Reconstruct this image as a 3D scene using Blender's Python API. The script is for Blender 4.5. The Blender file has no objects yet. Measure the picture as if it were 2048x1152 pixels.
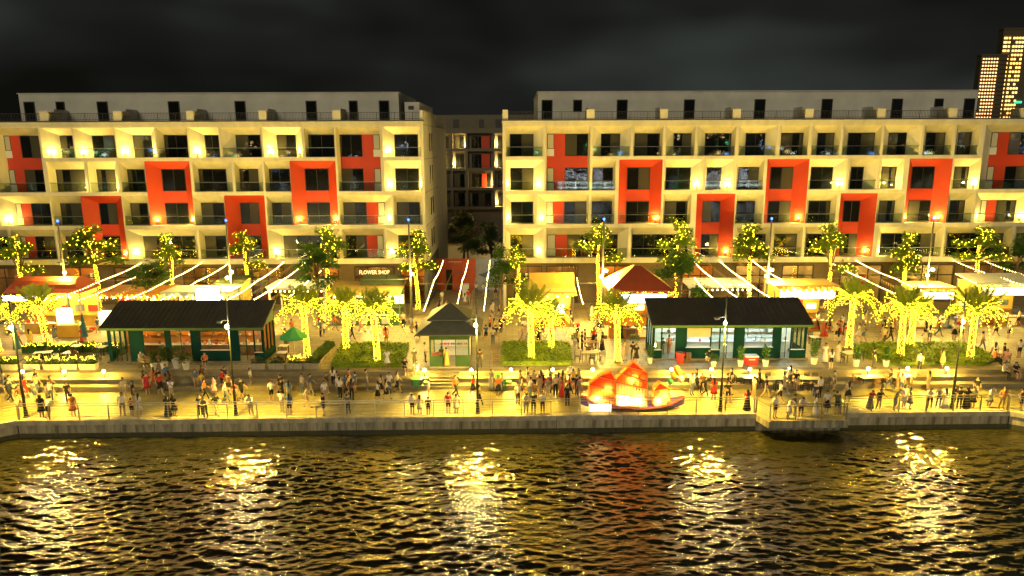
import bpy, math, random, colorsys
import numpy as np
from mathutils import Vector, Matrix, Euler, Quaternion
# brightness settings
SKYX = 5.1
SKYY = 1.3
EXPOSURE = 0.6
B_BULB = 56.0
B_STRING = 24.0
B_GLOBE = 14.0
E_SCONCE = 190
E_FLOOD = 2400
E_LAMP = 6500
E_STEP = 480
R = math.radians
random.seed(11)
S = bpy.context.scene
COL = S.collection
# ------------------------------------------------------------------ camera
cam = bpy.data.cameras.new('camera'); cam_o = bpy.data.objects.new('camera', cam); COL.objects.link(cam_o)
cam.sensor_width = 36; cam.lens = 36*1410/2048; cam.clip_start = .5; cam.clip_end = 3000
cam_o.matrix_world = Matrix.Translation((0, 0, 17.2)) @ Matrix.Rotation(R(90-11.544), 4, 'X') @ Matrix.Rotation(R(-.2), 4, 'Z')
S.camera = cam_o
# ------------------------------------------------------------------ night sky
W = bpy.data.worlds.new('World'); S.world = W; W.use_nodes = True
nt = W.node_tree; nt.nodes.clear()
def wn(t, **k):
    n = nt.nodes.new(t)
    for a, b in k.items(): setattr(n, a, b)
    return n
sky = wn('ShaderNodeTexSky', sky_type='NISHITA', sun_disc=False, sun_elevation=R(-8), sun_rotation=R(200))
tc = wn('ShaderNodeTexCoord'); mp = wn('ShaderNodeMapping'); mp.inputs['Scale'].default_value = (1.2, 1.2, 3.2); mp.inputs['Location'].default_value = (SKYX, SKYY, .1)
ns = wn('ShaderNodeTexNoise'); ns.inputs['Scale'].default_value = 1.5; ns.inputs['Detail'].default_value = 3; ns.inputs['Roughness'].default_value = .55
cr = wn('ShaderNodeValToRGB')
cr.color_ramp.elements[0].position = .40; cr.color_ramp.elements[0].color = (.0030, .0030, .0022, 1)
cr.color_ramp.elements[1].position = .72; cr.color_ramp.elements[1].color = (.021, .0245, .022, 1)
e = cr.color_ramp.elements.new(.54); e.color = (.0085, .0090, .0080, 1)
ad = wn('ShaderNodeMixRGB', blend_type='ADD'); ad.inputs[0].default_value = 1
sm = wn('ShaderNodeMixRGB', blend_type='MULTIPLY'); sm.inputs[0].default_value = 1; sm.inputs[2].default_value = (.05, .05, .05, 1)
bg = wn('ShaderNodeBackground'); out = wn('ShaderNodeOutputWorld')
l = nt.links.new
l(tc.outputs['Generated'], mp.inputs[0]); l(mp.outputs[0], ns.inputs['Vector']); l(ns.outputs['Fac'], cr.inputs[0])
l(sky.outputs[0], sm.inputs[1]); l(sm.outputs[0], ad.inputs[1]); l(cr.outputs[0], ad.inputs[2]); l(ad.outputs[0], bg.inputs[0]); l(bg.outputs[0], out.inputs[0])
bg.inputs[1].default_value = 1.0
# faint glow of the city across the river, behind the camera
sl = bpy.data.lights.new('sun', 'SUN'); sl.energy = .58; sl.angle = R(25); sl.color = (1, .87, .58)
so = bpy.data.objects.new('sun', sl); COL.objects.link(so); so.rotation_euler = (R(66), 0, R(-14))
S.view_settings.view_transform = 'Standard'; S.view_settings.look = 'None'; S.view_settings.gamma = 1
S.view_settings.exposure = EXPOSURE
S.cycles.use_denoising = True; S.cycles.denoiser = 'OPENIMAGEDENOISE'
S.cycles.max_bounces = 6; S.cycles.diffuse_bounces = 2; S.cycles.glossy_bounces = 3; S.cycles.transmission_bounces = 4; S.cycles.transparent_max_bounces = 10
S.cycles.sample_clamp_indirect = 4.0; S.cycles.sample_clamp_direct = 0; S.cycles.caustics_reflective = False; S.cycles.caustics_refractive = False
S.cycles.use_light_tree = True
S.render.film_transparent = False
WARM = (1, .575, .014)      # festoon and fairy-light colour
# ------------------------------------------------------------------ materials
MATS = {}
def mat(name, col=(.5, .5, .5), rough=.6, metal=0, var=0, vscale=3, bump=0, bscale=20, emit=None, es=0, spec=.5, obj_var=0, coat=0, trans=0, samp='AUTO', streak=0):
    m = bpy.data.materials.new(name); m.use_nodes = True; t = m.node_tree; b = t.nodes['Principled BSDF']
    MATS[name] = m
    b.inputs['Base Color'].default_value = (*col, 1); b.inputs['Roughness'].default_value = rough; b.inputs['Metallic'].default_value = metal
    b.inputs['Specular IOR Level'].default_value = spec; b.inputs['Coat Weight'].default_value = coat
    if trans: b.inputs['Transmission Weight'].default_value = trans
    if emit:
        b.inputs['Emission Color'].default_value = (*emit, 1); b.inputs['Emission Strength'].default_value = es; m.cycles.emission_sampling = samp
    src = None
    if var or streak:
        c = t.nodes.new('ShaderNodeTexCoord'); mpn = t.nodes.new('ShaderNodeMapping'); t.links.new(c.outputs['Object'], mpn.inputs[0])
        if streak: mpn.inputs['Scale'].default_value = (streak, streak, .25)
        n = t.nodes.new('ShaderNodeTexNoise'); n.inputs['Scale'].default_value = vscale; n.inputs['Detail'].default_value = 7; n.inputs['Roughness'].default_value = .62
        t.links.new(mpn.outputs[0], n.inputs['Vector'])
        r = t.nodes.new('ShaderNodeMapRange'); r.inputs[1].default_value = .3; r.inputs[2].default_value = .7; r.inputs[3].default_value = 1-var; r.inputs[4].default_value = 1+var
        t.links.new(n.outputs['Fac'], r.inputs[0])
        x = t.nodes.new('ShaderNodeMixRGB'); x.blend_type = 'MULTIPLY'; x.inputs[0].default_value = 1; x.inputs[1].default_value = (*col, 1)
        t.links.new(r.outputs[0], x.inputs[2]); src = x.outputs[0]
        t.links.new(src, b.inputs['Base Color'])
    if obj_var:
        oi = t.nodes.new('ShaderNodeObjectInfo'); hs = t.nodes.new('ShaderNodeHueSaturation')
        r2 = t.nodes.new('ShaderNodeMapRange'); r2.inputs[3].default_value = 1-obj_var; r2.inputs[4].default_value = 1+obj_var
        t.links.new(oi.outputs['Random'], r2.inputs[0]); t.links.new(r2.outputs[0], hs.inputs['Value'])
        if src: t.links.new(src, hs.inputs['Color'])
        else: hs.inputs['Color'].default_value = (*col, 1)
        t.links.new(hs.outputs[0], b.inputs['Base Color'])
    if bump:
        c = t.nodes.new('ShaderNodeTexCoord'); n = t.nodes.new('ShaderNodeTexNoise'); n.inputs['Scale'].default_value = bscale; n.inputs['Detail'].default_value = 4
        bp = t.nodes.new('ShaderNodeBump'); bp.inputs['Strength'].default_value = bump; bp.inputs['Distance'].default_value = .02
        t.links.new(c.outputs['Object'], n.inputs['Vector']); t.links.new(n.outputs['Fac'], bp.inputs['Height']); t.links.new(bp.outputs[0], b.inputs['Normal'])
    return m
mat('cream', (.74, .69, .47), .75, var=.13, vscale=.8, bump=.05, streak=1.3)
mat('penthouse', (.66, .64, .58), .8, var=.14, vscale=.4, bump=.05)
mat('red', (.56, .046, .008), .6, var=.06, vscale=.6)
mat('frame_dark', (.025, .024, .02), .45)
mat('cap', (.07, .065, .05), .7)
mat('algae', (.05, .05, .025), .7, var=.4, vscale=2, streak=3)
mat('brown_wall', (.16, .115, .06), .7, var=.2, vscale=.8, bump=.1)
mat('white_panel', (.72, .72, .66), .6, var=.05)
mat('door_dark', (.03, .028, .025), .5)
mat('metal', (.32, .31, .28), .35, .9)
mat('steel', (.42, .38, .30), .3, .85, obj_var=.12)
mat('pole_grey', (.10, .095, .08), .45, .6, var=.1)
mat('pole_dark', (.03, .035, .028), .45, .3)
mat('concrete', (.33, .29, .20), .85, var=.7, vscale=1.6, bump=.25, bscale=9, obj_var=.14, streak=2.2)
mat('coping', (.50, .44, .31), .8, var=.35, vscale=2, bump=.15)
mat('terrace', (.24, .20, .12), .75, var=.2, vscale=1.5, bump=.1, obj_var=.05)
mat('green_paint', (.004, .040, .034), .8, var=.12, vscale=1.2, spec=.12)
mat('green_light', (.07, .15, .03), .55, var=.1)
mat('roof_dark', (.055, .052, .046), .42, .2, var=.25, vscale=1.1, bump=.05)
mat('kiosk_green', (.022, .055, .022), .75, var=.1, spec=.2)
mat('kiosk_roof', (.10, .10, .075), .6, var=.2, vscale=2)
mat('trunk', (.16, .11, .06), .85, var=.3, vscale=7, bump=.6, bscale=14)
mat('palm_trunk', (.20, .14, .07), .9, var=.3, vscale=8, bump=.7, bscale=16)
mat('bark_pale', (.30, .26, .19), .85, var=.3, vscale=5, bump=.4)
mat('leaf', (.14, .24, .028), .5, var=.45, vscale=1.4, obj_var=.15)
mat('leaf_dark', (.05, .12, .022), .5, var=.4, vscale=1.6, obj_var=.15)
mat('frond', (.16, .23, .03), .5, obj_var=.25)
mat('lawn', (.25, .36, .02), .65, var=.35, vscale=3, obj_var=.1)
mat('shrub', (.06, .13, .02), .6, var=.4, vscale=5, obj_var=.25)
mat('soil', (.07, .05, .03), .95, var=.3)
mat('pot_white', (.62, .60, .53), .6, var=.12, vscale=4)
mat('planter', (.33, .30, .22), .8, var=.25, vscale=3)
mat('wood', (.22, .12, .05), .6, var=.25, vscale=6)
mat('white_top', (.75, .73, .68), .4)
mat('chair_dark', (.03, .025, .02), .5, obj_var=.4)
mat('chair_green', (.05, .35, .08), .45)
mat('chair_white', (.65, .63, .58), .5)
mat('yellow_wall', (.60, .38, .06), .6, var=.1, vscale=1.5)
mat('orange_wall', (.60, .22, .03), .6, var=.1, vscale=1.5)
mat('tent_red', (.42, .075, .022), .6, var=.12, vscale=1.5)
mat('tent_yellow', (.60, .42, .12), .6, var=.1)
mat('stall_white', (.70, .72, .62), .6, var=.1)
mat('awning', (.06, .09, .04), .6, var=.15)
mat('umbrella_green', (.05, .36, .14), .6, obj_var=.05)
mat('umbrella_blue', (.012, .13, .17), .6)
mat('cooler_red', (.62, .03, .03), .4)
mat('hoard_red', (.62, .10, .03), .6, var=.1)
mat('hoard_blue', (.36, .38, .40), .6, var=.15, vscale=.7)
mat('hoard_dark', (.12, .14, .17), .6)
mat('black', (.01, .01, .01), .6)
mat('cloth_table', (.5, .42, .28), .7)
mat('hull', (.16, .10, .42), .45, var=.15, vscale=2)
mat('hull_rim', (.62, .12, .06), .45)
mat('wire', (.30, .24, .14), .6)
mat('pennant', (.55, .32, .12), .7, obj_var=.2)
mat('bulb', (1, .8, .4), .4, emit=WARM, es=B_BULB)
mat('string_bulb', (1, .8, .4), .4, emit=(1, .76, .24), es=B_STRING)
mat('globe', (1, .8, .5), .4, emit=(1, .74, .34), es=B_GLOBE)
mat('flood', (1, .9, .7), .4, emit=(1, .80, .42), es=60, samp='NONE')
mat('lamp_glass', (1, .9, .7), .4, emit=(1, .78, .36), es=1500)
mat('sconce_lens', (1, .9, .6), .4, emit=(1, .72, .25), es=30, samp='NONE')
mat('blue_beacon', (.1, .2, 1), .4, emit=(.01, .05, 1), es=6)
mat('led_white', (1, 1, 1), .4, emit=(.80, .95, 1), es=6)
mat('led_pink', (1, 1, 1), .4, emit=(1, .78, .95), es=8)
mat('led_warm', (1, 1, 1), .4, emit=(1, .74, .24), es=3.5)
mat('sign_letter', (1, .9, .6), .4, emit=(1, .66, .22), es=1.5)
mat('shop_cream', (.62, .48, .28), .7, var=.15)
mat('back_block', (.16, .14, .10), .8, var=.15)  # walls darkened in the colour itself for the weaker light in the alley
mat('lit_cool', (.8, .85, .85), .5, emit=(.75, .95, 1), es=1.1, var=.0)
mat('lit_orange', (.5, .25, .06), .5, emit=(1, .36, .05), es=.55)
mat('lit_amber', (.5, .3, .08), .5, emit=(1, .50, .10), es=.8)
mat('tower_lamp', (1, .7, .4), .5, emit=(1, .50, .18), es=2.6)
mat('tower_lamp_y', (1, .7, .2), .5, emit=(1, .55, .12), es=2.4)
mat('tower_wall', (.10, .08, .05), .8)
mat('tower_frame', (.34, .22, .07), .8)
mat('neon_green', (.1, .9, .4), .5, emit=(.02, .9, .3), es=1.2, samp='NONE')
for nm_, c_ in (('warm', (1, .6, .2)), ('white', (.9, .95, 1)), ('blue', (.15, .35, 1)), ('green', (.1, 1, .4))): mat('city_'+nm_, (.5, .5, .5), .5, emit=c_, es=7, samp='NONE')
# window glass: dark, glossy, with a slight ripple
def glass_dark(name, col, bump=.014, ior=1.9):
    m = mat(name, col, .02); t = m.node_tree; b = t.nodes['Principled BSDF']; b.inputs['IOR'].default_value = ior
    c = t.nodes.new('ShaderNodeTexCoord'); n = t.nodes.new('ShaderNodeTexNoise'); n.inputs['Scale'].default_value = 1.7; n.inputs['Detail'].default_value = 2
    oi = t.nodes.new('ShaderNodeObjectInfo'); ad_ = t.nodes.new('ShaderNodeVectorMath'); ad_.operation = 'ADD'
    t.links.new(c.outputs['Object'], ad_.inputs[0]); t.links.new(oi.outputs['Location'], ad_.inputs[1]); t.links.new(ad_.outputs[0], n.inputs['Vector'])
    bp = t.nodes.new('ShaderNodeBump'); bp.inputs['Strength'].default_value = bump; bp.inputs['Distance'].default_value = .25
    t.links.new(n.outputs['Fac'], bp.inputs['Height']); t.links.new(bp.outputs[0], b.inputs['Normal'])
glass_dark('pane', (.008, .009, .008)); glass_dark('pane_curtain', (.075, .07, .045), ior=1.6); glass_dark('pane_frost', (.55, .52, .40), ior=1.5)
def clear_glass(name, tint, refl=.10):
    m = bpy.data.materials.new(name); m.use_nodes = True; t = m.node_tree; t.nodes.clear(); MATS[name] = m
    tr = t.nodes.new('ShaderNodeBsdfTransparent'); tr.inputs[0].default_value = (*tint, 1)
    g = t.nodes.new('ShaderNodeBsdfGlossy'); g.inputs['Roughness'].default_value = .03; g.inputs[0].default_value = (.9, .95, .9, 1)
    mx = t.nodes.new('ShaderNodeMixShader'); mx.inputs[0].default_value = refl; o = t.nodes.new('ShaderNodeOutputMaterial')
    t.links.new(tr.outputs[0], mx.inputs[1]); t.links.new(g.outputs[0], mx.inputs[2]); t.links.new(mx.outputs[0], o.inputs[0])
clear_glass('glass_rail', (.84, .88, .80), .07); clear_glass('glass_shop', (.88, .92, .88), .06)
def leafy(*names):
    for nm_ in names:
        t = MATS[nm_].node_tree; b = t.nodes['Principled BSDF']; tr = t.nodes.new('ShaderNodeBsdfTranslucent'); x = t.nodes.new('ShaderNodeMixShader'); x.inputs[0].default_value = .4; o = t.nodes['Material Output']
        s_ = b.inputs['Base Color'].links[0].from_socket
        g = t.nodes.new('ShaderNodeMixRGB'); g.blend_type = 'MULTIPLY'; g.inputs[0].default_value = 1; g.inputs[2].default_value = (1.5, 1.4, .8, 1); t.links.new(s_, g.inputs[1]); t.links.new(g.outputs[0], tr.inputs[0])
        t.links.new(b.outputs[0], x.inputs[1]); t.links.new(tr.outputs[0], x.inputs[2]); t.links.new(x.outputs[0], o.inputs[0])
leafy('leaf', 'leaf_dark', 'frond', 'lawn', 'shrub')
# paving: stone flags with joints
def paving(name, a, b_, scale, mortar=(.06, .05, .035), bw=.5, rh=.25, rough=.5, rot=0):
    m = mat(name, a, rough); t = m.node_tree; b = t.nodes['Principled BSDF']
    c = t.nodes.new('ShaderNodeTexCoord'); mpn = t.nodes.new('ShaderNodeMapping'); mpn.inputs['Rotation'].default_value = (0, 0, rot)
    br = t.nodes.new('ShaderNodeTexBrick'); br.inputs['Color1'].default_value = (*a, 1); br.inputs['Color2'].default_value = (*b_, 1); br.inputs['Mortar'].default_value = (*mortar, 1)
    br.inputs['Scale'].default_value = scale; br.inputs['Mortar Size'].default_value = .018; br.inputs['Brick Width'].default_value = bw; br.inputs['Row Height'].default_value = rh
    n = t.nodes.new('ShaderNodeTexNoise'); n.inputs['Scale'].default_value = .55; n.inputs['Detail'].default_value = 8; n.inputs['Roughness'].default_value = .7
    r = t.nodes.new('ShaderNodeMapRange'); r.inputs[1].default_value = .3; r.inputs[2].default_value = .7; r.inputs[3].default_value = .66; r.inputs[4].default_value = 1.2
    x = t.nodes.new('ShaderNodeMixRGB'); x.blend_type = 'MULTIPLY'; x.inputs[0].default_value = 1
    t.links.new(c.outputs['Object'], mpn.inputs[0]); t.links.new(mpn.outputs[0], br.inputs['Vector']); t.links.new(c.outputs['Object'], n.inputs['Vector'])
    t.links.new(n.outputs['Fac'], r.inputs[0]); t.links.new(br.outputs['Color'], x.inputs[1]); t.links.new(r.outputs[0], x.inputs[2]); t.links.new(x.outputs[0], b.inputs['Base Color'])
    bp = t.nodes.new('ShaderNodeBump'); bp.inputs['Strength'].default_value = .35; bp.inputs['Distance'].default_value = .015; bp.invert = True
    t.links.new(br.outputs['Fac'], bp.inputs['Height']); t.links.new(bp.outputs[0], b.inputs['Normal'])
    r3 = t.nodes.new('ShaderNodeMapRange'); r3.inputs[3].default_value = rough-.15; r3.inputs[4].default_value = rough+.2
    t.links.new(n.outputs['Fac'], r3.inputs[0]); t.links.new(r3.outputs[0], b.inputs['Roughness'])
paving('plaza_paving', (.42, .36, .24), (.35, .30, .20), 1.0, bw=1.2, rh=.6)
paving('promenade_paving', (.44, .37, .14), (.36, .30, .11), 1.0, bw=1.6, rh=.16, rough=.45)
# ------------------------------------------------------------------ mesh helpers
class MB:
    def __init__(s): s.v = []; s.f = []; s.m = []; s.mats = []
    def mi(s, name):
        if name not in s.mats: s.mats.append(name)
        return s.mats.index(name)
    def poly(s, pts, m): 
        o = len(s.v); s.v += [tuple(p) for p in pts]; s.f.append(tuple(range(o, o+len(pts)))); s.m.append(s.mi(m)); return s
    def raw(s, v, f, m):
        o = len(s.v); k = s.mi(m); s.v += [tuple(p) for p in v]; s.f += [tuple(i+o for i in q) for q in f]; s.m += [k]*len(f); return s
    def box(s, x0, x1, y0, y1, z0, z1, m):
        v = [(x, y, z) for z in (z0, z1) for y in (y0, y1) for x in (x0, x1)]
        return s.raw(v, [(0, 2, 3, 1), (4, 5, 7, 6), (0, 1, 5, 4), (2, 6, 7, 3), (0, 4, 6, 2), (1, 3, 7, 5)], m)
    def cbox(s, c, d, m): return s.box(c[0]-d[0]/2, c[0]+d[0]/2, c[1]-d[1]/2, c[1]+d[1]/2, c[2]-d[2]/2, c[2]+d[2]/2, m)
    def tube(s, pts, rad, m, n=6, cap=True):
        pts = [Vector(p) for p in pts]; k = len(pts); rad = rad if isinstance(rad, (list, tuple)) else [rad]*k
        V = []; F = []
        for i, p in enumerate(pts):
            d = (pts[min(i+1, k-1)]-pts[max(i-1, 0)]).normalized(); a = Vector((0, 0, 1)) if abs(d.z) < .9 else Vector((1, 0, 0))
            u = d.cross(a).normalized(); w = d.cross(u).normalized()
            for j in range(n):
                t = 2*math.pi*j/n; V.append(p+(u*math.cos(t)+w*math.sin(t))*rad[i])
        for i in range(k-1):
            for j in range(n): F.append((i*n+j, i*n+(j+1) % n, (i+1)*n+(j+1) % n, (i+1)*n+j))
        if cap: F.append(tuple(range(n))[::-1]); F.append(tuple(range((k-1)*n, k*n)))
        return s.raw(V, F, m)
    def lathe(s, prof, m, n=10, c=(0, 0, 0)):
        V = [(c[0]+r*math.cos(2*math.pi*j/n), c[1]+r*math.sin(2*math.pi*j/n), c[2]+z) for r, z in prof for j in range(n)]
        F = [(i*n+j, i*n+(j+1) % n, (i+1)*n+(j+1) % n, (i+1)*n+j) for i in range(len(prof)-1) for j in range(n)]
        return s.raw(V, F, m)
    def ball(s, c, r, m, n=8, k=5, sz=1):
        prof = [(max(.001, r*math.sin(math.pi*i/k)), -r*sz*math.cos(math.pi*i/k)) for i in range(k+1)]
        return s.lathe(prof, m, n, c)
    def octs(s, pts, r, m):
        k = s.mi(m); D = [(1, 0, 0), (-1, 0, 0), (0, 1, 0), (0, -1, 0), (0, 0, 1), (0, 0, -1)]
        F = [(0, 2, 4), (2, 1, 4), (1, 3, 4), (3, 0, 4), (2, 0, 5), (1, 2, 5), (3, 1, 5), (0, 3, 5)]
        for p in pts:
            o = len(s.v); s.v += [(p[0]+d[0]*r, p[1]+d[1]*r, p[2]+d[2]*r) for d in D]; s.f += [tuple(i+o for i in q) for q in F]; s.m += [k]*8
        return s
    def mesh(s, name, smooth=False):
        me = bpy.data.meshes.new(name); me.from_pydata(s.v, [], s.f)
        for q in s.mats: me.materials.append(MATS[q])
        me.polygons.foreach_set('material_index', s.m)
        if smooth: me.polygons.foreach_set('use_smooth', [True]*len(s.f))
        me.update(); return me
    def build(s, name, parent=None, loc=(0, 0, 0), rz=0, smooth=False):
        return link(name, s.mesh(name, smooth), parent, loc, rz)
def link(name, me, parent=None, loc=(0, 0, 0), rz=0, scale=None):
    o = bpy.data.objects.new(name, me); COL.objects.link(o); o.location = loc; o.rotation_euler = (0, 0, rz)
    if scale: o.scale = scale
    if parent: o.parent = parent
    return o
LABELS = {}
def tag(o, label, cat, group=None):
    if label in LABELS: print('DUPLICATE LABEL', label)
    LABELS[label] = 1
    o['label'] = label; o['category'] = cat
    if group: o['group'] = group
    return o
def thing(name, label, cat, loc=(0, 0, 0), rz=0, group=None):
    return tag(link(name, None, None, loc, rz), label, cat, group)
def struct(o): o['kind'] = 'structure'; return o
def stuff(o): o['kind'] = 'stuff'; return o
def spot_down(parent, loc, energy, color, half=49, radius=.1):
    d = bpy.data.lights.new('light', 'SPOT'); d.energy = energy; d.color = color; d.shadow_soft_size = radius; d.spot_size = R(2*half); d.spot_blend = .3
    o = bpy.data.objects.new('light', d); COL.objects.link(o); o.location = loc; o.parent = parent; return o
def lamp(parent, loc, energy, color, radius=.06, name='light'):
    d = LDATA.get((energy, color, radius))
    if not d:
        d = bpy.data.lights.new(name, 'POINT'); d.energy = energy; d.color = color; d.shadow_soft_size = radius; LDATA[(energy, color, radius)] = d
    o = bpy.data.objects.new(name, d); COL.objects.link(o); o.location = loc; o.parent = parent; return o
LDATA = {}
def text_mesh(body, size, m, depth=.02):
    cu = bpy.data.curves.new('t', 'FONT'); cu.body = body; cu.size = size; cu.extrude = depth; cu.align_x = 'CENTER'; cu.resolution_u = 2
    o = bpy.data.objects.new('t', cu); COL.objects.link(o); dg = bpy.context.evaluated_depsgraph_get(); dg.update()
    me = bpy.data.meshes.new_from_object(o.evaluated_get(dg)); bpy.data.objects.remove(o); me.materials.clear(); me.materials.append(MATS[m]); return me
# ------------------------------------------------------------------ ground, steps, water
ZP = -.9                                   # promenade level; the plaza is at 0
def edge(x): return 45.05 + .0165*x        # quay edge
mb = MB(); mb.poly([(-400, 52.1, 0), (400, 52.1, 0), (400, 1500, 0), (-400, 1500, 0)], 'plaza_paving'); struct(mb.build('plaza_ground'))
mb = MB()
XL, XR = -33.2, 34.1                       # ends of the straight quay
PL = (19.15-2.6, 19.15+2.9)                # little viewing platform
pts = [(-400, 50.5), (-400, 30), (-46, 36), (XL, edge(XL)), (16.6, edge(16.6)), (17.0, 44.0), (22.3, 44.05), (22.5, edge(22.5)), (XR, edge(XR)), (46, 38), (400, 30), (400, 50.5)]
mb.poly([(x, y, ZP) for x, y in pts], 'promenade_paving'); struct(mb.build('promenade'))
st = struct(link('terrace_steps', None))
for k in (1, 2):
    for a, b in ((-75, -6.42), (-4.1, 75)):
        mb = MB(); mb.box(a, b, 52.1-.82*k, 52.16-.82*(k-1), ZP-.2, -.3*k, 'terrace'); mb.build('step', st)
mb = MB(); mb.box(-75, -6.42, 52.05, 52.7, -.8, .005, 'terrace'); mb.box(-4.1, 75, 52.05, 52.7, -.8, .005, 'terrace'); mb.build('terrace_edge', st)
for k in range(1, 6):
    mb = MB(); mb.box(-6.40, -4.12, 52.3-.33*k, 52.34-.33*(k-1), ZP-.2, -.15*k, 'terrace'); mb.build('step', st)
mb = MB(); mb.box(-6.40, -4.12, 52.3, 52.75, ZP, .003, 'terrace'); mb.build('step', st)
# water: real waves
def water():
    rng = np.random.default_rng(5)
    xs = np.linspace(-40, 40, 900); ys = np.linspace(22, 46.4, 400)
    X, Y = np.meshgrid(xs, ys); Z = np.zeros_like(X)
    for i in range(60):
        lam = 10**rng.uniform(math.log10(.20), math.log10(1.4)); th = rng.normal(math.pi/2+.1, .42)
        kx, ky = 2*math.pi/lam*math.cos(th), 2*math.pi/lam*math.sin(th)
        amp = .0068*lam**.85; ph = rng.uniform(0, 6.28)
        Z += amp*np.sin(X*kx+Y*ky+ph+.9*np.sin(.41*X*math.cos(ph)+.37*Y*math.sin(ph)+ph))
    Z *= .9+.3*np.sin(X*.21+1+.6*np.sin(Y*.4))*np.sin(Y*.33+X*.08)+.2*np.sin(X*.53+Y*.7)
    n, m = X.shape; V = np.stack([X, Y, Z], -1).reshape(-1, 3)
    idx = np.arange(n*m).reshape(n, m)
    F = np.stack([idx[:-1, :-1], idx[:-1, 1:], idx[1:, 1:], idx[1:, :-1]], -1).reshape(-1, 4)
    me = bpy.data.meshes.new('water'); me.vertices.add(len(V)); me.vertices.foreach_set('co', V.ravel())
    me.loops.add(F.size); me.loops.foreach_set('vertex_index', F.ravel()); me.polygons.add(len(F))
    me.polygons.foreach_set('loop_start', np.arange(0, F.size, 4)); me.polygons.foreach_set('loop_total', np.full(len(F), 4)); me.polygons.foreach_set('use_smooth', np.ones(len(F), bool))
    me.update(calc_edges=True); me.materials.append(MATS['water']); return me
m = mat('water', (.026, .024, .004), .065); b = m.node_tree.nodes['Principled BSDF']; b.inputs['IOR'].default_value = 3.7; b.inputs['Specular Tint'].default_value = (1, .92, .68, 1)
t = m.node_tree; c = t.nodes.new('ShaderNodeTexCoord'); mpn = t.nodes.new('ShaderNodeMapping'); mpn.inputs['Scale'].default_value = (2.6, 6.0, 1)
n = t.nodes.new('ShaderNodeTexNoise'); n.inputs['Scale'].default_value = 1.3; n.inputs['Detail'].default_value = 4; n.inputs['Roughness'].default_value = .6
bp = t.nodes.new('ShaderNodeBump'); bp.inputs['Strength'].default_value = .55; bp.inputs['Distance'].default_value = .05
t.links.new(c.outputs['Object'], mpn.inputs[0]); t.links.new(mpn.outputs[0], n.inputs['Vector']); t.links.new(n.outputs['Fac'], bp.inputs['Height']); t.links.new(bp.outputs[0], b.inputs['Normal'])
struct(link('water', water(), None, (0, 0, -2.12)))
mb = MB(); mb.poly([(-600, -400, -2.5), (600, -400, -2.5), (600, 44, -2.5), (-600, 44, -2.5)], 'water'); struct(mb.build('river_water'))
# ------------------------------------------------------------------ quay wall: coping and concrete panels with recessed joints
def quay(name, label, pts, step):
    q = thing(name, label, 'wall')
    for (xa, ya), (xb, yb) in zip(pts, pts[1:]):
        L = math.hypot(xb-xa, yb-ya); n = max(1, round(L/step)); a = math.atan2(yb-ya, xb-xa)
        for i in range(n):
            px = xa+(xb-xa)*i/n; py = ya+(yb-ya)*i/n; w = L/n
            mb = MB(); mb.box(.02, w-.02, .05, .45, -3.2, -1.19, 'concrete'); mb.build('panel', q, (px, py, 0), a)
            mb = MB(); mb.box(.012, w-.012, -.03, .45, -1.19, ZP+.05, 'coping'); mb.build('coping', q, (px, py, 0), a)
        mb = MB(); mb.box(0, L, .03, .1, -3.2, -1.78, 'algae'); mb.build('tide_band', q, (xa, ya, 0), a)
        mb = MB(); mb.box(0, L, .12, .5, -3.2, -1.0, 'black'); mb.build('joint_backing', q, (xa, ya, 0), a)
    return q
quay('quay_wall', 'long stained concrete quay wall left of the viewing platform', [(XL, edge(XL)), (16.6, edge(16.6))], 4.4)
quay('quay_wall', 'concrete quay wall right of the viewing platform', [(22.5, edge(22.5)), (XR, edge(XR))], 4.1)
VP = thing('viewing_platform', 'small concrete viewing platform projecting over the water', 'platform')
mb = MB(); q_ = [(16.6, edge(16.6)+.4), (16.6, edge(16.6)-.01), (17.0, 44.0), (22.3, 44.05), (22.5, edge(22.5)-.01), (22.5, edge(22.5)+.4)]
mb.raw([(x, y, ZP-.004) for x, y in q_]+[(x, y, -1.36) for x, y in q_], [(5, 4, 3, 2, 1, 0)[::-1], (6, 7, 8, 9, 10, 11)]+[(i, i+1, i+7, i+6) for i in range(5)], 'concrete'); mb.build('slab', VP)
mb = MB(); mb.box(16.6, 22.5, edge(19)+.1, edge(19)+.5, -3, -1.4, 'concrete'); mb.build('rear_wall', VP)
mb = MB(); mb.box(17.05, 22.25, 43.99, 44.2, ZP-.003, ZP+.06, 'concrete'); mb.build('kerb', VP)
quay('quay_wall', 'angled quay wall at the left edge of the view', [(-46, 36), (XL, edge(XL))], 5)
quay('quay_wall', 'angled quay wall at the right edge of the view', [(XR, edge(XR)), (46, 38)], 5)
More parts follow.
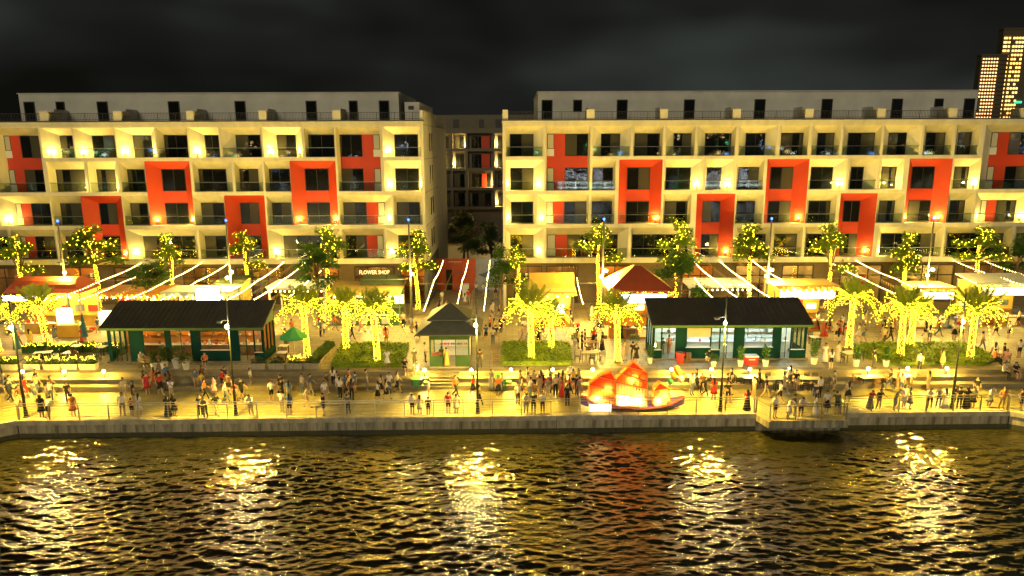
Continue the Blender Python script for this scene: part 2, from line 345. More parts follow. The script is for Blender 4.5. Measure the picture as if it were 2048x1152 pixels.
# ------------------------------------------------------------------ railings
post_me = None
def railing(label, pts, step=1.95):
    global post_me
    q = thing('railing', label, 'railing')
    if post_me is None:
        mb = MB(); mb.raw([(-.025, -.05, 0), (.025, -.05, 0), (.025, .07, 0), (-.025, .07, 0), (-.025, -.01, 1.0), (.025, -.01, 1.0), (.025, .05, 1.12), (-.025, .05, 1.12)], [(0, 1, 5, 4), (1, 2, 6, 5), (2, 3, 7, 6), (3, 0, 4, 7), (4, 5, 6, 7)], 'steel')
        post_me = mb.mesh('post')
    for k, ((xa, ya), (xb, yb)) in enumerate(zip(pts, pts[1:])):
        L = math.hypot(xb-xa, yb-ya); n = max(1, round(L/step)); a = math.atan2(yb-ya, xb-xa)
        for i in range(n+(k == len(pts)-2)):
            link('post', post_me, q, (xa+(xb-xa)*i/n, ya+(yb-ya)*i/n+.16, ZP+.05), a)
        for nm, z, r, o in (('top_rail', 1.12, .033, .2), ('handrail', .98, .028, .13), ('wire', .76, .009, .15), ('wire', .58, .009, .15), ('wire', .40, .012, .15), ('wire', .22, .009, .15)):
            mb = MB(); mb.tube([(0, 0, 0), (L, 0, 0)], r, 'steel', 6); mb.build(nm, q, (xa, ya+o, ZP+.05+z), a)
railing('long steel quay railing in front of the lantern boat', [(XL+.1, edge(XL)), (16.5, edge(16.5))])
railing('steel railing round the projecting viewing platform', [(16.65, edge(16.6)+.05), (17.1, 43.97), (22.2, 44.02), (22.45, edge(22.5)+.05)], 1.85)
railing('steel railing right of the viewing platform', [(22.7, edge(22.7)), (XR-.1, edge(XR))])
railing('short angled railing at the left edge of the promenade', [(-45.5, 36.4), (XL, edge(XL))])
railing('short angled railing at the right edge of the promenade', [(XR, edge(XR)), (45.5, 38.4)])
# ------------------------------------------------------------------ the two apartment blocks
YF, YW = 74.0, 75.2
ZT = {1: 18.98, 2: 15.58, 3: 12.04, 4: 8.53}; ZB = {1: 15.94, 2: 12.43, 3: 8.93, 4: 5.34}; ZW = {1: 18.22, 2: 14.73, 3: 11.19, 4: 7.67}
ZBAND, ZPAR = 4.77, 19.55
sc_mb = MB(); sc_mb.box(-.07, .07, -.05, .05, -.09, .05, 'frame_dark'); sc_mb.box(-.055, .055, -.04, .04, .05, .075, 'sconce_lens'); sconce_me = sc_mb.mesh('wall_light')
def add_window(parent, x0, x1, z0, z1, y, split=None, curtain=None, rnd=random):
    f = .06; mb = MB()
    mb.box(x0, x1, y-.05, y+.04, z1-f, z1, 'frame_dark'); mb.box(x0, x1, y-.05, y+.04, z0, z0+f*.7, 'frame_dark')
    mb.box(x0, x0+f, y-.05, y+.04, z0+f*.7, z1-f, 'frame_dark'); mb.box(x1-f, x1, y-.05, y+.04, z0+f*.7, z1-f, 'frame_dark')
    w = x1-x0; n = 1 if w < 1.1 else (2 if w < 3.4 else max(3, round(w/1.3)))
    xs = [x0+f+(w-2*f)*i/n for i in range(n+1)]
    for x in xs[1:-1]: mb.box(x-.025, x+.025, y-.045, y+.035, z0+f*.7, z1-f, 'frame_dark')
    o = mb.build('window', parent)
    ci = rnd.randrange(n+1)
    for i in range(n):
        a, b = xs[i]+(.025 if i else 0), xs[i+1]-(.025 if i < n-1 else 0)
        p = MB(); p.box(-(b-a)/2, (b-a)/2, -.01, .01, 0, z1-f-z0-f*.7, 'pane_curtain' if i == ci else 'pane'); po = p.build('pane', o, ((a+b)/2, y, z0+f*.7))
        po.rotation_euler = (rnd.uniform(-.004, .004), 0, rnd.uniform(-.006, .006))
    return o
def balustrade(parent, x0, x1, z0):
    mb = MB(); mb.box(x0+.02, x1-.02, YF+.10, YF+.15, z0+.93, z0+.98, 'metal'); b = mb.build('balustrade', parent)
    n = max(1, round((x1-x0)/1.6)); w = (x1-x0-.04)/n
    for i in range(n):
        p = MB(); p.box(x0+.02+i*w+.01, x0+.02+(i+1)*w-.01, YF+.12, YF+.13, z0+.05, z0+.93, 'glass_rail'); p.build('glass_panel', b)
def block(name, label, X0, X1, ops, sconce_e):
    B = thing(name, label, 'building')
    rnd = random.Random(name+label)
    # facade sheet with the openings cut out of it
    xs = sorted({X0, X1} | {v for o in ops for v in (o[2], o[3])}); zs = sorted({ZBAND, ZPAR-.28} | {v for o in ops for v in (ZB[o[1]], ZT[o[0]])})
    holes = [(o[2], o[3], ZB[o[1]], ZT[o[0]]) for o in ops]
    mb = MB()
    for za, zb in zip(zs, zs[1:]):
        run = None
        for xa, xb in zip(xs, xs[1:]):
            cx, cz = (xa+xb)/2, (za+zb)/2
            if any(h[0] < cx < h[1] and h[2] < cz < h[3] for h in holes):
                if run is not None: mb.poly([(run, YF, za), (xa, YF, za), (xa, YF, zb), (run, YF, zb)], 'cream'); run = None
            elif run is None: run = xa
        if run is not None: mb.poly([(run, YF, za), (X1, YF, za), (X1, YF, zb), (run, YF, zb)], 'cream')
    mb.build('facade_wall', B)
    for (a, b, x0, x1, ty, i0, i1, sc) in ops:
        i0 = max(i0, x0+.1); i1 = min(i1, x1-.1); zt, zb = ZT[a], ZB[b]; zi = ZW[a]
        red = ty == 'r'; lin = 'red' if red else 'cream'
        mb = MB(); o = [(x0, YF, zb), (x1, YF, zb), (x1, YF, zt), (x0, YF, zt)]; q = [(i0, YW, zb), (i1, YW, zb), (i1, YW, zi), (i0, YW, zi)]
        mb.poly([o[0], q[0], q[3], o[3]][::-1], lin); mb.poly([o[1], o[2], q[2], q[1]][::-1], lin); mb.poly([o[3], q[3], q[2], o[2]][::-1], lin); mb.poly([o[0], o[1], q[1], q[0]], 'terrace')
        nar = ty[0] in 'nt'
        for r in range(a, b+1):
            if r < b: mb.poly([(i0, YW-.002, ZW[r+1]), (i1, YW-.002, ZW[r+1]), (i1, YW-.002, ZB[r]), (i0, YW-.002, ZB[r])], 'red')
        if nar:
            w = i1-i0; nw = min(.9, w*.17) if w < 6 else .9; rw = min(1.25, w*.27)
            for r in range(a, b+1):
                if ty[1] == 'L': na, nb, ra, rb, wa, wb = i0, i0+nw, i0+nw, i0+nw+rw, i0+nw+rw, i1
                else: na, nb, ra, rb, wa, wb = i1-nw, i1, i1-nw-rw, i1-nw, i0, i1-nw-rw
                mb.box(ra, rb, YW-.03, YW+.05, ZB[r], ZW[r], 'red')
                zm = ZB[r]+.75
                mb.box(na, nb, YW-.02, YW+.05, ZB[r], zm, 'white_panel')
                # narrow side light with frosted pane
                fr = MB(); fr.box(na, na+.06, YW-.05, YW, zm, ZW[r], 'frame_dark'); fr.box(nb-.06, nb, YW-.05, YW, zm, ZW[r], 'frame_dark'); fr.box(na+.06, nb-.06, YW-.05, YW, zm, zm+.06, 'frame_dark'); fr.box(na+.06, nb-.06, YW-.05, YW, ZW[r]-.06, ZW[r], 'frame_dark')
                fo = fr.build('side_window', B); pn = MB(); pn.box(na+.06, nb-.06, YW-.03, YW-.01, zm+.06, ZW[r]-.06, 'pane_frost'); pn.build('pane', fo)
                add_window(B, wa, wb, ZB[r]+.004, ZW[r], YW, rnd=rnd)
        else:
            for r in range(a, b+1): add_window(B, i0, i1, ZB[r]+.004, ZW[r], YW, rnd=rnd)
        nb_ = mb.build('niche', B)
        balustrade(B, x0, x1, zb)
        for s in sc:
            t_ = .42
            if s == 'l': px, sx = x0+(i0-x0)*t_, .13
            elif s == 'r': px, sx = x1+(i1-x1)*t_, -.13
            else: px, sx = (i0+i1)/2, 0
            zz = zb+.40
            w_ = link('wall_light', sconce_me, B, (px+sx*.6, YF+(YW-YF)*t_-.02, zz))
            lamp(w_, (sx*1.0, -.06, .20), sconce_e*(1.5 if red else 1), (1, .70, .15), .05)
    return B, rnd
def roofscape(B, X0, X1, blocks, px0, px1, doors, windows):
    mb = MB(); mb.box(X0-.05, X1+.05, YF-.12, YF+.35, ZPAR-.28, ZPAR-.02, 'cream'); mb.build('cornice', B)
    mb = MB(); mb.box(X0-.05, X1+.05, YF-.14, YF+.37, ZPAR-.02, ZPAR+.10, 'cap'); mb.build('coping', B)
    for a, b in blocks: mb = MB(); mb.box(a, b, YF-.05, YF+1.6, ZPAR+.10, 20.62, 'cream'); mb.build('parapet_block', B)
    ed = [X0]+[v for ab in blocks for v in ab]+[X1]
    for a, b in zip(ed[::2], ed[1::2]):
        if b-a < .4: continue
        mb = MB()
        for z in (20.42, 19.78): mb.box(a, b, YF+.16, YF+.19, z-.02, z+.02, 'frame_dark')
        n = int((b-a)/.15)
        for i in range(1, n):
            x = a+(b-a)*i/n; w = .012 if i % 12 else .03
            mb.box(x-w, x+w, YF+.165, YF+.185, ZPAR+.1, 20.41, 'frame_dark')
        stuff(mb.build('terrace_railing', B))
    mb = MB(); YP = 78.0
    mb.box(px0, px1, YP, YP+14, ZPAR-.3, 22.62, 'penthouse'); mb.box(px0-.1, px1+.1, YP-.1, YP+14.1, 22.62, 22.70, 'penthouse'); mb.build('penthouse', B)
    for i in range(len(blocks)):
        a, b = blocks[i]
        if px0 < b+.3 < px1-1.5 and i: mb = MB(); mb.box(b-.5, b-.35, YF+1.6, YP-.01, ZPAR+.1, 20.9, 'penthouse'); mb.build('terrace_partition', B)
    for k, (a, b) in enumerate(doors):
        top = 21.82; bot = ZPAR if (k not in windows) else 20.55
        mb = MB(); mb.box(a, b, YP-.05, YP+.03, bot, top, 'door_dark'); d = mb.build('roof_door' if k not in windows else 'roof_window', B)
        p = MB(); p.box(a+.1, b-.1, YP-.06, YP-.045, bot+.1, top-.1, 'pane'); p.build('pane', d)
    mb = MB(); mb.poly([(X0, YF+.3, ZPAR-.25), (X1, YF+.3, ZPAR-.25), (X1, YP+24, ZPAR-.25), (X0, YP+24, ZPAR-.25)], 'terrace'); mb.build('roof_deck', B)
def ground_floor(B, X0, X1, shops):
    y0, y1 = YF+2.0, YF+2.3; mb = MB(); ed = [X0]+[v for a, b, m in shops for v in (a, b)]+[X1]
    for a, b in zip(ed[::2], ed[1::2]): mb.box(a, b, y0, y1, 0, 4.15, 'brown_wall')
    mb.box(X0, X1, y0, y1, 4.15, ZBAND-.02, 'brown_wall'); mb.poly([(X0, YF, ZBAND), (X1, YF, ZBAND), (X1, y1, ZBAND), (X0, y1, ZBAND)], 'cream'); mb.build('ground_floor_wall', B)
    rnd = random.Random(X0)
    for a, b, m in shops:
        n = max(2, round((b-a)/1.5)); fr = MB(); y = y0+.02; wc = rnd.choice(['orange_wall', 'shop_cream', 'orange_wall', 'wood'])
        it = MB(); it.poly([(a, y1+2.2, 0), (b, y1+2.2, 0), (b, y1+2.2, 4.2), (a, y1+2.2, 4.2)], wc); it.poly([(a, y1, 0), (a, y1+2.2, 0), (a, y1+2.2, 4.2), (a, y1, 4.2)], wc); it.poly([(b, y1, 0), (b, y1, 4.2), (b, y1+2.2, 4.2), (b, y1+2.2, 0)], wc); it.poly([(a, y1, 4.2), (a, y1+2.2, 4.2), (b, y1+2.2, 4.2), (b, y1, 4.2)], 'shop_cream'); it.build('shop_interior', B)
        for k in range(int((b-a)*2.2)):
            x = rnd.uniform(a+.3, b-.5); z = rnd.choice((.0, .9, 1.7, 2.4)); h = rnd.uniform(.25, .8); g = MB(); g.box(x, x+rnd.uniform(.2, .6), y1+1.2, y1+rnd.uniform(1.5, 2.1), z, z+h, rnd.choice(['wood', 'stall_white', 'cooler_red', 'leaf', 'yellow_wall', 'hoard_dark', 'orange_wall'])); g.build('shop_goods', B)
        for k in range(2): s_ = MB(); s_.box(a+.2, b-.2, y1+1.1, y1+2.15, .85+.8*k, .9+.8*k, 'wood'); s_.build('shop_shelf', B)
        for i in range(n+1): x = a+(b-a)*i/n; fr.box(x-.05, x+.05, y-.06, y+.02, .0, 4.1, 'frame_dark')
        for z in (.05, 3.0, 4.1): fr.box(a, b, y-.055, y+.015, z-.05, z+.05, 'frame_dark')
        o = fr.build('shop_window', B)
        for i in range(n):
            for z0, z1 in ((.1, 2.95), (3.05, 4.05)): p = MB(); p.box(a+(b-a)*i/n+.05, a+(b-a)*(i+1)/n-.05, y-.02, y, z0, z1, 'glass_shop'); p.build('pane', o)
        g = MB(); g.box((a+b)/2-.5, (a+b)/2+.5, y1+.9, y1+1.0, 4.1, 4.15, 'led_warm'); lo = g.build('shop_lamp', B); lamp(lo, ((a+b)/2, y1+.9, 3.8), 45*(b-a)**.5, (1, .60, .20), .2)
LOPS = [(1, 2, -53.52, -48.51, 'tL', -52.92, -49.14, ''), (1, 1, -48.33, -45.04, 'c', -47.08, -45.72, 'l'), (1, 1, -44.94, -40.73, 'c', -43.74, -41.34, 'l'), (1, 1, -40.63, -36.57, 'c', -39.46, -37.53, 'lr'), (1, 1, -36.42, -33.28, 'c', -36.22, -33.77, ''), (1, 1, -33.13, -30.05, 'c', -32.0, -30.48, 'l'), (1, 1, -29.9, -25.68, 'c', -28.76, -26.2, ''), (1, 1, -25.53, -21.52, 'c', -24.48, -22.5, 'lr'), (1, 1, -21.27, -18.19, 'c', -21.19, -18.48, ''), (1, 2, -18.02, -13.53, 'tR', -18.0, -13.75, ''), (1, 1, -13.25, -9.25, 'c', -12.22, -9.76, 'l'), (2, 2, -48.08, -44.14, 'c', -47.96, -44.96, 'r'), (2, 2, -43.88, -40.87, 'c', -43.69, -41.74, 'r'), (2, 2, -40.61, -37.92, 'c', -40.43, -38.64, ''), (2, 3, -37.95, -33.31, 'r', -36.87, -34.38, 'lr'), (2, 2, -33.04, -28.95, 'c', -32.95, -30.05, ''), (2, 2, -28.74, -25.79, 'c', -28.68, -26.68, ''), (2, 2, -25.63, -22.93, 'c', -25.52, -23.36, ''), (2, 3, -22.94, -18.2, 'r', -21.78, -19.29, 'lr'), (2, 2, -13.19, -9.24, 'c', -12.24, -9.76, 'lr'), (3, 3, -53.68, -48.29, 'nL', -52.69, -49.02, 'l'), (3, 3, -48.13, -44.94, 'c', -47.96, -45.72, ''), (3, 4, -45.0, -40.75, 'r', -43.86, -41.99, 'r'), (3, 3, -40.68, -37.93, 'c', -40.51, -38.7, ''), (3, 3, -33.32, -29.97, 'c', -33.01, -30.56, ''), (3, 4, -30.02, -25.81, 'r', -28.85, -26.87, ''), (3, 3, -25.63, -22.91, 'c', -25.46, -23.44, ''), (3, 3, -18.04, -12.49, 'nR', -17.9, -13.49, 'r'), (3, 3, -12.33, -9.24, 'c', -12.21, -9.76, ''), (4, 4, -55.69, -53.15, 'c', -56.05, -54.01, ''), (4, 4, -52.94, -48.18, 'nL', -52.72, -49.07, ''), (4, 4, -47.92, -45.33, 'c', -47.95, -46.12, ''), (4, 4, -40.63, -33.23, 'c', -39.52, -33.99, 'l'), (4, 4, -33.02, -30.01, 'c', -32.97, -30.66, ''), (4, 4, -25.73, -18.17, 'c', -24.48, -18.89, 'l'), (4, 4, -17.91, -13.52, 'nR', -17.98, -13.79, ''), (4, 4, -13.31, -9.18, 'c', -12.18, -9.76, 'l'), (2, 2, -56.16, -53.88, 'c', -56.97, -54.96, ''), (1, 1, -57.67, -53.46, 'c', -57.56, -54.64, '')]
ROPS = [(1, 1, -0.62, 3.29, 'c', -0.16, 2.3, ''), (1, 2, 3.56, 8.1, 'tL', 3.72, 8.02, ''), (1, 1, 8.33, 12.28, 'c', 9.35, 11.33, ''), (1, 1, 12.54, 15.57, 'c', 12.85, 15.56, ''), (1, 1, 15.83, 18.86, 'c', 16.92, 18.85, ''), (1, 1, 19.12, 23.03, 'c', 20.21, 23.09, ''), (1, 1, 23.33, 27.29, 'c', 24.44, 26.48, ''), (1, 1, 27.6, 30.53, 'c', 28.15, 30.61, ''), (1, 1, 30.84, 33.77, 'c', 31.92, 33.85, ''), (1, 1, 34.03, 37.99, 'c', 35.1, 37.98, ''), (1, 1, 38.24, 42.1, 'c', 39.33, 41.22, ''), (1, 1, 42.36, 45.34, 'c', 43.25, 45.4, ''), (1, 1, 45.65, 48.07, 'c', 46.6, 48.22, ''), (1, 2, 48.6, 54.49, 'tL', 50.07, 54.32, ''), (2, 2, -0.63, 3.31, 'c', -0.12, 2.31, 'lr'), (2, 2, 8.34, 10.78, 'c', 8.53, 10.74, ''), (2, 3, 11.14, 15.62, 'r', 12.17, 14.6, 'r'), (2, 2, 15.86, 19.81, 'c', 16.23, 18.86, 'r'), (2, 2, 20.12, 23.03, 'c', 20.55, 22.08, 'r'), (2, 2, 23.34, 26.14, 'c', 23.87, 26.09, ''), (2, 3, 26.47, 30.79, 'r', 27.27, 29.65, 'r'), (2, 2, 30.86, 34.7, 'c', 31.52, 33.84, 'r'), (2, 2, 35.02, 37.97, 'c', 35.74, 37.06, ''), (2, 2, 38.23, 40.62, 'c', 38.96, 40.7, 'c'), (2, 3, 41.17, 45.61, 'r', 42.16, 44.54, 'lr'), (2, 2, 45.71, 48.62, 'c', 46.61, 48.14, 'r'), (3, 3, -0.65, 2.39, 'c', -0.08, 2.32, 'l'), (3, 3, 2.65, 8.04, 'nL', 3.7, 8.07, 'l'), (3, 3, 8.3, 10.77, 'c', 8.55, 10.78, ''), (3, 3, 15.9, 18.78, 'c', 16.26, 18.82, ''), (3, 4, 19.34, 23.34, 'r', 20.3, 22.17, 'r'), (3, 3, 23.44, 26.33, 'c', 23.93, 25.85, ''), (3, 3, 30.83, 33.98, 'c', 31.55, 33.89, ''), (3, 4, 34.35, 38.19, 'r', 35.28, 37.04, 'r'), (3, 3, 38.22, 41.05, 'c', 39.06, 40.71, ''), (3, 3, 45.61, 48.34, 'c', 46.57, 48.16, ''), (3, 3, 48.55, 53.9, 'nL', 49.87, 53.6, 'lr'), (4, 4, -0.67, 3.35, 'c', -0.14, 2.33, 'r'), (4, 4, 3.61, 12.29, 'nL', 3.78, 11.36, ''), (4, 4, 12.6, 19.11, 'c', 12.91, 18.88, ''), (4, 4, 23.66, 27.31, 'c', 24.31, 27.21, ''), (4, 4, 27.63, 30.69, 'c', 28.18, 30.71, ''), (4, 4, 30.96, 34.24, 'c', 31.57, 33.93, ''), (4, 4, 38.68, 45.51, 'c', 39.58, 45.5, 'l'), (4, 4, 45.77, 52.81, 'c', 46.73, 53.29, ''), (4, 4, 53.13, 55.35, 'c', 54.1, 55.93, '')]
XLB, XRB = (-58.0, -9.05), (-.92, 58.0)
BL, rl = block('apartment_block', 'long cream apartment block with orange niches, left of the dark alley', *XLB, LOPS, E_SCONCE)
roofscape(BL, *XLB, [(-55.5, -54.7), (-48.1, -47.24), (-40.61, -39.79), (-33.16, -32.39), (-25.76, -25.0), (-18.26, -17.44)], -52.7, -12.08,
          [(-52.26, -51.08), (-48.83, -47.86), (-44.43, -43.25), (-36.81, -35.57), (-29.67, -28.49), (-22.05, -20.87), (-17.43, -16.47), (-14.21, -13.09)], (1,))
BR, rr = block('apartment_block', 'long cream apartment block with orange niches, right of the dark alley', *XRB, ROPS, E_SCONCE)
roofscape(BR, *XRB, [(-.91, -.35), (7.67, 8.48), (15.17, 15.94), (22.58, 23.39), (29.98, 30.8), (37.34, 38.15), (44.64, 45.46), (52.0, 52.8)], 2.85, 49.94,
          [(3.23, 4.42), (6.62, 7.58), (11.29, 12.47), (18.49, 19.67), (26.06, 27.24), (33.26, 34.44), (40.78, 41.96), (45.35, 46.32), (48.52, 49.7)], (1, 7))
ground_floor(BL, *XLB, [(-57, -52.5, 'lit_orange'), (-49, -45.5, 'lit_amber'), (-43.5, -38.5, 'lit_orange'), (-36, -32.2, 'lit_orange'), (-30.2, -25, 'lit_orange'), (-22.5, -19, 'lit_orange'), (-17.2, -12.9, 'lit_orange'), (-12.2, -9.5, 'lit_amber')])
ground_floor(BR, *XRB, [(0.3, 3.2, 'lit_orange'), (3.8, 7.2, 'lit_orange'), (9.5, 13, 'lit_amber'), (18, 22, 'lit_orange'), (24.5, 28.5, 'lit_orange'), (29.6, 33.0, 'lit_orange'), (36, 40.5, 'lit_amber'), (43.2, 48.4, 'lit_amber'), (49.5, 54, 'lit_amber')])
# side walls of the left block (facing the alley), rear wing slightly stepped back, with slit windows
mb = MB(); x = XLB[1]
mb.box(x-.3, x, YF+.002, 86.5, ZBAND, 20.62, 'penthouse'); mb.box(x-2.5, x-.6, 86.5, 103, .0, 20.3, 'penthouse'); mb.box(x-.6, x-.35, 86.5, 103, .0, 20.3, 'penthouse'); mb.box(x-.31, x-.01, YF+.05, 86.4, 0, ZBAND-.01, 'hoard_dark'); mb.build('side_wall', BL)
for z in (8.7, 12.2, 15.7, 19.2): mb = MB(); mb.box(x-.01, x+.012, YF+.02, 86.45, z-.02, z+.02, 'cap'); mb.build('wall_joint', BL)
for r in (1, 2, 3, 4):
    for ya, yb in ((79.2, 79.9), (81.2, 81.9), (88.6, 89.4)):
        xx = x if ya < 86 else x-.35
        mb = MB(); mb.box(xx-.05, xx+.03, ya, yb, ZB[r]+.5, ZW[r]+.2, 'frame_dark'); w_ = mb.build('slit_window', BL); p = MB(); p.box(xx+.03, xx+.04, ya+.06, yb-.06, ZB[r]+.56, ZW[r]+.14, 'pane'); p.build('pane', w_)
mb = MB(); mb.box(XRB[0], XRB[0]+.3, YF+.003, 103, 0, ZPAR-.3, 'penthouse'); mb.build('side_wall', BR)
mb = MB(); mb.box(-11.6, -10.0, 79, 92, ZPAR-.2, 21.7, 'penthouse'); mb.box(-11.2, -10.6, 78.96, 79, 20.9, 21.3, 'door_dark'); mb.build('stair_house', BL)
for X0, X1, B in ((*XLB, BL), (*XRB, BR)):
    mb = MB(); mb.box(X0, X1-.4 if B is BL else X1, 102.6, 103, 0, ZPAR-.3, 'penthouse'); mb.build('rear_wall', B)
# shop lettering
fs = text_mesh('FLOWER SHOP', .62, 'sign_letter'); o = link('sign_lettering', fs, BL, (-15.05, YF+1.86, 3.3)); o.rotation_euler = (R(90), 0, 0); o.scale = (.8, 1, 1)
# block closing the alley at the back
BB = thing('apartment_block', 'dim apartment block seen at the back of the alley', 'building')
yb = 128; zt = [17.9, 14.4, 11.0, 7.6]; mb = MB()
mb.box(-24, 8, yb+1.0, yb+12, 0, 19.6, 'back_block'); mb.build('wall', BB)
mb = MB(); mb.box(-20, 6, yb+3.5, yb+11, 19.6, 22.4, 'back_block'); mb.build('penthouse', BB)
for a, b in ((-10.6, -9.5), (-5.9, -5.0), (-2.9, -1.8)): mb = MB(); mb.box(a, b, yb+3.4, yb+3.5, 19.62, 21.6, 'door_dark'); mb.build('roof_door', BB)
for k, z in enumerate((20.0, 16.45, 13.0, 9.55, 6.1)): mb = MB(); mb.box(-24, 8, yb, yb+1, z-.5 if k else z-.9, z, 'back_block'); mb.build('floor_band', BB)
for k in range(4):
    z1 = (20.0-.9, 16.45-.5, 13-.5, 9.55-.5)[k]; z0 = (16.45, 13.0, 9.55, 6.1)[k]
    cols = [(-13.6, -10.9), (-10.5, -8.2), (-7.6, -3.4), (-2.9, -.2), (.3, 3)]
    for j, (a, b) in enumerate(cols):
        rd = j == 2 and k in (0, 1)
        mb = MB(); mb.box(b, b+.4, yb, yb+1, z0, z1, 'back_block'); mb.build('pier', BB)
        add_window(BB, a+.4, b-.3, z0, z1-.5, yb+.96, rnd=rl)
        if rd or (j == 2 and k == 2): mb = MB(); mb.box(a+2.2, b-.5 if rd else a+3.1, yb+.85, yb+.9, z0, z1-.5, 'red'); mb.build('wall_panel', BB)
        if (k, j) in ((0, 1), (0, 3), (1, 1), (1, 3), (2, 2), (3, 3), (0, 0), (1, 0)):
            w_ = link('wall_light', sconce_me, BB, ((b-.1) if (k, j) in ((0, 1), (2, 2)) else a+.15, yb+.45, z0+.5)); lamp(w_, (0, -.15, .2), E_SCONCE*3.2, (1, .67, .20), .06)

# ------------------------------------------------------------------ lights of the far bank, seen only mirrored in the windows
fb = struct(link('far_bank', None)); rf = random.Random(21); mb = MB(); mb.box(-420, 420, -330, -300, -2, 1.5, 'black'); mb.build('shore', fb)
for i in range(26):
    x = -400+800*(i+.5)/26+rf.uniform(-8, 8); w_ = rf.uniform(10, 24); h = rf.uniform(10, 34); mb = MB(); mb.box(x-w_/2, x+w_/2, -330, -312, 1.5, h, 'black')
    for k in range(int(w_*h*.018)):
        a, z = rf.uniform(-w_/2+1, w_/2-2.5), rf.uniform(3, h-1.5); mb.box(x+a, x+a+rf.uniform(.8, 3), -311.9, -311.8, z, z+rf.uniform(.6, 1.4), rf.choice(['city_warm', 'city_warm', 'city_white', 'city_blue', 'city_green']))
    mb.build('bank_building', fb)
for i in range(2):
    x = (29, 86)[i]; mb = MB(); y = -118-12*(i % 2)
    mb.box(x-13, x+13, y-3, y+3, -2, .2, 'black')
    for z in (1.2, 2.9, 5.0, 6.6): mb.box(x-12, x+12-z, y+3.0, y+3.1, z, z+.22, 'city_white')
    for k in range(4): mb.box(x-11+k*5.5, x-10.8+k*5.5, y+3.0, y+3.1, .4, 6.1, 'city_white')
    mb.build('tour_boat', fb)
# ------------------------------------------------------------------ far towers
def tower(label, x0, x1, y0, y1, z1, face):
    T = thing('high_rise', label, 'building'); mb = MB(); mb.box(x0, x1, y0, y1, 0, z1, 'tower_wall'); mb.box(x0-.4, x1+.4, y0-.4, y1+.4, z1, z1+1.2, 'tower_wall'); mb.build('wall', T); return T
T1 = tower('far dark high-rise with a grid of small orange lights', 332, 350.5, 520, 525, 77, 0)
mb = MB()
for i in range(24):
    for j in range(6):
        if 12 <= i < 16 and j < 1: continue
        x = 333.2+j*1.95; z = 74.5-i*2.35; mb.box(x, x+.95, 519.7, 519.9, z, z+.9, 'tower_lamp')
stuff(mb.build('facade_lamp', T1))
for i in range(20): mb = MB(); mb.box(345.5, 350.8, 519.2, 520, 74-i*3, 74.3-i*3, 'tower_wall'); mb.build('balcony_slab', T1)
T2 = tower('far high-rise frame with yellow lit storeys at the right edge', 352, 372, 530, 535, 96, 0)
mb = MB()
for i in range(26):
    z = 92-i*2.9
    for x in (352.0, 355.4): mb.box(x, x+.5, 529.2, 529.9, z-2.9, z, 'tower_frame')
    mb.box(352.0, 358.2, 529.3, 529.9, z-.35, z, 'tower_frame')
mb.build('frame', T2); mb = MB(); rt = random.Random(3)
for i in range(26):
    z = 89.6-i*2.9
    for x in (352.8, 354.0, 356.2, 359.5, 361.6, 363.7, 365.8):
        if rt.random() < .93: mb.box(x, x+1.25, 529.5, 529.8, z, z+1.3, 'tower_lamp_y')
stuff(mb.build('lit_window', T2))
mb = MB(); mb.box(366, 371, 528.9, 529.1, 45, 46.5, 'neon_green'); mb.build('neon_strip', T2)
# ------------------------------------------------------------------ trees
def bulb_wrap(h, rad, n, rnd, off=.03, turns=22):
    P = []
    for i in range(n):
        t = i/n; a = t*turns*2*math.pi+rnd.uniform(-.5, .5); z = .12+t*(h-.12); r = rad(z)+off; P.append((r*math.cos(a), r*math.sin(a), z))
    return P
def make_crown(seed, lit, nleaf=200, m='leaf'):
    """limbs, leaf whorls and the lights strung among them; unit tree: crown centre at z 0, radius about 2.1, height about 2.2"""
    rnd = random.Random(seed); limbs = MB(); lf = MB(); bl = []
    tips = []
    for i in range(9):
        a = i*2.4+rnd.uniform(-.3, .3); rr = rnd.uniform(.7, 1.75); z = rnd.uniform(-1.0, 1.5)-.25*rr
        tips.append(Vector((rr*math.cos(a), rr*math.sin(a), z)))
    tips += [Vector((rnd.uniform(-.5, .5), rnd.uniform(-.5, .5), z)) for z in (.7, 1.55, 2.0)]
    for t in tips:
        b0 = Vector((0, 0, min(t.z-.3, rnd.uniform(-2.0, -.5)))); mid = b0.lerp(t, .5)+Vector((rnd.uniform(-.15, .15), rnd.uniform(-.15, .15), .12))
        limbs.tube([b0, mid, t], [.085, .055, .02], 'trunk', 5)
        if lit:
            for k in range(9): bl.append(b0.lerp(mid, k/4) if k < 4 else mid.lerp(t, (k-4)/5))
        # drooping whorls of broad leaves round every tip
        cr = rnd.uniform(.6, .95)
        for k in range(nleaf):
            a = rnd.uniform(0, 6.283); r = cr*math.sqrt(rnd.random()); h = rnd.gauss(0, .2)-.2*r*r
            c = t+Vector((r*math.cos(a), r*math.sin(a), h)); d = Vector((math.cos(a+rnd.uniform(-.7, .7)), math.sin(a+rnd.uniform(-.7, .7)), rnd.uniform(-.75, .25))).normalized()
            s = d.cross(Vector((rnd.uniform(-.4, .4), rnd.uniform(-.4, .4), 1))).normalized(); L = rnd.uniform(.20, .38); w = L*.30
            lf.poly([c-d*L*.5, c+s*w, c+d*L*.55, c-s*w], m)
            if lit and rnd.random() < .055: bl.append(c+Vector((0, 0, .06)))
    return limbs.mesh('limbs', True), lf.mesh('leaves'), (MB().octs(bl, .023, 'bulb').mesh('fairy_lights') if bl else None)
CROWNS = {(k, lit): make_crown(40+k, 330 if lit else 0, m='leaf' if lit else 'leaf_dark') for k in range(3) for lit in (0, 1)}
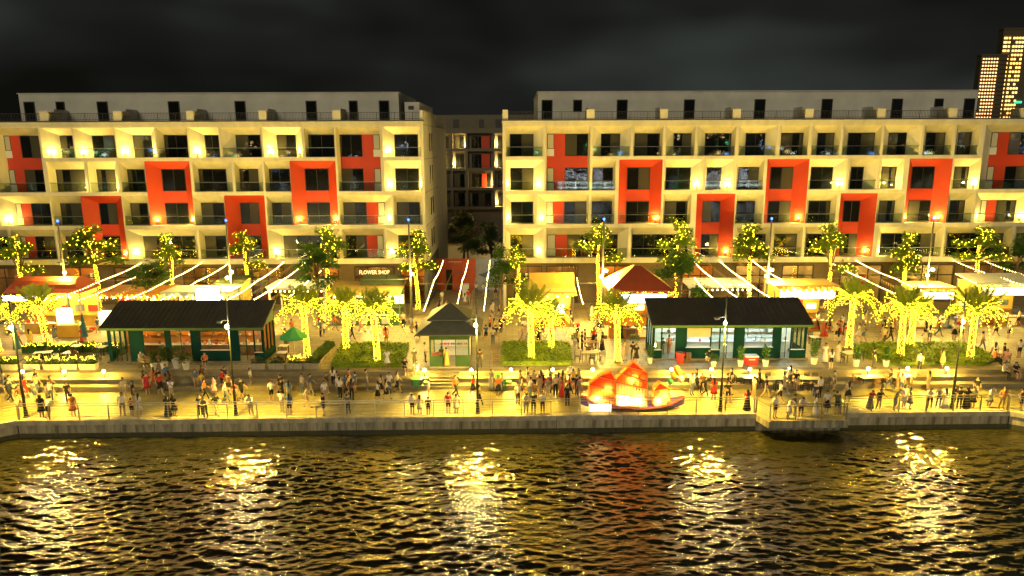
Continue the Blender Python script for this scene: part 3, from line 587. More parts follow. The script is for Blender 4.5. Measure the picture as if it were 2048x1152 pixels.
def trunk_mesh(h, r0, r1, lit, seed, m='trunk'):
    rnd = random.Random(seed); n = 9; ph = rnd.uniform(0, 6); cx = lambda z: .10*math.sin(z*.8+ph)*min(1, z)
    pts = [(cx(h*i/n), .6*cx(h*i/n+2)-.6*cx(2), h*i/n) for i in range(n+1)]; rad = [r0*(1.5 if i == 0 else 1)+(r1-r0)*i/n for i in range(n+1)]
    me = MB().tube(pts, rad, m, 10).mesh('trunk', True); bl = None
    if lit:
        P = bulb_wrap(h, lambda z: r0+(r1-r0)*z/h, lit, rnd, turns=int(h*5))
        P = [(x+cx(z), y+.6*cx(z+2)-.6*cx(2), z) for x, y, z in P]; bl = MB().octs(P, .020, 'bulb').mesh('fairy_lights')
    return me, bl
def broadleaf(label, x, y, z0, z1, w, lit, k, trunk_lit=230, group='broadleaf trees along the shop fronts'):
    T = thing('broadleaf_tree', label, 'tree', (x, y, 0), 0, group)
    h = z0+(z1-z0)*.45; me, bl = trunk_mesh(h, .17, .09, trunk_lit if lit else 0, label)
    link('trunk', me, T)
    if bl: stuff(link('fairy_lights', bl, T))
    li, lv, fb = CROWNS[(k, 1 if lit else 0)]; sc = (w/4.1, w/4.1, (z1-z0)/4.2); rz = random.Random(label).uniform(0, 6.28)
    cz = z0+(z1-z0)*.40
    cr = link('crown', lv, T, (0, 0, cz), rz, sc); link('limb', li, T, (0, 0, cz), rz, sc)
    if fb: stuff(link('fairy_lights', fb, T, (0, 0, cz), rz, sc))
    mb = MB(); mb.lathe([(.75, 0), (.75, .4), (.62, .4), (.6, .3), (.01, .3)], 'planter', 12); mb.build('tree_ring', T)
TR = [('broadleaf tree with glowing trunk at the far left edge', -50.6, 71.5, 4.4, 8.4, 4.2, 1, 0), ('wide broadleaf tree with lights, second from left edge', -42.9, 71.5, 5.0, 9.5, 6.0, 1, 1),
      ('narrow lit broadleaf tree behind left pavilion roof', -35.1, 71.5, 4.6, 8.6, 3.6, 1, 2), ('round bright green lit tree between the two orange niches', -27.26, 71.5, 4.8, 8.8, 3.6, 1, 0),
      ('lit broadleaf tree left of the flower shop', -19.1, 71.5, 5.0, 9.3, 4.6, 1, 2), ('tall fully lit tree at the left corner of the alley', -9.85, 71.5, 4.2, 8.9, 4.4, 1, 1),
      ('tall lit tree beside the yellow stall', 8.94, 71.5, 5.1, 9.4, 4.3, 1, 0), ('lit broadleaf tree behind the red tent', 17.0, 71.5, 4.7, 9.8, 4.5, 1, 1),
      ('lit tree with bright trunk behind right pavilion', 24.55, 71.5, 5.1, 9.4, 5.2, 1, 2), ('bushy lit tree right of the right pavilion roof', 32.7, 71.5, 4.1, 9.5, 4.3, 1, 0),
      ('dark leafy tree with few lights behind the palms on the right', 40.1, 71.0, 3.7, 8.6, 3.7, 1, 2), ('wide lit tree with blazing trunk near the right edge', 47.9, 71.5, 5.2, 9.0, 5.2, 1, 1)]
for a in TR: broadleaf(*a)
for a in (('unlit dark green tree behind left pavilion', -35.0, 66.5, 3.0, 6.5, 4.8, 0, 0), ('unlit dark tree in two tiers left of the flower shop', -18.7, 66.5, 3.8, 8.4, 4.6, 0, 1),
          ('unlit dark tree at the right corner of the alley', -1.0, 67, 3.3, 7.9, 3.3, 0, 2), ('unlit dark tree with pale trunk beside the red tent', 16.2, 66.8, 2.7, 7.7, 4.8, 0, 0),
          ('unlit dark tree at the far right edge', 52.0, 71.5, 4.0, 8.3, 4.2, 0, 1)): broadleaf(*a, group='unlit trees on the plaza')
broadleaf('lit tree half hidden behind the dark tree at the alley', .6, 71.5, 3.0, 7.2, 2.6, 1, 0)
# dim trees inside the alley
for a in (('spreading bare tree above the hoarding in the alley', -5.4, 86, 4.2, 7.6, 5.2, 0, 2), ('dark tree deep in the alley', -7.2, 104, 2.5, 8.0, 6.0, 0, 0), ('dark bushy tree deep in the alley by the right block', -2.8, 98, 1.5, 7.0, 5.5, 0, 1)): broadleaf(*a, group='dim trees in the alley')
# ------------------------------------------------------------------ palms
def frond_mesh(seed, L, droop, up, lit):
    rnd = random.Random(seed); mb = MB(); P = []; n = 13
    for i in range(n+1):
        t = i/n; P.append(Vector((L*(t*math.cos(up)+.0) - L*.18*droop*t*t*t, rnd.uniform(-.01, .01), L*(t*math.sin(up)-droop*t*t))))
    mb.tube(P, [.035-.028*i/n for i in range(n+1)], 'frond', 4)
    for i in range(2, 36):
        t = i/36; q = t*n; k = min(n-1, int(q)); c = P[k].lerp(P[k+1], q-k); d = (P[k+1]-P[k]).normalized()
        ll = .58*math.sin(math.pi*min(1, t*.82+.16))**.7*rnd.uniform(.8, 1.1)
        for s in (-1, 1):
            e = (d*.65+Vector((0, s, 0))*.75+Vector((0, 0, -.30+.35*(1-t)))).normalized(); w = d*.017
            mb.poly([c-w, c+e*ll*.55+w*.6+Vector((0, 0, .02)), c+e*ll+Vector((0, 0, -.10*ll)), c+e*ll*.5-w*.8], 'frond')
    me = mb.mesh('frond'); bl = None
    if lit:
        B = []
        for i in range(14):
            t = .05+.93*i/14; q = t*n; k = min(n-1, int(q)); c = P[k].lerp(P[k+1], q-k); B.append(c+Vector((rnd.uniform(-.03, .03), rnd.uniform(-.06, .06), .05)))
        for i in range(11):
            t = rnd.uniform(.25, .95); q = t*n; k = min(n-1, int(q)); c = P[k].lerp(P[k+1], q-k); B.append(c+Vector((rnd.uniform(-.1, .1), rnd.choice((-1, 1))*rnd.uniform(.1, .35), rnd.uniform(-.25, 0))))
        bl = MB().octs(B, .0155, 'bulb').mesh('fairy_lights')
    return me, bl
FR_LOW = [frond_mesh(60+i, 2.65+.15*i, .66+.12*i, .62-.1*i, True) for i in range(3)]
FR_MID = [frond_mesh(70+i, 2.35, .34+.1*i, .75, True) for i in range(2)]
FR_TOP = [frond_mesh(80+i, 2.0+.1*i, .10, 1.25-.15*i, False) for i in range(3)]
PALM_TR = {}
def palm(label, x, y, h, lean, seed, scale=1.0):
    rnd = random.Random(seed); T = thing('palm_tree', label, 'palm tree', (x, y, 0), 0, 'palms wrapped in fairy lights')
    n = 12; cx = lambda z: lean*(z/h)**1.3; rad = lambda z: .21-.05*(z/h)+(.06 if z < .3 else 0)+(.05 if z > h-.4 else 0)
    mb = MB(); zs = []; pts = []; rr = []
    for i in range(2*n+1):
        z = h*i/(2*n); pts.append((cx(z), 0, z)); rr.append(rad(z)*(1.05 if i % 2 else .97))
    mb.tube(pts, rr, 'palm_trunk', 10); mb.build('trunk', T)
    P = bulb_wrap(h, rad, int(62*h), rnd, .03, int(h*6)); stuff(link('fairy_lights', MB().octs([(a+cx(c), b, c) for a, b, c in P], .019, 'bulb').mesh('fairy_lights'), T))
    top = (lean, 0, h)
    def put(meshes, n, tilt, a0):
        for i in range(n):
            me, bl = meshes[rnd.randrange(len(meshes))]; f = link('frond', me, T, top); s = scale*rnd.uniform(.98, 1.2)
            f.rotation_euler = (0, rnd.uniform(-tilt, tilt), a0+2*math.pi*i/n+rnd.uniform(-.2, .2)); f.scale = (s, s, s)
            if bl: stuff(link('fairy_lights', bl, f))
    put(FR_LOW, 16, .12, rnd.uniform(0, 6)); put(FR_MID, 9, .15, rnd.uniform(0, 6)); put(FR_TOP, 15, .22, rnd.uniform(0, 6))
for i, a in enumerate((('leaning palm wrapped in lights behind the blue umbrella on the left', -40.13, 58.75, 3.7, -.45), ('palm wrapped in lights at the very left edge of the view', -43.6, 57.6, 3.3, -.2),
          ('palm wrapped in lights beside the green parasol', -16.77, 55.44, 4.3, -.1), ('palm wrapped in lights, rear one of the left lawn', -13.99, 57.24, 3.9, 0), ('palm wrapped in lights at the front of the left lawn', -10.73, 53.9, 4.3, -.2),
          ('palm wrapped in lights at the front of the lawn right of the kiosk', 1.55, 54.3, 4.4, -.1), ('shorter palm wrapped in lights, rear one right of the kiosk', 3.32, 57.32, 3.0, -.1), ('palm wrapped in lights left of the right pavilion', 8.44, 54.2, 4.0, -.15),
          ('palm wrapped in lights just right of the right pavilion', 28.63, 57.75, 4.3, 0), ('palm wrapped in lights at the front of the right lawn', 31.68, 55.28, 4.1, -.1), ('palm wrapped in lights at the back of the right lawn', 34.08, 58.14, 3.3, 0),
          ('rightmost palm wrapped in lights on the right lawn', 36.9, 54.54, 3.9, -.05))):
    palm(*a, seed=200+i, scale=(1.0, .95, .95, .9, 1.0, 1.05, .85, 1.0, .95, 1.0, .85, 1.12)[i])
# ------------------------------------------------------------------ lamps
for i, x in enumerate((-42.1, -26.5, -9.57, 8.55, 24.1, 39.16)):
    nm = ('above the red barrel roof on the left', 'behind the left pavilion', 'at the left corner of the alley', 'beside the yellow stall', 'behind the right pavilion', 'behind the right-hand palms')[i]
    T = thing('light_mast', 'tall grey light mast with blue beacon '+nm, 'lamp post', (x, 65.3, 0), 0, 'tall light masts on the plaza')
    mb = MB(); mb.tube([(0, 0, 0), (0, 0, 5.0), (0, 0, 10.2)], [.13, .10, .07], 'pole_grey', 10); mb.build('pole', T)
    mb = MB(); mb.box(-.25, .25, -.25, .25, 0, .25, 'concrete'); mb.build('base', T)
    mb = MB(); mb.ball((0, 0, 10.35), .11, 'blue_beacon'); mb.build('beacon', T); lamp(T, (0, -.2, 10.4), 25, (.08, .2, 1), .08)
    for (dx, dz) in (((-.2, 5.0), (.22, 5.55)) if i != 2 else ((.2, 5.3),)):
        mb = MB(); mb.box(dx-.16, dx+.16, -.32, -.14, dz-.12, dz+.12, 'pole_dark'); mb.box(-.03, .03, -.2, 0, dz-.03, dz+.03, 'pole_grey'); hd = mb.build('flood_head', T)
        mb = MB(); mb.box(dx-.13, dx+.13, -.34, -.322, dz-.09, dz+.09, 'flood'); mb.build('lens', hd)
        lamp(hd, (dx, -.55, dz), E_FLOOD, (1, .67, .13), .12)
for i, (x, y) in enumerate(((-33.07, 45.25), (-18.81, 45.3), (-2.37, 45.5), (14.27, 45.75), (30.3, 46.0))):
    nm = ('at the left end of the promenade', 'in front of left pavilion', 'in front of the kiosk', 'right of the lantern boat', 'at the right end of the promenade')[i]
    T = thing('promenade_lamp', 'dark slim lamp post '+nm, 'lamp post', (x, y, ZP), 0, 'lamp posts along the quay railing')
    mb = MB(); mb.tube([(0, 0, 0), (0, 0, 2.2), (0, 0, 2.3), (0, 0, 8.2)], [.10, .085, .06, .045], 'pole_dark', 8); mb.build('pole', T); mb = MB(); mb.lathe([(.2, 0), (.2, .06), (.13, .1), (.12, .5), (.09, .55)], 'pole_dark', 10); mb.build('base', T)
    mb = MB(); mb.box(-.62, 0, -.02, .02, 6.70, 6.74, 'pole_dark'); ar = mb.build('arm', T); mb = MB(); mb.box(-.72, -.42, -.12, .12, 6.55, 6.70, 'pole_dark'); mb.build('lamp_head', T)
    if 1:  # light on the right-end post is added, to brighten the promenade there
        mb = MB(); mb.lathe([(.02, 6.20), (.09, 6.28), (.10, 6.36), (.02, 6.46)], 'lamp_glass', 8, (-.05, -.16, 0)); mb.build('bulb', T); spot_down(T, (-.05, -.2, 6.1), E_LAMP, (1, .66, .07))
bx = [-37.6, -34.4, -31.36, -6.75, -3.14, -.1, 3.09, 6.17, 12.23, 15.29, 18.23, 21.29, 27.31, 30.36, 33.36]
bn = ['first from the left end', 'second from the left end', 'third from the left end', 'at the left side of the kiosk steps', 'at the right side of the kiosk steps', 'right of the promenade lamp by the kiosk', 'behind the crowd left of the boat', 'just behind the boat bow',
      'left of the quay lamp by the boat', 'right of the quay lamp by the boat', 'in front of the red cooler', 'at the right end of the pavilion deck', 'third from the right end', 'second from the right end', 'last at the right end']
for x, n_ in zip(bx, bn):
    T = thing('step_light', 'small glaring step bollard light, '+n_, 'light', (x, 51.75, -.3), 0, 'bollard lights along the terrace steps')
    mb = MB(); mb.tube([(0, 0, 0), (0, 0, .42)], .05, 'pole_dark', 8); mb.build('post', T); mb = MB(); mb.ball((0, 0, .52), .11, 'flood', 8, 5); mb.build('lens', T); lamp(T, (0, -.16, .56), E_STEP, (1, .66, .07), .09)
# ------------------------------------------------------------------ festoon strings and bunting, running from the facade towards the river
def catenary(a, b, sag, n):
    a, b = Vector(a), Vector(b); return [a.lerp(b, i/n)-Vector((0, 0, 4*sag*(i/n)*(1-i/n))) for i in range(n+1)]
def festoon(label, pts, lit=True, step=.42):
    T = thing('festoon_string' if lit else 'bunting_string', label, 'string lights' if lit else 'bunting', (0, 0, 0), 0, 'lit festoon strings over the plaza' if lit else 'unlit bunting over the plaza')
    P = []
    for (a, b, s) in pts: P += catenary(a, b, s, 14)
    mb = MB(); mb.tube(P, .012, 'wire', 4); mb.build('cable', T)
    B = []; acc = 0
    for p, q in zip(P, P[1:]):
        L = (q-p).length; d = acc
        while d < L: B.append(p.lerp(q, d/L)-Vector((0, 0, .07))); d += step if lit else .42
        acc = d-L
    if lit: stuff(MB().octs(B, .046, 'string_bulb').build('bulb', T))
    else:
        mb = MB()
        for p in B: mb.poly([p+Vector((-.0, -.1, .06)), p+Vector((0, .1, .06)), p+Vector((.02, 0, -.3))], 'pennant'); 
        stuff(mb.build('pennant', T))
def run(x, near=58.6, far=73.9, zn=4.35, zf=5.0): return [((x, far, zf), (x, 66, 4.55), .12), ((x, 66, 4.55), (x, near, zn), .12)]
for x, nm in ((-39.4, 'leftmost over the barrel-roofed stall'), (-37.0, 'over the left food stalls, second from left'), (-33.0, 'just left of the white screen stall'), (-30.0, 'over the white screen stall'), (-24.3, 'long one left of the pergola'), (-22.0, 'middle one over the pergola'), (-19.4, 'right one by the left lawn palms'),
              (6.3, 'short one beside the yellow stall'), (9.0, 'in front of the red tent, left side'), (14.3, 'in front of the red tent, right side'), (17.7, 'left end of right pavilion roof'), (19.3, 'middle of right pavilion roof'), (22.1, 'right part of right pavilion roof'), (25.6, 'over the blazing yellow stall'), (33.6, 'left one behind the right lawn palms'), (36.6, 'long one behind the right lawn palms'), (46.9, 'second from right edge'), (50.0, 'rightmost one at the edge')):
    near = 60.5 if x in (6.3, 9.0) else 58.6
    festoon('lit festoon string, '+nm, run(x, near, zn=3.4 if x == 6.3 else 4.35) if x not in (14.3, 17.7, 6.3, 9.0) else [((x, 67, 4.5), (x, near, 3.4 if x < 10 else 4.0), .25)])
for x, nm in ((-8.0, 'left'), (-5.1, 'middle'), (-2.55, 'right')): festoon('lit festoon string down the alley mouth, %s of three' % nm, [((x, 81, 4.0), (x, 71, 3.6), .25), ((x, 71, 3.6), (x, 62, 2.5), .1)])
for x, nm in ((-35.0, 'over the left food stalls'), (-23.1, 'between the pergola festoons'), (-20.7, 'right of the pergola'), (-6.6, 'left one at the alley mouth'), (-3.8, 'right one at the alley mouth'), (20.7, 'between the festoons over right pavilion'), (24.0, 'behind right pavilion ridge end'), (35.0, 'behind the right palms')):
    festoon('unlit pennant string, '+nm, run(x) if abs(x) > 8 else [((x, 81, 4.0), (x, 71, 3.5), .3), ((x, 71, 3.5), (x, 62, 2.5), .15)], False)
for nm, x0, x1, y, z in (('left half', -42.1, -9.57, 66, 4.62), ('right half', 8.5, 39.2, 66, 4.62), ('across the alley', -9.57, 8.5, 66, 4.2)):
    T = thing('support_wire', 'thin support wire for the festoons, '+nm+' of plaza', 'wire'); mb = MB(); mb.tube(catenary((x0, y, z), (x1, y, z), .12, 16), .016, 'wire', 4); mb.build('cable', T)
# ------------------------------------------------------------------ dark green pavilions
def pavilion(label, x0, x1, yf, yr, segs, inner, light, ecol, en, roof_t):
    T = thing('pavilion', label, 'pavilion'); G = 'green_paint'; H = 2.92
    mb = MB(); mb.box(x0-.15, x1+.15, yf-.15, yr+.1, .0, .10, 'terrace'); mb.build('floor', T)
    # rear wall and side walls
    mb = MB(); mb.box(x0, x1, yr-.1, yr, .10, 4.2, G); mb.build('rear_wall', T)
    mb = MB(); mb.box(x0+.1, x1-.1, yr-.14, yr-.102, .10, 2.9, inner); mb.build('inner_lining', T)
    for s, x in ((-1, x0), (1, x1)):
        a, b = (x, x+.1) if s < 0 else (x-.1, x)
        mb = MB(); mb.box(a, b, yf+.1, yr-.1, .10, .75, G)
        for k in range(4): y = yf+.1+(yr-yf-.3)*k/3; mb.box(a, b, y, y+.09, .75, H, G)
        mb.raw([(a, yf, H), (b, yf, H), (b, yr, H), (a, yr, H), (a, yf, 3.0), (b, yf, 3.0), (b, yr, 4.35), (a, yr, 4.35)], [(0, 1, 5, 4), (1, 2, 6, 5), (2, 3, 7, 6), (3, 0, 4, 7)], 'green_light'); mb.build('side_wall', T)
        for k in range(3):
            ya = yf+.19+(yr-yf-.3)*k/3; yb = yf+.1+(yr-yf-.3)*(k+1)/3; p = MB(); p.box(a+.04, b-.05, ya, yb, .75, H, 'glass_shop'); p.build('side_pane', T)
    mb = MB(); mb.box(x0, x1, yf-.01, yf+.1, 2.68, H+.12, G); mb.build('lintel', T)
    for (a, b, kind) in segs:
        if kind == 'wall': mb = MB(); mb.box(a, b, yf, yf+.1, .10, 2.68, G); mb.build('wall_panel', T); continue
        lo = {'win': 1.0, 'low': .8, 'door': .12, 'open': .12, 'glz': .12, 'blind': 1.0, 'awn': 1.0, 'rail': .12}[kind]
        mb = MB()
        if lo > .5: mb.box(a, b, yf+.005, yf+.095, .10, lo, G)
        f = .05
        mb.box(a, a+f, yf-.02, yf+.06, lo, 2.68, G); mb.box(b-f, b, yf-.02, yf+.06, lo, 2.68, G); mb.box(a+f, b-f, yf-.02, yf+.06, 2.63, 2.68, G)
        if lo > .5: mb.box(a-.02, b+.02, yf-.06, yf+.06, lo, lo+.05, 'white_top')
        if kind == 'glz':
            for k in range(1, 4): x = a+(b-a)*k/4; mb.box(x-.025, x+.025, yf-.015, yf+.05, lo, 2.63, G)
        w = mb.build('door' if kind in ('door', 'open') else 'window', T)
        if kind in ('win', 'low', 'glz'): p = MB(); p.box(a+f, b-f, yf+.01, yf+.02, lo+.05, 2.63, 'glass_shop'); p.build('pane', w)
        if kind == 'door': p = MB(); p.box(a+f, (a+b)/2, yf+.03, yf+.04, lo, 2.6, 'glass_shop'); p.build('pane', w); p = MB(); p.box((a+b)/2-.02, (a+b)/2+.02, yf, yf+.05, lo, 2.63, G); p.build('door_stile', w)
        if kind == 'blind': p = MB(); p.box(a+f, b-f, yf-.03, yf-.01, 1.9, 2.63, 'cloth_table'); p.build('roller_blind', w)
        if kind == 'awn':
            p = MB(); q = lambda x, t: (x, yf-.75*t, 2.6-.62*t); m_ = (a+b)/2
            for (xa, xb) in ((a+.06, a+.10), (m_-.02, m_+.02), (b-.10, b-.06)): p.raw([q(xa, 0), q(xb, 0), q(xb, 1), q(xa, 1)], [(0, 1, 2, 3)], 'frame_dark')
            for t in (0, .94): p.raw([q(a+.06, t), q(b-.06, t), q(b-.06, t+.06), q(a+.06, t+.06)], [(0, 1, 2, 3)], 'frame_dark')
            s_ = p.build('awning_sash', w); p = MB(); p.raw([q(a+.1, .06), q(b-.1, .06), q(b-.1, .94), q(a+.1, .94)], [(0, 1, 2, 3)], 'glass_shop'); p.build('pane', s_)
    # roof: ribbed metal sheet on a sloping slab
    y0, z0, y1, z1 = yf-.62, 3.0, yr+.12, 4.52; xa, xb = x0-.25, x1+.25; th = .12
    mb = MB(); mb.raw([(xa, y0, z0), (xb, y0, z0), (xb, y1, z1), (xa, y1, z1), (xa, y0, z0-th), (xb, y0, z0-th), (xb, y1, z1-th), (xa, y1, z1-th)], [(0, 1, 2, 3), (4, 7, 6, 5), (0, 4, 5, 1), (1, 5, 6, 2), (2, 6, 7, 3), (3, 7, 4, 0)], 'roof_dark'); r_ = mb.build('roof', T)
    n = int((xb-xa)/.42); sl = (z1-z0)/(y1-y0); rib = MB(); rib.raw([(-.02, 0, 0), (.02, 0, 0), (.02, y1-y0, z1-z0), (-.02, y1-y0, z1-z0), (-.012, 0, .04), (.012, 0, .04), (.012, y1-y0, z1-z0+.04), (-.012, y1-y0, z1-z0+.04)], [(0, 1, 5, 4), (1, 2, 6, 5), (3, 0, 4, 7), (4, 5, 6, 7)], 'roof_dark'); rm = rib.mesh('roof_rib')
    for i in range(n+1): link('roof_rib', rm, r_, (xa+.02+(xb-xa-.04)*i/n, y0, z0))
    mb = MB(); mb.box(xa, xb, y0-.06, y0-.002, z0-.16, z0+.03, 'green_light'); mb.build('gutter', T)
    # fittings seen through the openings
    mb = MB(); mb.box(x0+.8, x1-.8, yr-1.15, yr-.6, .10, 1.0, 'stall_white' if light == 'lit_cool' else 'wood'); mb.box(x0+.75, x1-.75, yr-1.2, yr-.55, 1.0, 1.05, 'white_top'); mb.build('counter', T)
    rnd = random.Random(label)
    for k in range(26):
        x = rnd.uniform(x0+.9, x1-.9); mb = MB(); h = rnd.uniform(.12, .4); mb.lathe([(.01, 0), (.09, 0), (.1, h*.6), (.04, h), (.01, h)], rnd.choice(['pot_white', 'steel', 'wood', 'cooler_red', 'white_top', 'yellow_wall']), 7); mb.build('counter_ware', T, (x, yr-.9+rnd.uniform(-.2, .2), 1.051))
    for z in (1.55, 2.05):
        mb = MB(); mb.box(x0+1.2, x1-1.2, yr-.38, yr-.145, z, z+.04, 'wood'); mb.build('shelf', T)
        for k in range(18):
            x = rnd.uniform(x0+1.3, x1-1.3); mb = MB(); h = rnd.uniform(.14, .32); mb.box(-.08, .08, -.08, .08, 0, h, rnd.choice(['pot_white', 'steel', 'wood', 'green_light', 'white_top', 'orange_wall'])); mb.build('shelf_ware', T, (x, yr-.26, z+.041))
    for k in range(4):
        x = x0+(x1-x0)*(k+.5)/4; mb = MB(); mb.box(x-.6, x+.6, yf+1.2, yf+1.28, 2.72, 2.78, 'led_white' if light == 'lit_cool' else 'led_warm'); tb = mb.build('ceiling_tube', T); lamp(tb, (x, yf+1.24, 2.6), en, ecol, .25)
    return T
f1 = lambda p: -32.5+(p-220)*12.5/308
f2 = lambda p: 11.34+(p-1303)*12.45/307
PV1 = pavilion('dark green pavilion with warm lit bar, left of the lawn', f1(220), f1(529), 54.65, 57.35, [(f1(a), f1(b), k) for a, b, k in ((220, 226, 'wall'), (226, 264, 'glz'), (264, 290, 'wall'), (290, 335, 'open'), (335, 344, 'wall'), (344, 386, 'door'), (386, 403, 'wall'), (403, 460, 'awn'), (460, 479, 'wall'), (479, 510, 'door'), (510, 526, 'low'), (526, 529, 'wall'))], 'orange_wall', 'lit_amber', (1, .62, .22), 60, 0)
PV2 = pavilion('dark green pavilion with cool white interior, behind the lantern boat', f2(1303), f2(1610), 54.95, 57.75, [(f2(a), f2(b), k) for a, b, k in ((1303, 1306, 'wall'), (1306, 1321, 'low'), (1321, 1350, 'door'), (1350, 1370, 'wall'), (1370, 1419, 'blind'), (1419, 1437, 'low'), (1437, 1466, 'door'), (1466, 1485, 'wall'), (1485, 1543, 'awn'), (1543, 1558, 'wall'), (1558, 1579, 'door'), (1579, 1606, 'low'), (1606, 1610, 'wall'))], 'stall_white', 'lit_cool', (.75, .95, 1), 150, 0)
o = link('sign_lettering', text_mesh('LLUNA', .42, 'sign_letter', .03), PV1, (f1(366), 54.5, 2.70)); o.rotation_euler = (R(90), 0, 0); o.scale = (1.15, 1, 1)
# ------------------------------------------------------------------ kiosk with two-tier pyramid roof
K = thing('kiosk', 'small green kiosk with two-tier pyramid roof above the steps', 'kiosk', (-4.9, 54.5, 0))
w = 1.57
mb = MB(); mb.box(-w, w, -w, w, 0, .12, 'terrace'); mb.build('floor', K)
for sx in (-1, 1):
    for sy in (-1, 1): mb = MB(); mb.box(sx*w-.08 if sx > 0 else sx*w, sx*w if sx > 0 else sx*w+.08, sy*w-.08 if sy > 0 else sy*w, sy*w if sy > 0 else sy*w+.08, .12, 2.8, 'kiosk_green'); mb.build('post', K)
mb = MB(); mb.box(-w+.08, w-.08, -w+.005, w-.005, 2.25, 2.8, 'kiosk_green') if 0 else None
for a, b, c, d in ((-w+.08, w-.08, -w, -w+.07), (-w+.08, w-.08, w-.07, w), (-w, -w+.07, -w+.08, w-.08), (w-.07, w, -w+.08, w-.08)): m2 = MB(); m2.box(a, b, c, d, 2.3, 2.8, 'kiosk_green'); m2.build('lintel', K)
m2 = MB(); m2.box(-w+.08, -.55, -w, -w+.07, .12, .95, 'kiosk_green'); m2.build('front_panel', K); m2 = MB(); m2.box(.45, w-.08, -w, -w+.07, .12, .95, 'kiosk_green'); m2.build('front_panel', K)
for a, b in ((-w+.08, -.55), (.45, w-.08)):
    m2 = MB(); m2.box(a, a+.05, -w, -w+.06, .95, 2.3, 'kiosk_green'); m2.box(b-.05, b, -w, -w+.06, .95, 2.3, 'kiosk_green'); wn_ = m2.build('window', K); m2 = MB(); m2.box(a+.05, b-.05, -w+.02, -w+.03, .95, 2.3, 'glass_shop'); m2.build('pane', wn_)
m2 = MB(); m2.box(-w+.08, w-.08, w-.07, w, .12, 2.3, 'white_top'); m2.build('rear_panel', K)
for k in range(2): m2 = MB(); m2.box(-w+.1, w-.1, w-.42, w-.08, 1.0+.6*k, 1.05+.6*k, 'white_top'); m2.build('shelf', K)
rk = random.Random(5)
for k in range(24): m2 = MB(); m2.ball((0, 0, .1), .1, rk.choice(['cooler_red', 'orange_wall', 'pot_white', 'leaf', 'yellow_wall']), 6, 4); m2.build('flower_pot', K, (rk.uniform(-1.3, 1.3), w-.25, 1.05+.6*rk.randrange(2)))
for k in range(16): m2 = MB(); m2.ball((0, 0, .1), .12, rk.choice(['cooler_red', 'tent_red', 'leaf_dark']), 6, 4); m2.build('flower_bunch', K, (rk.uniform(-1.4, -.7), -w+.3+rk.uniform(-.1, .1), .95+rk.uniform(0, .1)))
def pyramid(h0, z0, h1, z1, m, name, th=.1):
    q = MB(); V = [(sx*h, sy*h, z) for h, z in ((h0, z0), (h1, z1)) for sx, sy in ((-1, -1), (1, -1), (1, 1), (-1, 1))]+[(sx*h0, sy*h0, z0-th) for sx, sy in ((-1, -1), (1, -1), (1, 1), (-1, 1))]
    q.raw(V, [(0, 1, 5, 4), (1, 2, 6, 5), (2, 3, 7, 6), (3, 0, 4, 7), (4, 5, 6, 7), (8, 9, 1, 0), (9, 10, 2, 1), (10, 11, 3, 2), (11, 8, 0, 3), (11, 10, 9, 8)], m); return q.build(name, K)
pyramid(2.52, 2.95, 1.35, 3.70, 'kiosk_roof', 'lower_roof'); m2 = MB(); m2.box(-1.25, 1.25, -1.25, 1.25, 3.6, 3.95, 'kiosk_green'); m2.build('roof_collar', K); pyramid(1.68, 3.92, .03, 4.95, 'kiosk_roof', 'upper_roof')
m2 = MB(); m2.box(-.5, .5, -.05, .05, 2.7, 2.76, 'led_warm'); tb = m2.build('ceiling_lamp', K); lamp(tb, (0, -.2, 2.5), 120, (1, .82, .5), .2)
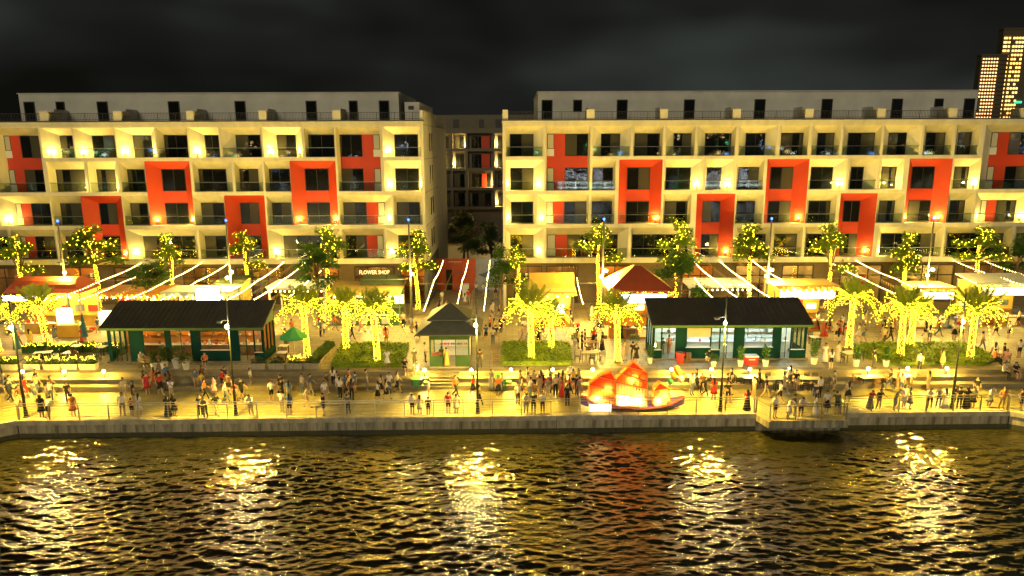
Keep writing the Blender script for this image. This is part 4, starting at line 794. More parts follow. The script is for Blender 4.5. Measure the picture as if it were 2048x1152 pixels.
# ------------------------------------------------------------------ food stalls
def stall(label, x0, x1, y0, y1, h, wall, roof, sign=None, globes=0, counter='yellow_wall', back=True, en=60, ecol=(1, .76, .18), rm='tent_red', signz=(0, 0), sx=None):
    T = thing('food_stall', label, 'stall', (0, 0, 0), 0, 'food stalls on the plaza'); rnd = random.Random(label)
    for x in (x0+.06, x1-.06):
        for y in (y0+.06, y1-.06): mb = MB(); mb.box(x-.05, x+.05, y-.05, y+.05, 0, h, 'metal'); mb.build('post', T)
    if counter: mb = MB(); mb.box(x0+.2, x1-.2, y0+.1, y0+.6, 0, .95, counter); mb.box(x0+.15, x1-.15, y0+.05, y0+.65, .95, 1.0, 'white_top'); mb.build('counter', T)
    if back: mb = MB(); mb.box(x0+.1, x1-.1, y1-.1, y1-.04, 0, h-.1, wall); mb.build('back_wall', T)
    if roof == 'barrel':
        n = 10; cy = (y0+y1)/2; V = []; F = []
        for i in range(n+1):
            a = math.pi*i/n; yy = cy-(y1-y0)/2*1.1*math.cos(a); zz = h+1.25*math.sin(a)
            V += [(x0-.2+.9*math.sin(a), yy, zz), (x1+.2-.9*math.sin(a), yy, zz)]
        for i in range(n): F.append((2*i, 2*i+1, 2*i+3, 2*i+2))
        F.append(tuple(range(0, 2*n+2, 2))); F.append(tuple(range(1, 2*n+2, 2))[::-1]); mb = MB(); mb.raw(V, F, rm); mb.build('roof', T)
    elif roof == 'hip':
        xm, ym = (x0+x1)/2, (y0+y1)/2; e = .25; z1 = h+1.85
        V = [(x0-e, y0-e, h), (x1+e, y0-e, h), (x1+e, y1+e, h), (x0-e, y1+e, h), (xm-.3, ym-.3, z1), (xm+.3, ym-.3, z1), (xm+.3, ym+.3, z1), (xm-.3, ym+.3, z1)]
        mb = MB(); mb.raw(V, [(0, 1, 5, 4)], rm); mb.raw(V, [(1, 2, 6, 5), (2, 3, 7, 6), (3, 0, 4, 7), (4, 5, 6, 7)], 'tent_yellow'); mb.build('roof', T)  # yellow light on the side slopes is put into their colour
        for a, b, c, d in ((x0-e, x1+e, y0-e-.02, y0-e), (x0-e, x1+e, y1+e, y1+e+.02), (x0-e-.02, x0-e, y0-e, y1+e), (x1+e, x1+e+.02, y0-e, y1+e)): mb = MB(); mb.box(a, b, c, d, h-.32, h, rm if c < y1 else 'tent_yellow'); mb.build('valance', T)
    else:
        dz = .35 if roof == 'mono' else 0
        mb = MB(); mb.raw([(x0-.2, y0-.4, h), (x1+.2, y0-.4, h), (x1+.2, y1+.1, h+dz), (x0-.2, y1+.1, h+dz), (x0-.2, y0-.4, h+.12), (x1+.2, y0-.4, h+.12), (x1+.2, y1+.1, h+dz+.12), (x0-.2, y1+.1, h+dz+.12)], [(3, 2, 1, 0), (4, 5, 6, 7), (0, 1, 5, 4), (1, 2, 6, 5), (2, 3, 7, 6), (3, 0, 4, 7)], rm); mb.build('roof', T)
        mb = MB(); mb.box(x0-.2, x1+.2, y0-.44, y0-.4, h-.25, h+.15, rm); mb.build('fascia', T)
    if sign:
        a, b = sx or (x0+.3, x1-.3); mb = MB(); mb.box(a, b, y0-.62, y0-.5, signz[0], signz[1], sign); mb.build('lit_sign', T); mb = MB(); mb.box(a-.05, b+.05, y0-.5, y0-.45, signz[0]-.05, signz[1]+.05, 'frame_dark'); mb.build('sign_frame', T)
    for k in range(globes):
        x = x0+.2+(x1-x0-.4)*(k+.5)/globes; mb = MB(); mb.ball((x, y0-.3, h-.28-.1*rnd.random()), .085, 'globe', 8, 5); mb.tube([(x, y0-.3, h), (x, y0-.3, h-.2)], .008, 'wire', 4); mb.build('hanging_bulb', T)
    for k in range(int((x1-x0)*4)):
        mb = MB(); s = rnd.uniform(.07, .17); mb.lathe([(.01, 0), (s, 0), (s*1.1, s*1.2), (.01, s*1.5)], rnd.choice(['cooler_red', 'orange_wall', 'pot_white', 'yellow_wall', 'leaf', 'wood', 'steel']), 7); mb.build('goods', T, (rnd.uniform(x0+.4, x1-.4), y0+rnd.uniform(.2, .5), 1.001 if counter else .01))
    fl = []
    for k in range(int((x1-x0)*11)):
        x = x0-.2+(x1-x0+.4)*rnd.random(); fl.append((x, y0-.47-.02*rnd.random(), h-.08-.55*rnd.random()**1.6*(.5+.5*math.sin(x*2.2)**2)))
    stuff(MB().octs(fl, .022, 'bulb').build('fairy_lights', T))
    if back:
        for k in range(int((x1-x0)/1.3)):
            x = x0+.4+k*1.3; mb = MB(); mb.box(x, x+.9, y1-.16, y1-.105, 1.5, 1.5+rnd.uniform(.5, .9), rnd.choice(['lit_amber', 'white_panel', 'led_warm', 'cooler_red', 'stall_white', 'hoard_dark'])); mb.build('menu_board', T)
        for z in (1.1, ): mb = MB(); mb.box(x0+.3, x1-.3, y1-.5, y1-.11, z, z+.04, 'wood'); mb.build('shelf', T)
    if counter:
        for k in range(int((x1-x0)/1.1)):
            x = x0+.35+k*1.1; mb = MB(); mb.box(x, x+.8, y0+.07, y0+.095, .15, .82, rnd.choice([counter, 'white_panel', 'tent_red', 'wood', 'lit_amber'])); mb.build('front_panel', T)
    for k in range(3):
        x = rnd.choice((x0-.5, x1+.15))+rnd.uniform(-.1, .2); mb = MB(); mb.box(-.22, .22, -.16, .16, 0, .28, rnd.choice(['wood', 'cooler_red', 'stall_white', 'umbrella_blue'])); mb.build('crate', T, (x, y0+rnd.uniform(0, 1.5), .004), rnd.uniform(0, 1))
    lamp(T, ((x0+x1)/2, y0+.9, h-.5), en*5, ecol, .2)
    return T
S1 = stall('food stall with red barrel roof and pink-white light strip, far left', -46.6, -39.9, 63.6, 66.6, 3.9, 'yellow_wall', 'barrel', 'led_pink', 6, signz=(3.3, 3.75), sx=(-46.6, -42.6), en=110)
mb = MB(); mb.box(-41.9, -40.4, 63.0, 63.08, .9, 2.6, 'led_warm'); mb.build('lit_menu', S1); mb = MB(); mb.box(-41.7, -39.6, 62.4, 63.0, .0, 1.1, 'yellow_wall'); mb.build('service_cart', S1)
S2 = stall('open canopy stall with hanging bulbs and white fridge, left', -39.3, -33.2, 65.2, 68.6, 3.5, 'orange_wall', 'flat', None, 9, en=120, rm='orange_wall')
mb = MB(); mb.box(-38.8, -37.5, 64.3, 64.9, .1, 1.9, 'led_warm'); mb.build('lit_fridge', S2)
S3 = stall('white stall with huge blazing screen behind left pavilion', -31.0, -25.3, 61.6, 64.2, 4.3, 'stall_white', 'flat', None, 10, counter='stall_white', en=60, rm='stall_white')
mb = MB(); mb.box(-28.0, -25.9, 61.05, 61.13, 3.1, 4.75, 'led_white'); sc_ = mb.build('screen', S3); mb = MB(); mb.box(-28.1, -25.8, 61.13, 61.2, 0, 4.85, 'frame_dark'); mb.build('screen_frame', S3)
S3b = stall('small stall with dark sloped awning behind the white screen', -28.6, -26.2, 67, 69.4, 4.0, 'yellow_wall', 'mono', rm='awning', en=40)
S4 = stall('flower stall under hanging bulbs and dark green awnings', -17.4, -10.8, 66.2, 69.4, 3.3, 'green_light', 'mono', None, 14, counter='green_light', en=130, rm='tent_yellow')
for a, b in ((-14.7, -12.5), (-12.3, -10.7)): mb = MB(); mb.raw([(a, 68.9, 4.55), (b, 68.9, 4.55), (b+.2, 67.6, 3.85), (a-.2, 67.6, 3.85), (a, 68.9, 4.47), (b, 68.9, 4.47), (b+.2, 67.6, 3.77), (a-.2, 67.6, 3.77)], [(0, 3, 2, 1), (4, 5, 6, 7), (3, 7, 6, 2), (0, 4, 7, 3), (1, 2, 6, 5), (0, 1, 5, 4)], 'awning'); mb.build('awning', S4)
S5 = stall('tall yellow boxy stall with white lit counter', 1.7, 5.9, 65.4, 68.2, 3.4, 'yellow_wall', 'mono', 'led_white', 4, signz=(1.5, 2.3), sx=(3.6, 4.9), en=90, rm='tent_yellow')
mb = MB(); mb.box(1.65, 5.95, 66.2, 66.4, 3.6, 5.15, 'yellow_wall'); mb.build('sign_board', S5)
S6 = stall('red hip-roofed tent with long white lit sign', 8.8, 14.1, 61.2, 66.2, 4.45, 'orange_wall', 'hip', 'led_white', 0, counter='orange_wall', signz=(3.45, 4.2), sx=(9.5, 13.6), en=130)
mb = MB(); mb.box(8.6, 9.35, 60.85, 60.95, 0.2, 4.1, 'orange_wall'); mb.box(13.75, 14.3, 60.85, 60.95, .2, 4.1, 'orange_wall'); mb.build('side_panel', S6)
S7 = stall('blazing yellow stall with lit window strip, right of right pavilion', 24.2, 29.8, 63.6, 66.6, 4.3, 'yellow_wall', 'flat', 'led_warm', 9, signz=(3.25, 3.9), en=150, rm='tent_yellow')
S8 = stall('glowing stall between the right-hand palms', 37.8, 41.2, 64.4, 67.2, 3.9, 'yellow_wall', 'flat', 'led_warm', 6, signz=(3.0, 3.6), en=120, rm='tent_yellow')
S9 = stall('bright white-fronted stall at the right edge', 43.6, 49.4, 65.0, 67.8, 4.2, 'yellow_wall', 'mono', 'led_warm', 8, signz=(3.2, 3.9), en=150, rm='stall_white')
# slatted pergolas
for lb, xa, xb in (('white slatted pergola with bulbs behind the left lawn palms', -23.5, -18.2), ('white slatted pergola behind right pavilion', 17.2, 23.0)):
    T = thing('pergola', lb, 'pergola')
    for x in (xa, xb):
        for y in (66.8, 70.2): mb = MB(); mb.box(x-.07, x+.07, y-.07, y+.07, 0, 3.5, 'white_panel'); mb.build('post', T)
    for y in (66.8, 70.2): mb = MB(); mb.box(xa-.2, xb+.2, y-.05, y+.05, 3.5, 3.68, 'white_panel'); mb.build('beam', T)
    n = 9
    for i in range(n): y = 66.6+3.8*i/(n-1); mb = MB(); mb.box(xa-.3, xb+.3, y-.04, y+.04, 3.69, 3.80, 'white_panel'); mb.build('slat', T)
    for i in range(12): x = xa+(xb-xa)*(i+.5)/12; mb = MB(); mb.ball((x, 66.7, 3.32), .07, 'globe', 8, 5); mb.build('hanging_bulb', T)
# ------------------------------------------------------------------ hoarding across the alley
H_ = thing('hoarding', 'painted site hoarding in red and grey-blue closing the alley', 'hoarding', (0, 83, 0))
for i, (a, b, m) in enumerate(((-9.0, -7.9, 'hoard_red'), (-5.75, -4.3, 'hoard_red'), (-7.15, -5.75, 'hoard_red'), (-4.3, -2.6, 'hoard_blue'), (-2.6, -.95, 'hoard_blue'))): mb = MB(); mb.box(a+.01, b-.01, 0, .08, 0, 3.85, m); mb.build('panel', H_)
mb = MB(); mb.box(-7.9, -7.16, .001, .08, 2.5, 3.85, 'hoard_red'); mb.box(-7.9, -7.16, .3, .36, 0, 2.5, 'black'); mb.build('doorway', H_)
mb = MB(); mb.raw([(-4.1, -.012, 1.9), (-2.1, -.012, 2.45), (-2.9, -.012, 2.1), (-3.2, -.012, 1.5)], [(0, 3, 2, 1)], 'hoard_dark'); mb.raw([(-3.1, -.014, 2.5), (-2.4, -.014, 2.8), (-2.6, -.014, 2.4)], [(0, 2, 1)], 'white_panel'); mb.build('painted_mark', H_)
for tx, x, z, s in (('OCEA', -6.5, 2.1, .42), ('STREET FOOD', -6.6, 3.35, .26)):
    if tx == 'OCEA': o = link('lettering', text_mesh(tx, s, 'hoard_dark', .005), H_, (x, -.02, z)); o.rotation_euler = (R(90), 0, 0)
mb = MB(); mb.box(-7.6, -6.0, -.012, -.002, 3.42, 3.5, 'white_panel'); mb.build('painted_line', H_)
T = thing('sign_panel', 'upright white notice panel at the alley mouth', 'sign', (-5.3, 79, 0)); mb = MB(); mb.box(-.38, .38, -.05, .05, 0, 1.6, 'white_panel'); mb.build('panel', T); mb = MB(); mb.box(-.45, .45, -.2, .2, 0, .12, 'stall_white'); mb.build('foot', T)
# ------------------------------------------------------------------ lantern boat
def fabric(name, col):
    m = bpy.data.materials.new(name); m.use_nodes = True; t = m.node_tree; t.nodes.clear(); MATS[name] = m
    d = t.nodes.new('ShaderNodeBsdfDiffuse'); d.inputs[0].default_value = (*col, 1); tr = t.nodes.new('ShaderNodeBsdfTranslucent'); tr.inputs[0].default_value = (*col, 1)
    x = t.nodes.new('ShaderNodeMixShader'); x.inputs[0].default_value = .6; o = t.nodes.new('ShaderNodeOutputMaterial'); t.links.new(d.outputs[0], x.inputs[1]); t.links.new(tr.outputs[0], x.inputs[2]); t.links.new(x.outputs[0], o.inputs[0])
fabric('sail_red', (.92, .06, .012)); fabric('sail_orange', (.92, .15, .02)); fabric('sail_cream', (.9, .45, .13)); fabric('sail_pale', (.9, .72, .42))
BT = thing('lantern_boat', 'illuminated sailing junk lantern with three red and yellow sails', 'lantern boat', (0, 46.55, 0))
NS = 22; V = []; F = []
for i in range(NS+1):
    t = i/NS; x = 4.78+7.2*t; u = 2*t-1
    sh = -.66+.62*abs(u)**2.6+(.06 if u < 0 else 0); wd = .82*(1-abs(u)**3.2*.92); bt = -.86+.50*max(0, abs(u)-.72)**1.4*3.2
    V += [(x, -wd, sh), (x, -wd*.72, (sh+bt)/2-.05), (x, -wd*.35, bt), (x, wd*.35, bt), (x, wd*.72, (sh+bt)/2-.05), (x, wd, sh), (x, wd-.06, sh-.05), (x, -wd+.06, sh-.05)]
for i in range(NS):
    for j in range(8): F.append((i*8+j, i*8+(j+1) % 8, (i+1)*8+(j+1) % 8, (i+1)*8+j))
mb = MB(); mb.raw(V, F, 'hull'); mb.build('hull', BT)
for s in (0, 5): mb = MB(); mb.tube([V[i*8+s] for i in range(NS+1)], .055, 'hull_rim', 6); mb.build('gunwale', BT)
for x in (6.2, 7.6, 9.2, 10.6): mb = MB(); mb.box(x-.12, x+.12, -.55, .55, -.9, -.80, 'wood'); mb.build('cradle', BT)
mb = MB(); mb.box(5.25, 6.75, -.93, -.86, -.78, -.28, 'led_warm'); mb.build('lit_sign', BT)
def sail(poly, bands, lights, en, motifs=()):
    """poly: outline in x-z; bands: list of (z at left, z at right, material) from the top; two fabric sheets on a frame with lamps inside"""
    xs = [p[0] for p in poly]; xa, xb = min(xs), max(xs)
    def clip(P, f):
        R_ = []
        for i in range(len(P)):
            a, b = P[i], P[(i+1) % len(P)]; fa, fb = f(a), f(b)
            if fa >= 0: R_.append(a)
            if fa*fb < 0: k = fa/(fa-fb); R_.append((a[0]+(b[0]-a[0])*k, a[1]+(b[1]-a[1])*k))
        return R_
    S_ = link('sail', None, BT)
    top = (99, 99)
    for (zl, zr, m) in bands:
        zb_ = lambda x, l_=zl, r_=zr: l_+(r_-l_)*(x-xa)/(xb-xa); zt_ = lambda x, q=top: q[0]+(q[1]-q[0])*(x-xa)/(xb-xa)
        P = clip(clip(poly, lambda p: p[1]-zb_(p[0])), lambda p: zt_(p[0])-p[1])
        if len(P) > 2:
            mb = MB(); mb.poly([(x, -.32, z) for x, z in P], m); mb.poly([(x, .32, z) for x, z in P][::-1], m); mb.build('sail_panel', S_)
            if zl > -5: mb = MB(); mb.tube([(max(xa, min(x for x, z in P)), -.34, zb_(max(xa, min(x for x, z in P)))), (max(x for x, z in P), -.34, zb_(max(x for x, z in P)))], .022, 'frame_dark', 5); mb.tube([(xa, -.345, zb_(xa)-.07), (xb, -.345, zb_(xb)-.07)], .03, 'yellow_wall', 5); mb.build('batten', S_)
        top = (zl, zr)
    for i in range(len(poly)):
        a, b = poly[i], poly[(i+1) % len(poly)]; mb = MB(); mb.raw([(a[0], -.32, a[1]), (b[0], -.32, b[1]), (b[0], .32, b[1]), (a[0], .32, a[1])], [(0, 1, 2, 3)], 'sail_orange'); mb.build('edge_cloth', S_)
        mb = MB(); mb.tube([(a[0], -.33, a[1]), (b[0], -.33, b[1])], .035, 'yellow_wall', 5); mb.build('frame_bar', S_)
    xx = xa+.2
    while xx < xb-.1:
        zs_ = []
        for i in range(len(poly)):
            a, b = poly[i], poly[(i+1) % len(poly)]
            if (a[0]-xx)*(b[0]-xx) < 0: zs_.append(a[1]+(b[1]-a[1])*(xx-a[0])/(b[0]-a[0]))
        if len(zs_) == 2: mb = MB(); mb.box(xx-.012, xx+.012, -.331, -.323, min(zs_), max(zs_), 'sail_red'); mb.build('pleat', S_)
        xx += .21
    for (x, z) in lights: mb = MB(); mb.ball((x, 0, z), .09, 'globe', 8, 5); b_ = mb.build('lamp', S_); lamp(b_, (x, -.15, z+.05), en, (1, .70, .28), .08)
    for (cx, cz, n, r0, r1, m) in motifs:
        mb = MB()
        for k in range(n):
            a = 2*math.pi*k/n; d = Vector((math.cos(a), 0, math.sin(a))); s_ = Vector((-d.z, 0, d.x)); c = Vector((cx, -.327, cz)); P = [c+d*r0, c+d*(r0+r1)/2+s_*.07, c+d*r1, c+d*(r0+r1)/2-s_*.07]
            P = [p for p in P]
            if all(clip([(p.x, p.z)], lambda q: 1) for p in P) and min(p.x for p in P) > xa+.05 and max(p.x for p in P) < xb-.05: mb.poly(P, m)
        if mb.f: mb.build('motif', S_)
sail([(5.24, -.42), (5.34, 1.04), (6.2, 1.66), (6.82, 1.8), (7.04, 1.33), (7.06, -.55)], [(1.78, 1.30, 'sail_red'), (.98, .55, 'sail_red'), (.2, 0, 'sail_orange'), (-9, -9, 'sail_cream')], [(5.9, -.05), (6.6, .6)], 170)
sail([(7.16, -.62), (7.1, 1.26), (8.29, 2.55), (9.28, 1.72), (9.34, -.72)], [(2.5, 1.9, 'sail_red'), (1.95, 1.15, 'sail_orange'), (1.12, .62, 'sail_orange'), (.30, .02, 'sail_cream'), (-9, -9, 'sail_pale')], [(7.7, -.2), (8.6, -.2), (8.3, 1.2)], 200, [(9.0, 1.45, 12, .16, .38, 'sail_red'), (8.75, .95, 12, .2, .5, 'sail_red'), (8.0, 1.75, 9, .1, .3, 'sail_red')])
sail([(9.80, -.70), (9.77, .52), (10.17, 1.03), (10.78, .7), (11.0, -.45)], [(.50, .75, 'sail_red'), (.1, .25, 'sail_orange'), (-9, -9, 'sail_cream')], [(10.1, -.3), (10.5, .2)], 130)
T = thing('balloon_bunch', 'bunch of yellow and green balloons behind the boat stern', 'balloons', (11.5, 47.6, ZP))
for k, (dx, z, m) in enumerate(((-.1, 2.0, 'yellow_wall'), (.25, 2.25, 'yellow_wall'), (-.3, 1.6, 'umbrella_green'), (.45, 1.75, 'white_top'), (.1, 2.5, 'yellow_wall'))): mb = MB(); mb.ball((dx, 0, z), .22, m, 10, 7, 1.2); mb.tube([(dx, 0, z-.26), (0, 0, .9)], .006, 'wire', 4); mb.build('balloon', T)
# ------------------------------------------------------------------ lawns and clipped hedges
def hedge_bed(label, pts, h, n, cat='lawn', m='lawn', grp=None):
    T = thing('ground_cover_bed', label, cat); P = np.array(pts); c = P.mean(0)
    mb = MB(); k = len(pts); mb.raw([(x, y, .0) for x, y in pts]+[(x, y, h-.08) for x, y in pts], [tuple(range(k, 2*k))]+[(i, (i+1) % k, k+(i+1) % k, k+i) for i in range(k)], m); mb.build('foliage_core', T)
    rnd = random.Random(label); lf = MB(); x0, y0 = P.min(0); x1, y1 = P.max(0)
    def inside(x, y):
        r = False
        for i in range(k):
            xa, ya = pts[i]; xb, yb = pts[(i+1) % k]
            if (ya > y) != (yb > y) and x < (xb-xa)*(y-ya)/(yb-ya)+xa: r = not r
        return r
    def leaf(c, up=1):
        a = rnd.uniform(0, 6.28); d = Vector((math.cos(a), math.sin(a), rnd.uniform(.0, .9))).normalized(); s = d.cross(Vector((rnd.uniform(-.5, .5), rnd.uniform(-.5, .5), 1))).normalized(); L = rnd.uniform(.09, .21); w_ = L*.35
        lf.poly([c-d*L*.4, c+s*w_, c+d*L, c-s*w_], m if rnd.random() < .7 else 'shrub')
    cnt = 0
    while cnt < n:
        x, y = rnd.uniform(x0, x1), rnd.uniform(y0, y1)
        if inside(x, y): cnt += 1; leaf(Vector((x, y, h-.08+.07*math.sin(x*1.7)*math.sin(y*2.1)+.04*math.sin(x*5+y*3)+rnd.uniform(-.02, .07))))
    for i in range(k):
        a, b = Vector((*pts[i], 0)), Vector((*pts[(i+1) % k], 0)); L = (b-a).length
        for j in range(int(L*60*h)): p = a.lerp(b, rnd.random()); leaf(Vector((p.x+rnd.uniform(-.05, .05), p.y+rnd.uniform(-.05, .05), rnd.uniform(.03, h))))
    stuff(lf.build('leaves', T)); return T
hedge_bed('bright green planted bed under the palms left of the kiosk', [(-14.2, 53.15), (-8.6, 53.15), (-9.0, 59.0), (-14.8, 59.0)], .42, 6500, 'planting bed')
hedge_bed('bright green planted bed under the palms right of the kiosk', [(-.8, 53.4), (4.7, 53.4), (4.9, 59.0), (-.8, 59.0)], .48, 5200, 'planting bed')
hedge_bed('large bright green lawn bed under the right-hand palms', [(29.6, 53.2), (37.4, 53.2), (39.2, 54.6), (39.2, 58.9), (30.2, 58.9), (28.4, 56.5)], .32, 6500, 'planting bed')
hedge_bed('green planted strip at the far left edge', [(-42.5, 53.2), (-40.2, 53.2), (-40.2, 55.2), (-43.5, 55.2)], .4, 1200, 'planting bed')
hedge_bed('long low hedge with tiny lights behind the left terrace tables', [(-41.5, 57.4), (-33.2, 57.6), (-33.2, 58.2), (-41.5, 58.0)], .7, 1300, 'hedge', 'shrub')
hedge_bed('low hedge beside the walkway left of the palm bed', [(-16.3, 53.3), (-15.7, 53.3), (-15.3, 58.6), (-16.1, 58.6)], .6, 900, 'hedge', 'shrub')
mb = MB(); mb.box(-15.45, -14.9, 52.75, 59, .004, .09, 'yellow_wall') if 0 else mb.box(-15.5, -15.3, 52.75, 59, .004, .18, 'coping'); tag(mb.build('garden_kerb'), 'pale kerb beside the left planted bed', 'kerb')
rh = random.Random(31); stuff(tag(MB().octs([(rh.uniform(-41.4, -33.3), rh.uniform(57.3, 58.2), .6+rh.uniform(0, .15)) for _ in range(150)], .02, 'bulb').build('fairy_lights'), 'tiny lights scattered over the low hedge on the left terrace', 'fairy lights'))
# planters with shrubs, pots
def shrub_leaves(rnd, w, d, h, n, m='shrub', blades=False, lights=0):
    lf = MB()
    for i in range(n):
        a = rnd.uniform(0, 6.28); q = math.sqrt(rnd.random()); c = Vector((w*q*math.cos(a), d*q*math.sin(a), h*rnd.random()**.7*(1-.35*q)))
        if blades: dv = Vector((math.cos(a)*.6, math.sin(a)*.6, rnd.uniform(.2, 1.1))).normalized(); L = rnd.uniform(.25, .5); wd = .035; c = Vector((c.x*.25, c.y*.25, c.z))
        else: dv = Vector((math.cos(a+rnd.uniform(-1, 1)), math.sin(a+rnd.uniform(-1, 1)), rnd.uniform(-.3, .8))).normalized(); L = rnd.uniform(.08, .17); wd = L*.35
        s = dv.cross(Vector((rnd.uniform(-.4, .4), rnd.uniform(-.4, .4), 1))).normalized()
        lf.poly([c, c+dv*L*.5+s*wd, c+dv*L, c+dv*L*.5-s*wd], m)
    return lf.mesh('leaves')
rs = random.Random(9)
SHR = [shrub_leaves(rs, .55, .28, .55, 300) for _ in range(2)]; BLD = [shrub_leaves(rs, .35, .35, 1.2, 150, 'shrub', True) for _ in range(2)]; BALL = shrub_leaves(rs, .42, .42, .8, 330)
tw = MB().octs([(rs.uniform(-.55, .55), rs.uniform(-.28, .28), .35+rs.uniform(0, .25)) for _ in range(16)], .025, 'bulb').mesh('fairy_lights')
pbox = MB(); pbox.raw([(-.58, -.28, 0), (.58, -.28, 0), (.58, .28, 0), (-.58, .28, 0), (-.64, -.32, .5), (.64, -.32, .5), (.64, .32, .5), (-.64, .32, .5)], [(0, 1, 5, 4), (1, 2, 6, 5), (2, 3, 7, 6), (3, 0, 4, 7), (3, 2, 1, 0)], 'planter'); pbox.poly([(-.6, -.29, .45), (.6, -.29, .45), (.6, .29, .45), (-.6, .29, .45)], 'soil'); pbox = pbox.mesh('box')
for i, (x, nm) in enumerate(((-39.26, 'leftmost on the left terrace'), (-37.5, 'second on the left terrace'), (-36.0, 'third on the left terrace'), (-34.6, 'fourth on the left terrace'), (-33.2, 'next to the left pavilion corner'), (-19.9, 'at right corner of left pavilion'), (-18.4, 'left one below the green parasol'), (-17.0, 'right one below the green parasol'), (-15.7, 'beside the lawn walkway'))):
    T = thing('planter_box', 'low tapered planter with leafy shrub, '+nm, 'planter', (x, 52.98, .006), 0, 'planters along the terrace edge'); link('box', pbox, T); stuff(link('shrub', SHR[i % 2], T, (0, 0, .42), math.pi*(i % 2)))
    if i < 5 or i == 7: stuff(link('fairy_lights', tw, T, (0, 0, .45)))
pot = MB(); pot.lathe([(.16, 0), (.17, .02), (.25, .5), (.21, .5), (.2, .42), (.01, .42)], 'pot_white', 12); pot = pot.mesh('pot')
for i, (x, y, nm, k, s) in enumerate(((-28.0, 52.75, 'white pot with upright plant, left one before left pavilion', 0, 1.0), (-27.2, 52.8, 'white pot with upright plant, middle before left pavilion', 0, 1.2), (-25.5, 52.8, 'white pot with bushy plant, right one before left pavilion', 1, 1.15), (-26.4, 53.2, 'large green shrub in white trough before left pavilion', 1, 1.5),
      (15.83, 53.1, 'potted round shrub before the blind window of right pavilion', 1, .9), (17.94, 53.1, 'tall potted plant left of the red cooler', 0, 1.0), (19.9, 53.1, 'tall potted plant right of the red cooler', 0, 1.05), (23.92, 53.6, 'potted dracaena at right corner of right pavilion', 0, 1.15), (26.97, 53.0, 'potted spiky plant beside the terrace chairs', 0, 1.1), (29.3, 52.95, 'potted spiky plant at the right bed corner', 0, 1.0),
      (5.5, 59.2, 'round clipped shrub in pot left of the dark-dressed group', 1, .95), (10.6, 58.9, 'round clipped shrub in pot left of right pavilion', 1, .95), (11.0, 54.0, 'leafy potted plant by left door of right pavilion', 0, .95), (25.6, 57.4, 'small potted plant behind right pavilion corner', 1, .8), (-33.0, 53.6, 'dark potted plant at left pavilion front corner', 1, .9))):
    T = thing('potted_plant', nm, 'plant', (x, y, .006), 0, 'potted plants on the terrace'); o = link('pot', pot, T, (0, 0, 0)); o.scale = (s, s, s); stuff(link('foliage', BLD[i % 2] if k == 0 else BALL, T, (0, 0, .42*s), i*1.3, (s, s, s)))
# ------------------------------------------------------------------ parasols, tables, chairs, bins
T = thing('parasol', 'open green parasol beside left pavilion', 'parasol', (-17.56, 54.75, 0)); mb = MB(); n = 8
for k in range(n): a, b = 2*math.pi*k/n, 2*math.pi*(k+1)/n; q = MB(); r = 1.12; q.raw([(0, 0, 2.95), (r*math.cos(a), r*math.sin(a), 2.15), (r*math.cos(b), r*math.sin(b), 2.15), (.98*r*math.cos((a+b)/2), .98*r*math.sin((a+b)/2), 2.10), (r*math.cos(b), r*math.sin(b), 2.0), (r*math.cos(a), r*math.sin(a), 2.0)], [(0, 1, 3), (0, 3, 2), (1, 5, 3), (3, 4, 2), (5, 4, 3)], 'umbrella_green'); q.build('canopy_panel', T)
mb.tube([(0, 0, 0), (0, 0, 2.9)], .03, 'pot_white', 6); mb.build('pole', T); mb = MB(); mb.box(-.35, .35, -.35, .35, 0, .07, 'pot_white'); mb.build('base', T)
for x, y, nm in ((-37.15, 59.2, 'closed blue parasol behind the left terrace tables'), (-40.4, 55.4, 'closed blue parasol at the left edge by the promenade lamp')):
    T = thing('parasol', nm, 'parasol', (x, y, 0)); mb = MB(); mb.lathe([(.04, 3.0), (.10, 2.8), (.16, 2.0), (.24, 1.25), (.30, .95), (.10, .98)], 'umbrella_blue', 8); mb.build('folded_canopy', T); mb = MB(); mb.tube([(0, 0, 0), (0, 0, 3.05)], .03, 'metal', 6); mb.build('pole', T); mb = MB(); mb.box(-.3, .3, -.3, .3, 0, .08, 'planter'); mb.build('base', T)
def tbl_mesh(w, d, m):
    t_ = MB(); t_.box(-w/2, w/2, -d/2, d/2, .71, .75, m); tm = t_.mesh('table_top'); l_ = MB(); l_.box(-.025, .025, -.025, .025, 0, .71, 'frame_dark'); return tm, l_.mesh('leg')
TB = {k: tbl_mesh(*k) for k in ((.75, .75, 'white_top'), (1.5, .8, 'wood'), (1.3, .75, 'white_top'), (1.7, .8, 'cloth_table'), (.8, .8, 'chair_green'))}
def table(nm, x, y, z, kind, rz=0):
    T = thing('table', nm, 'table', (x, y, z), rz, 'tables on terrace and promenade'); tm, lm = TB[kind]; link('table_top', tm, T); w, d, _ = kind
    for sx in (-1, 1):
        for sy in (-1, 1): link('leg', lm, T, (sx*(w/2-.06), sy*(d/2-.06), 0))
def chair_parts(m):
    a = MB(); a.box(-.21, .21, -.21, .21, .43, .47, m); b = MB()
    for k in range(3): b.box(-.19, .19, .19, .215, .55+.13*k, .63+.13*k, m)
    b.box(-.21, -.19, .185, .22, .47, .9, m); b.box(.19, .21, .185, .22, .47, .9, m); c_ = MB(); c_.box(-.017, .017, -.017, .017, 0, .43, m); return a.mesh('seat'), b.mesh('backrest'), c_.mesh('leg')
CH = {m: chair_parts(m) for m in ('chair_dark', 'chair_green', 'chair_white', 'wood')}
CHAIRS = []
def chair(x, y, z, rz, m='chair_dark'): CHAIRS.append((x, y, z, rz, m))
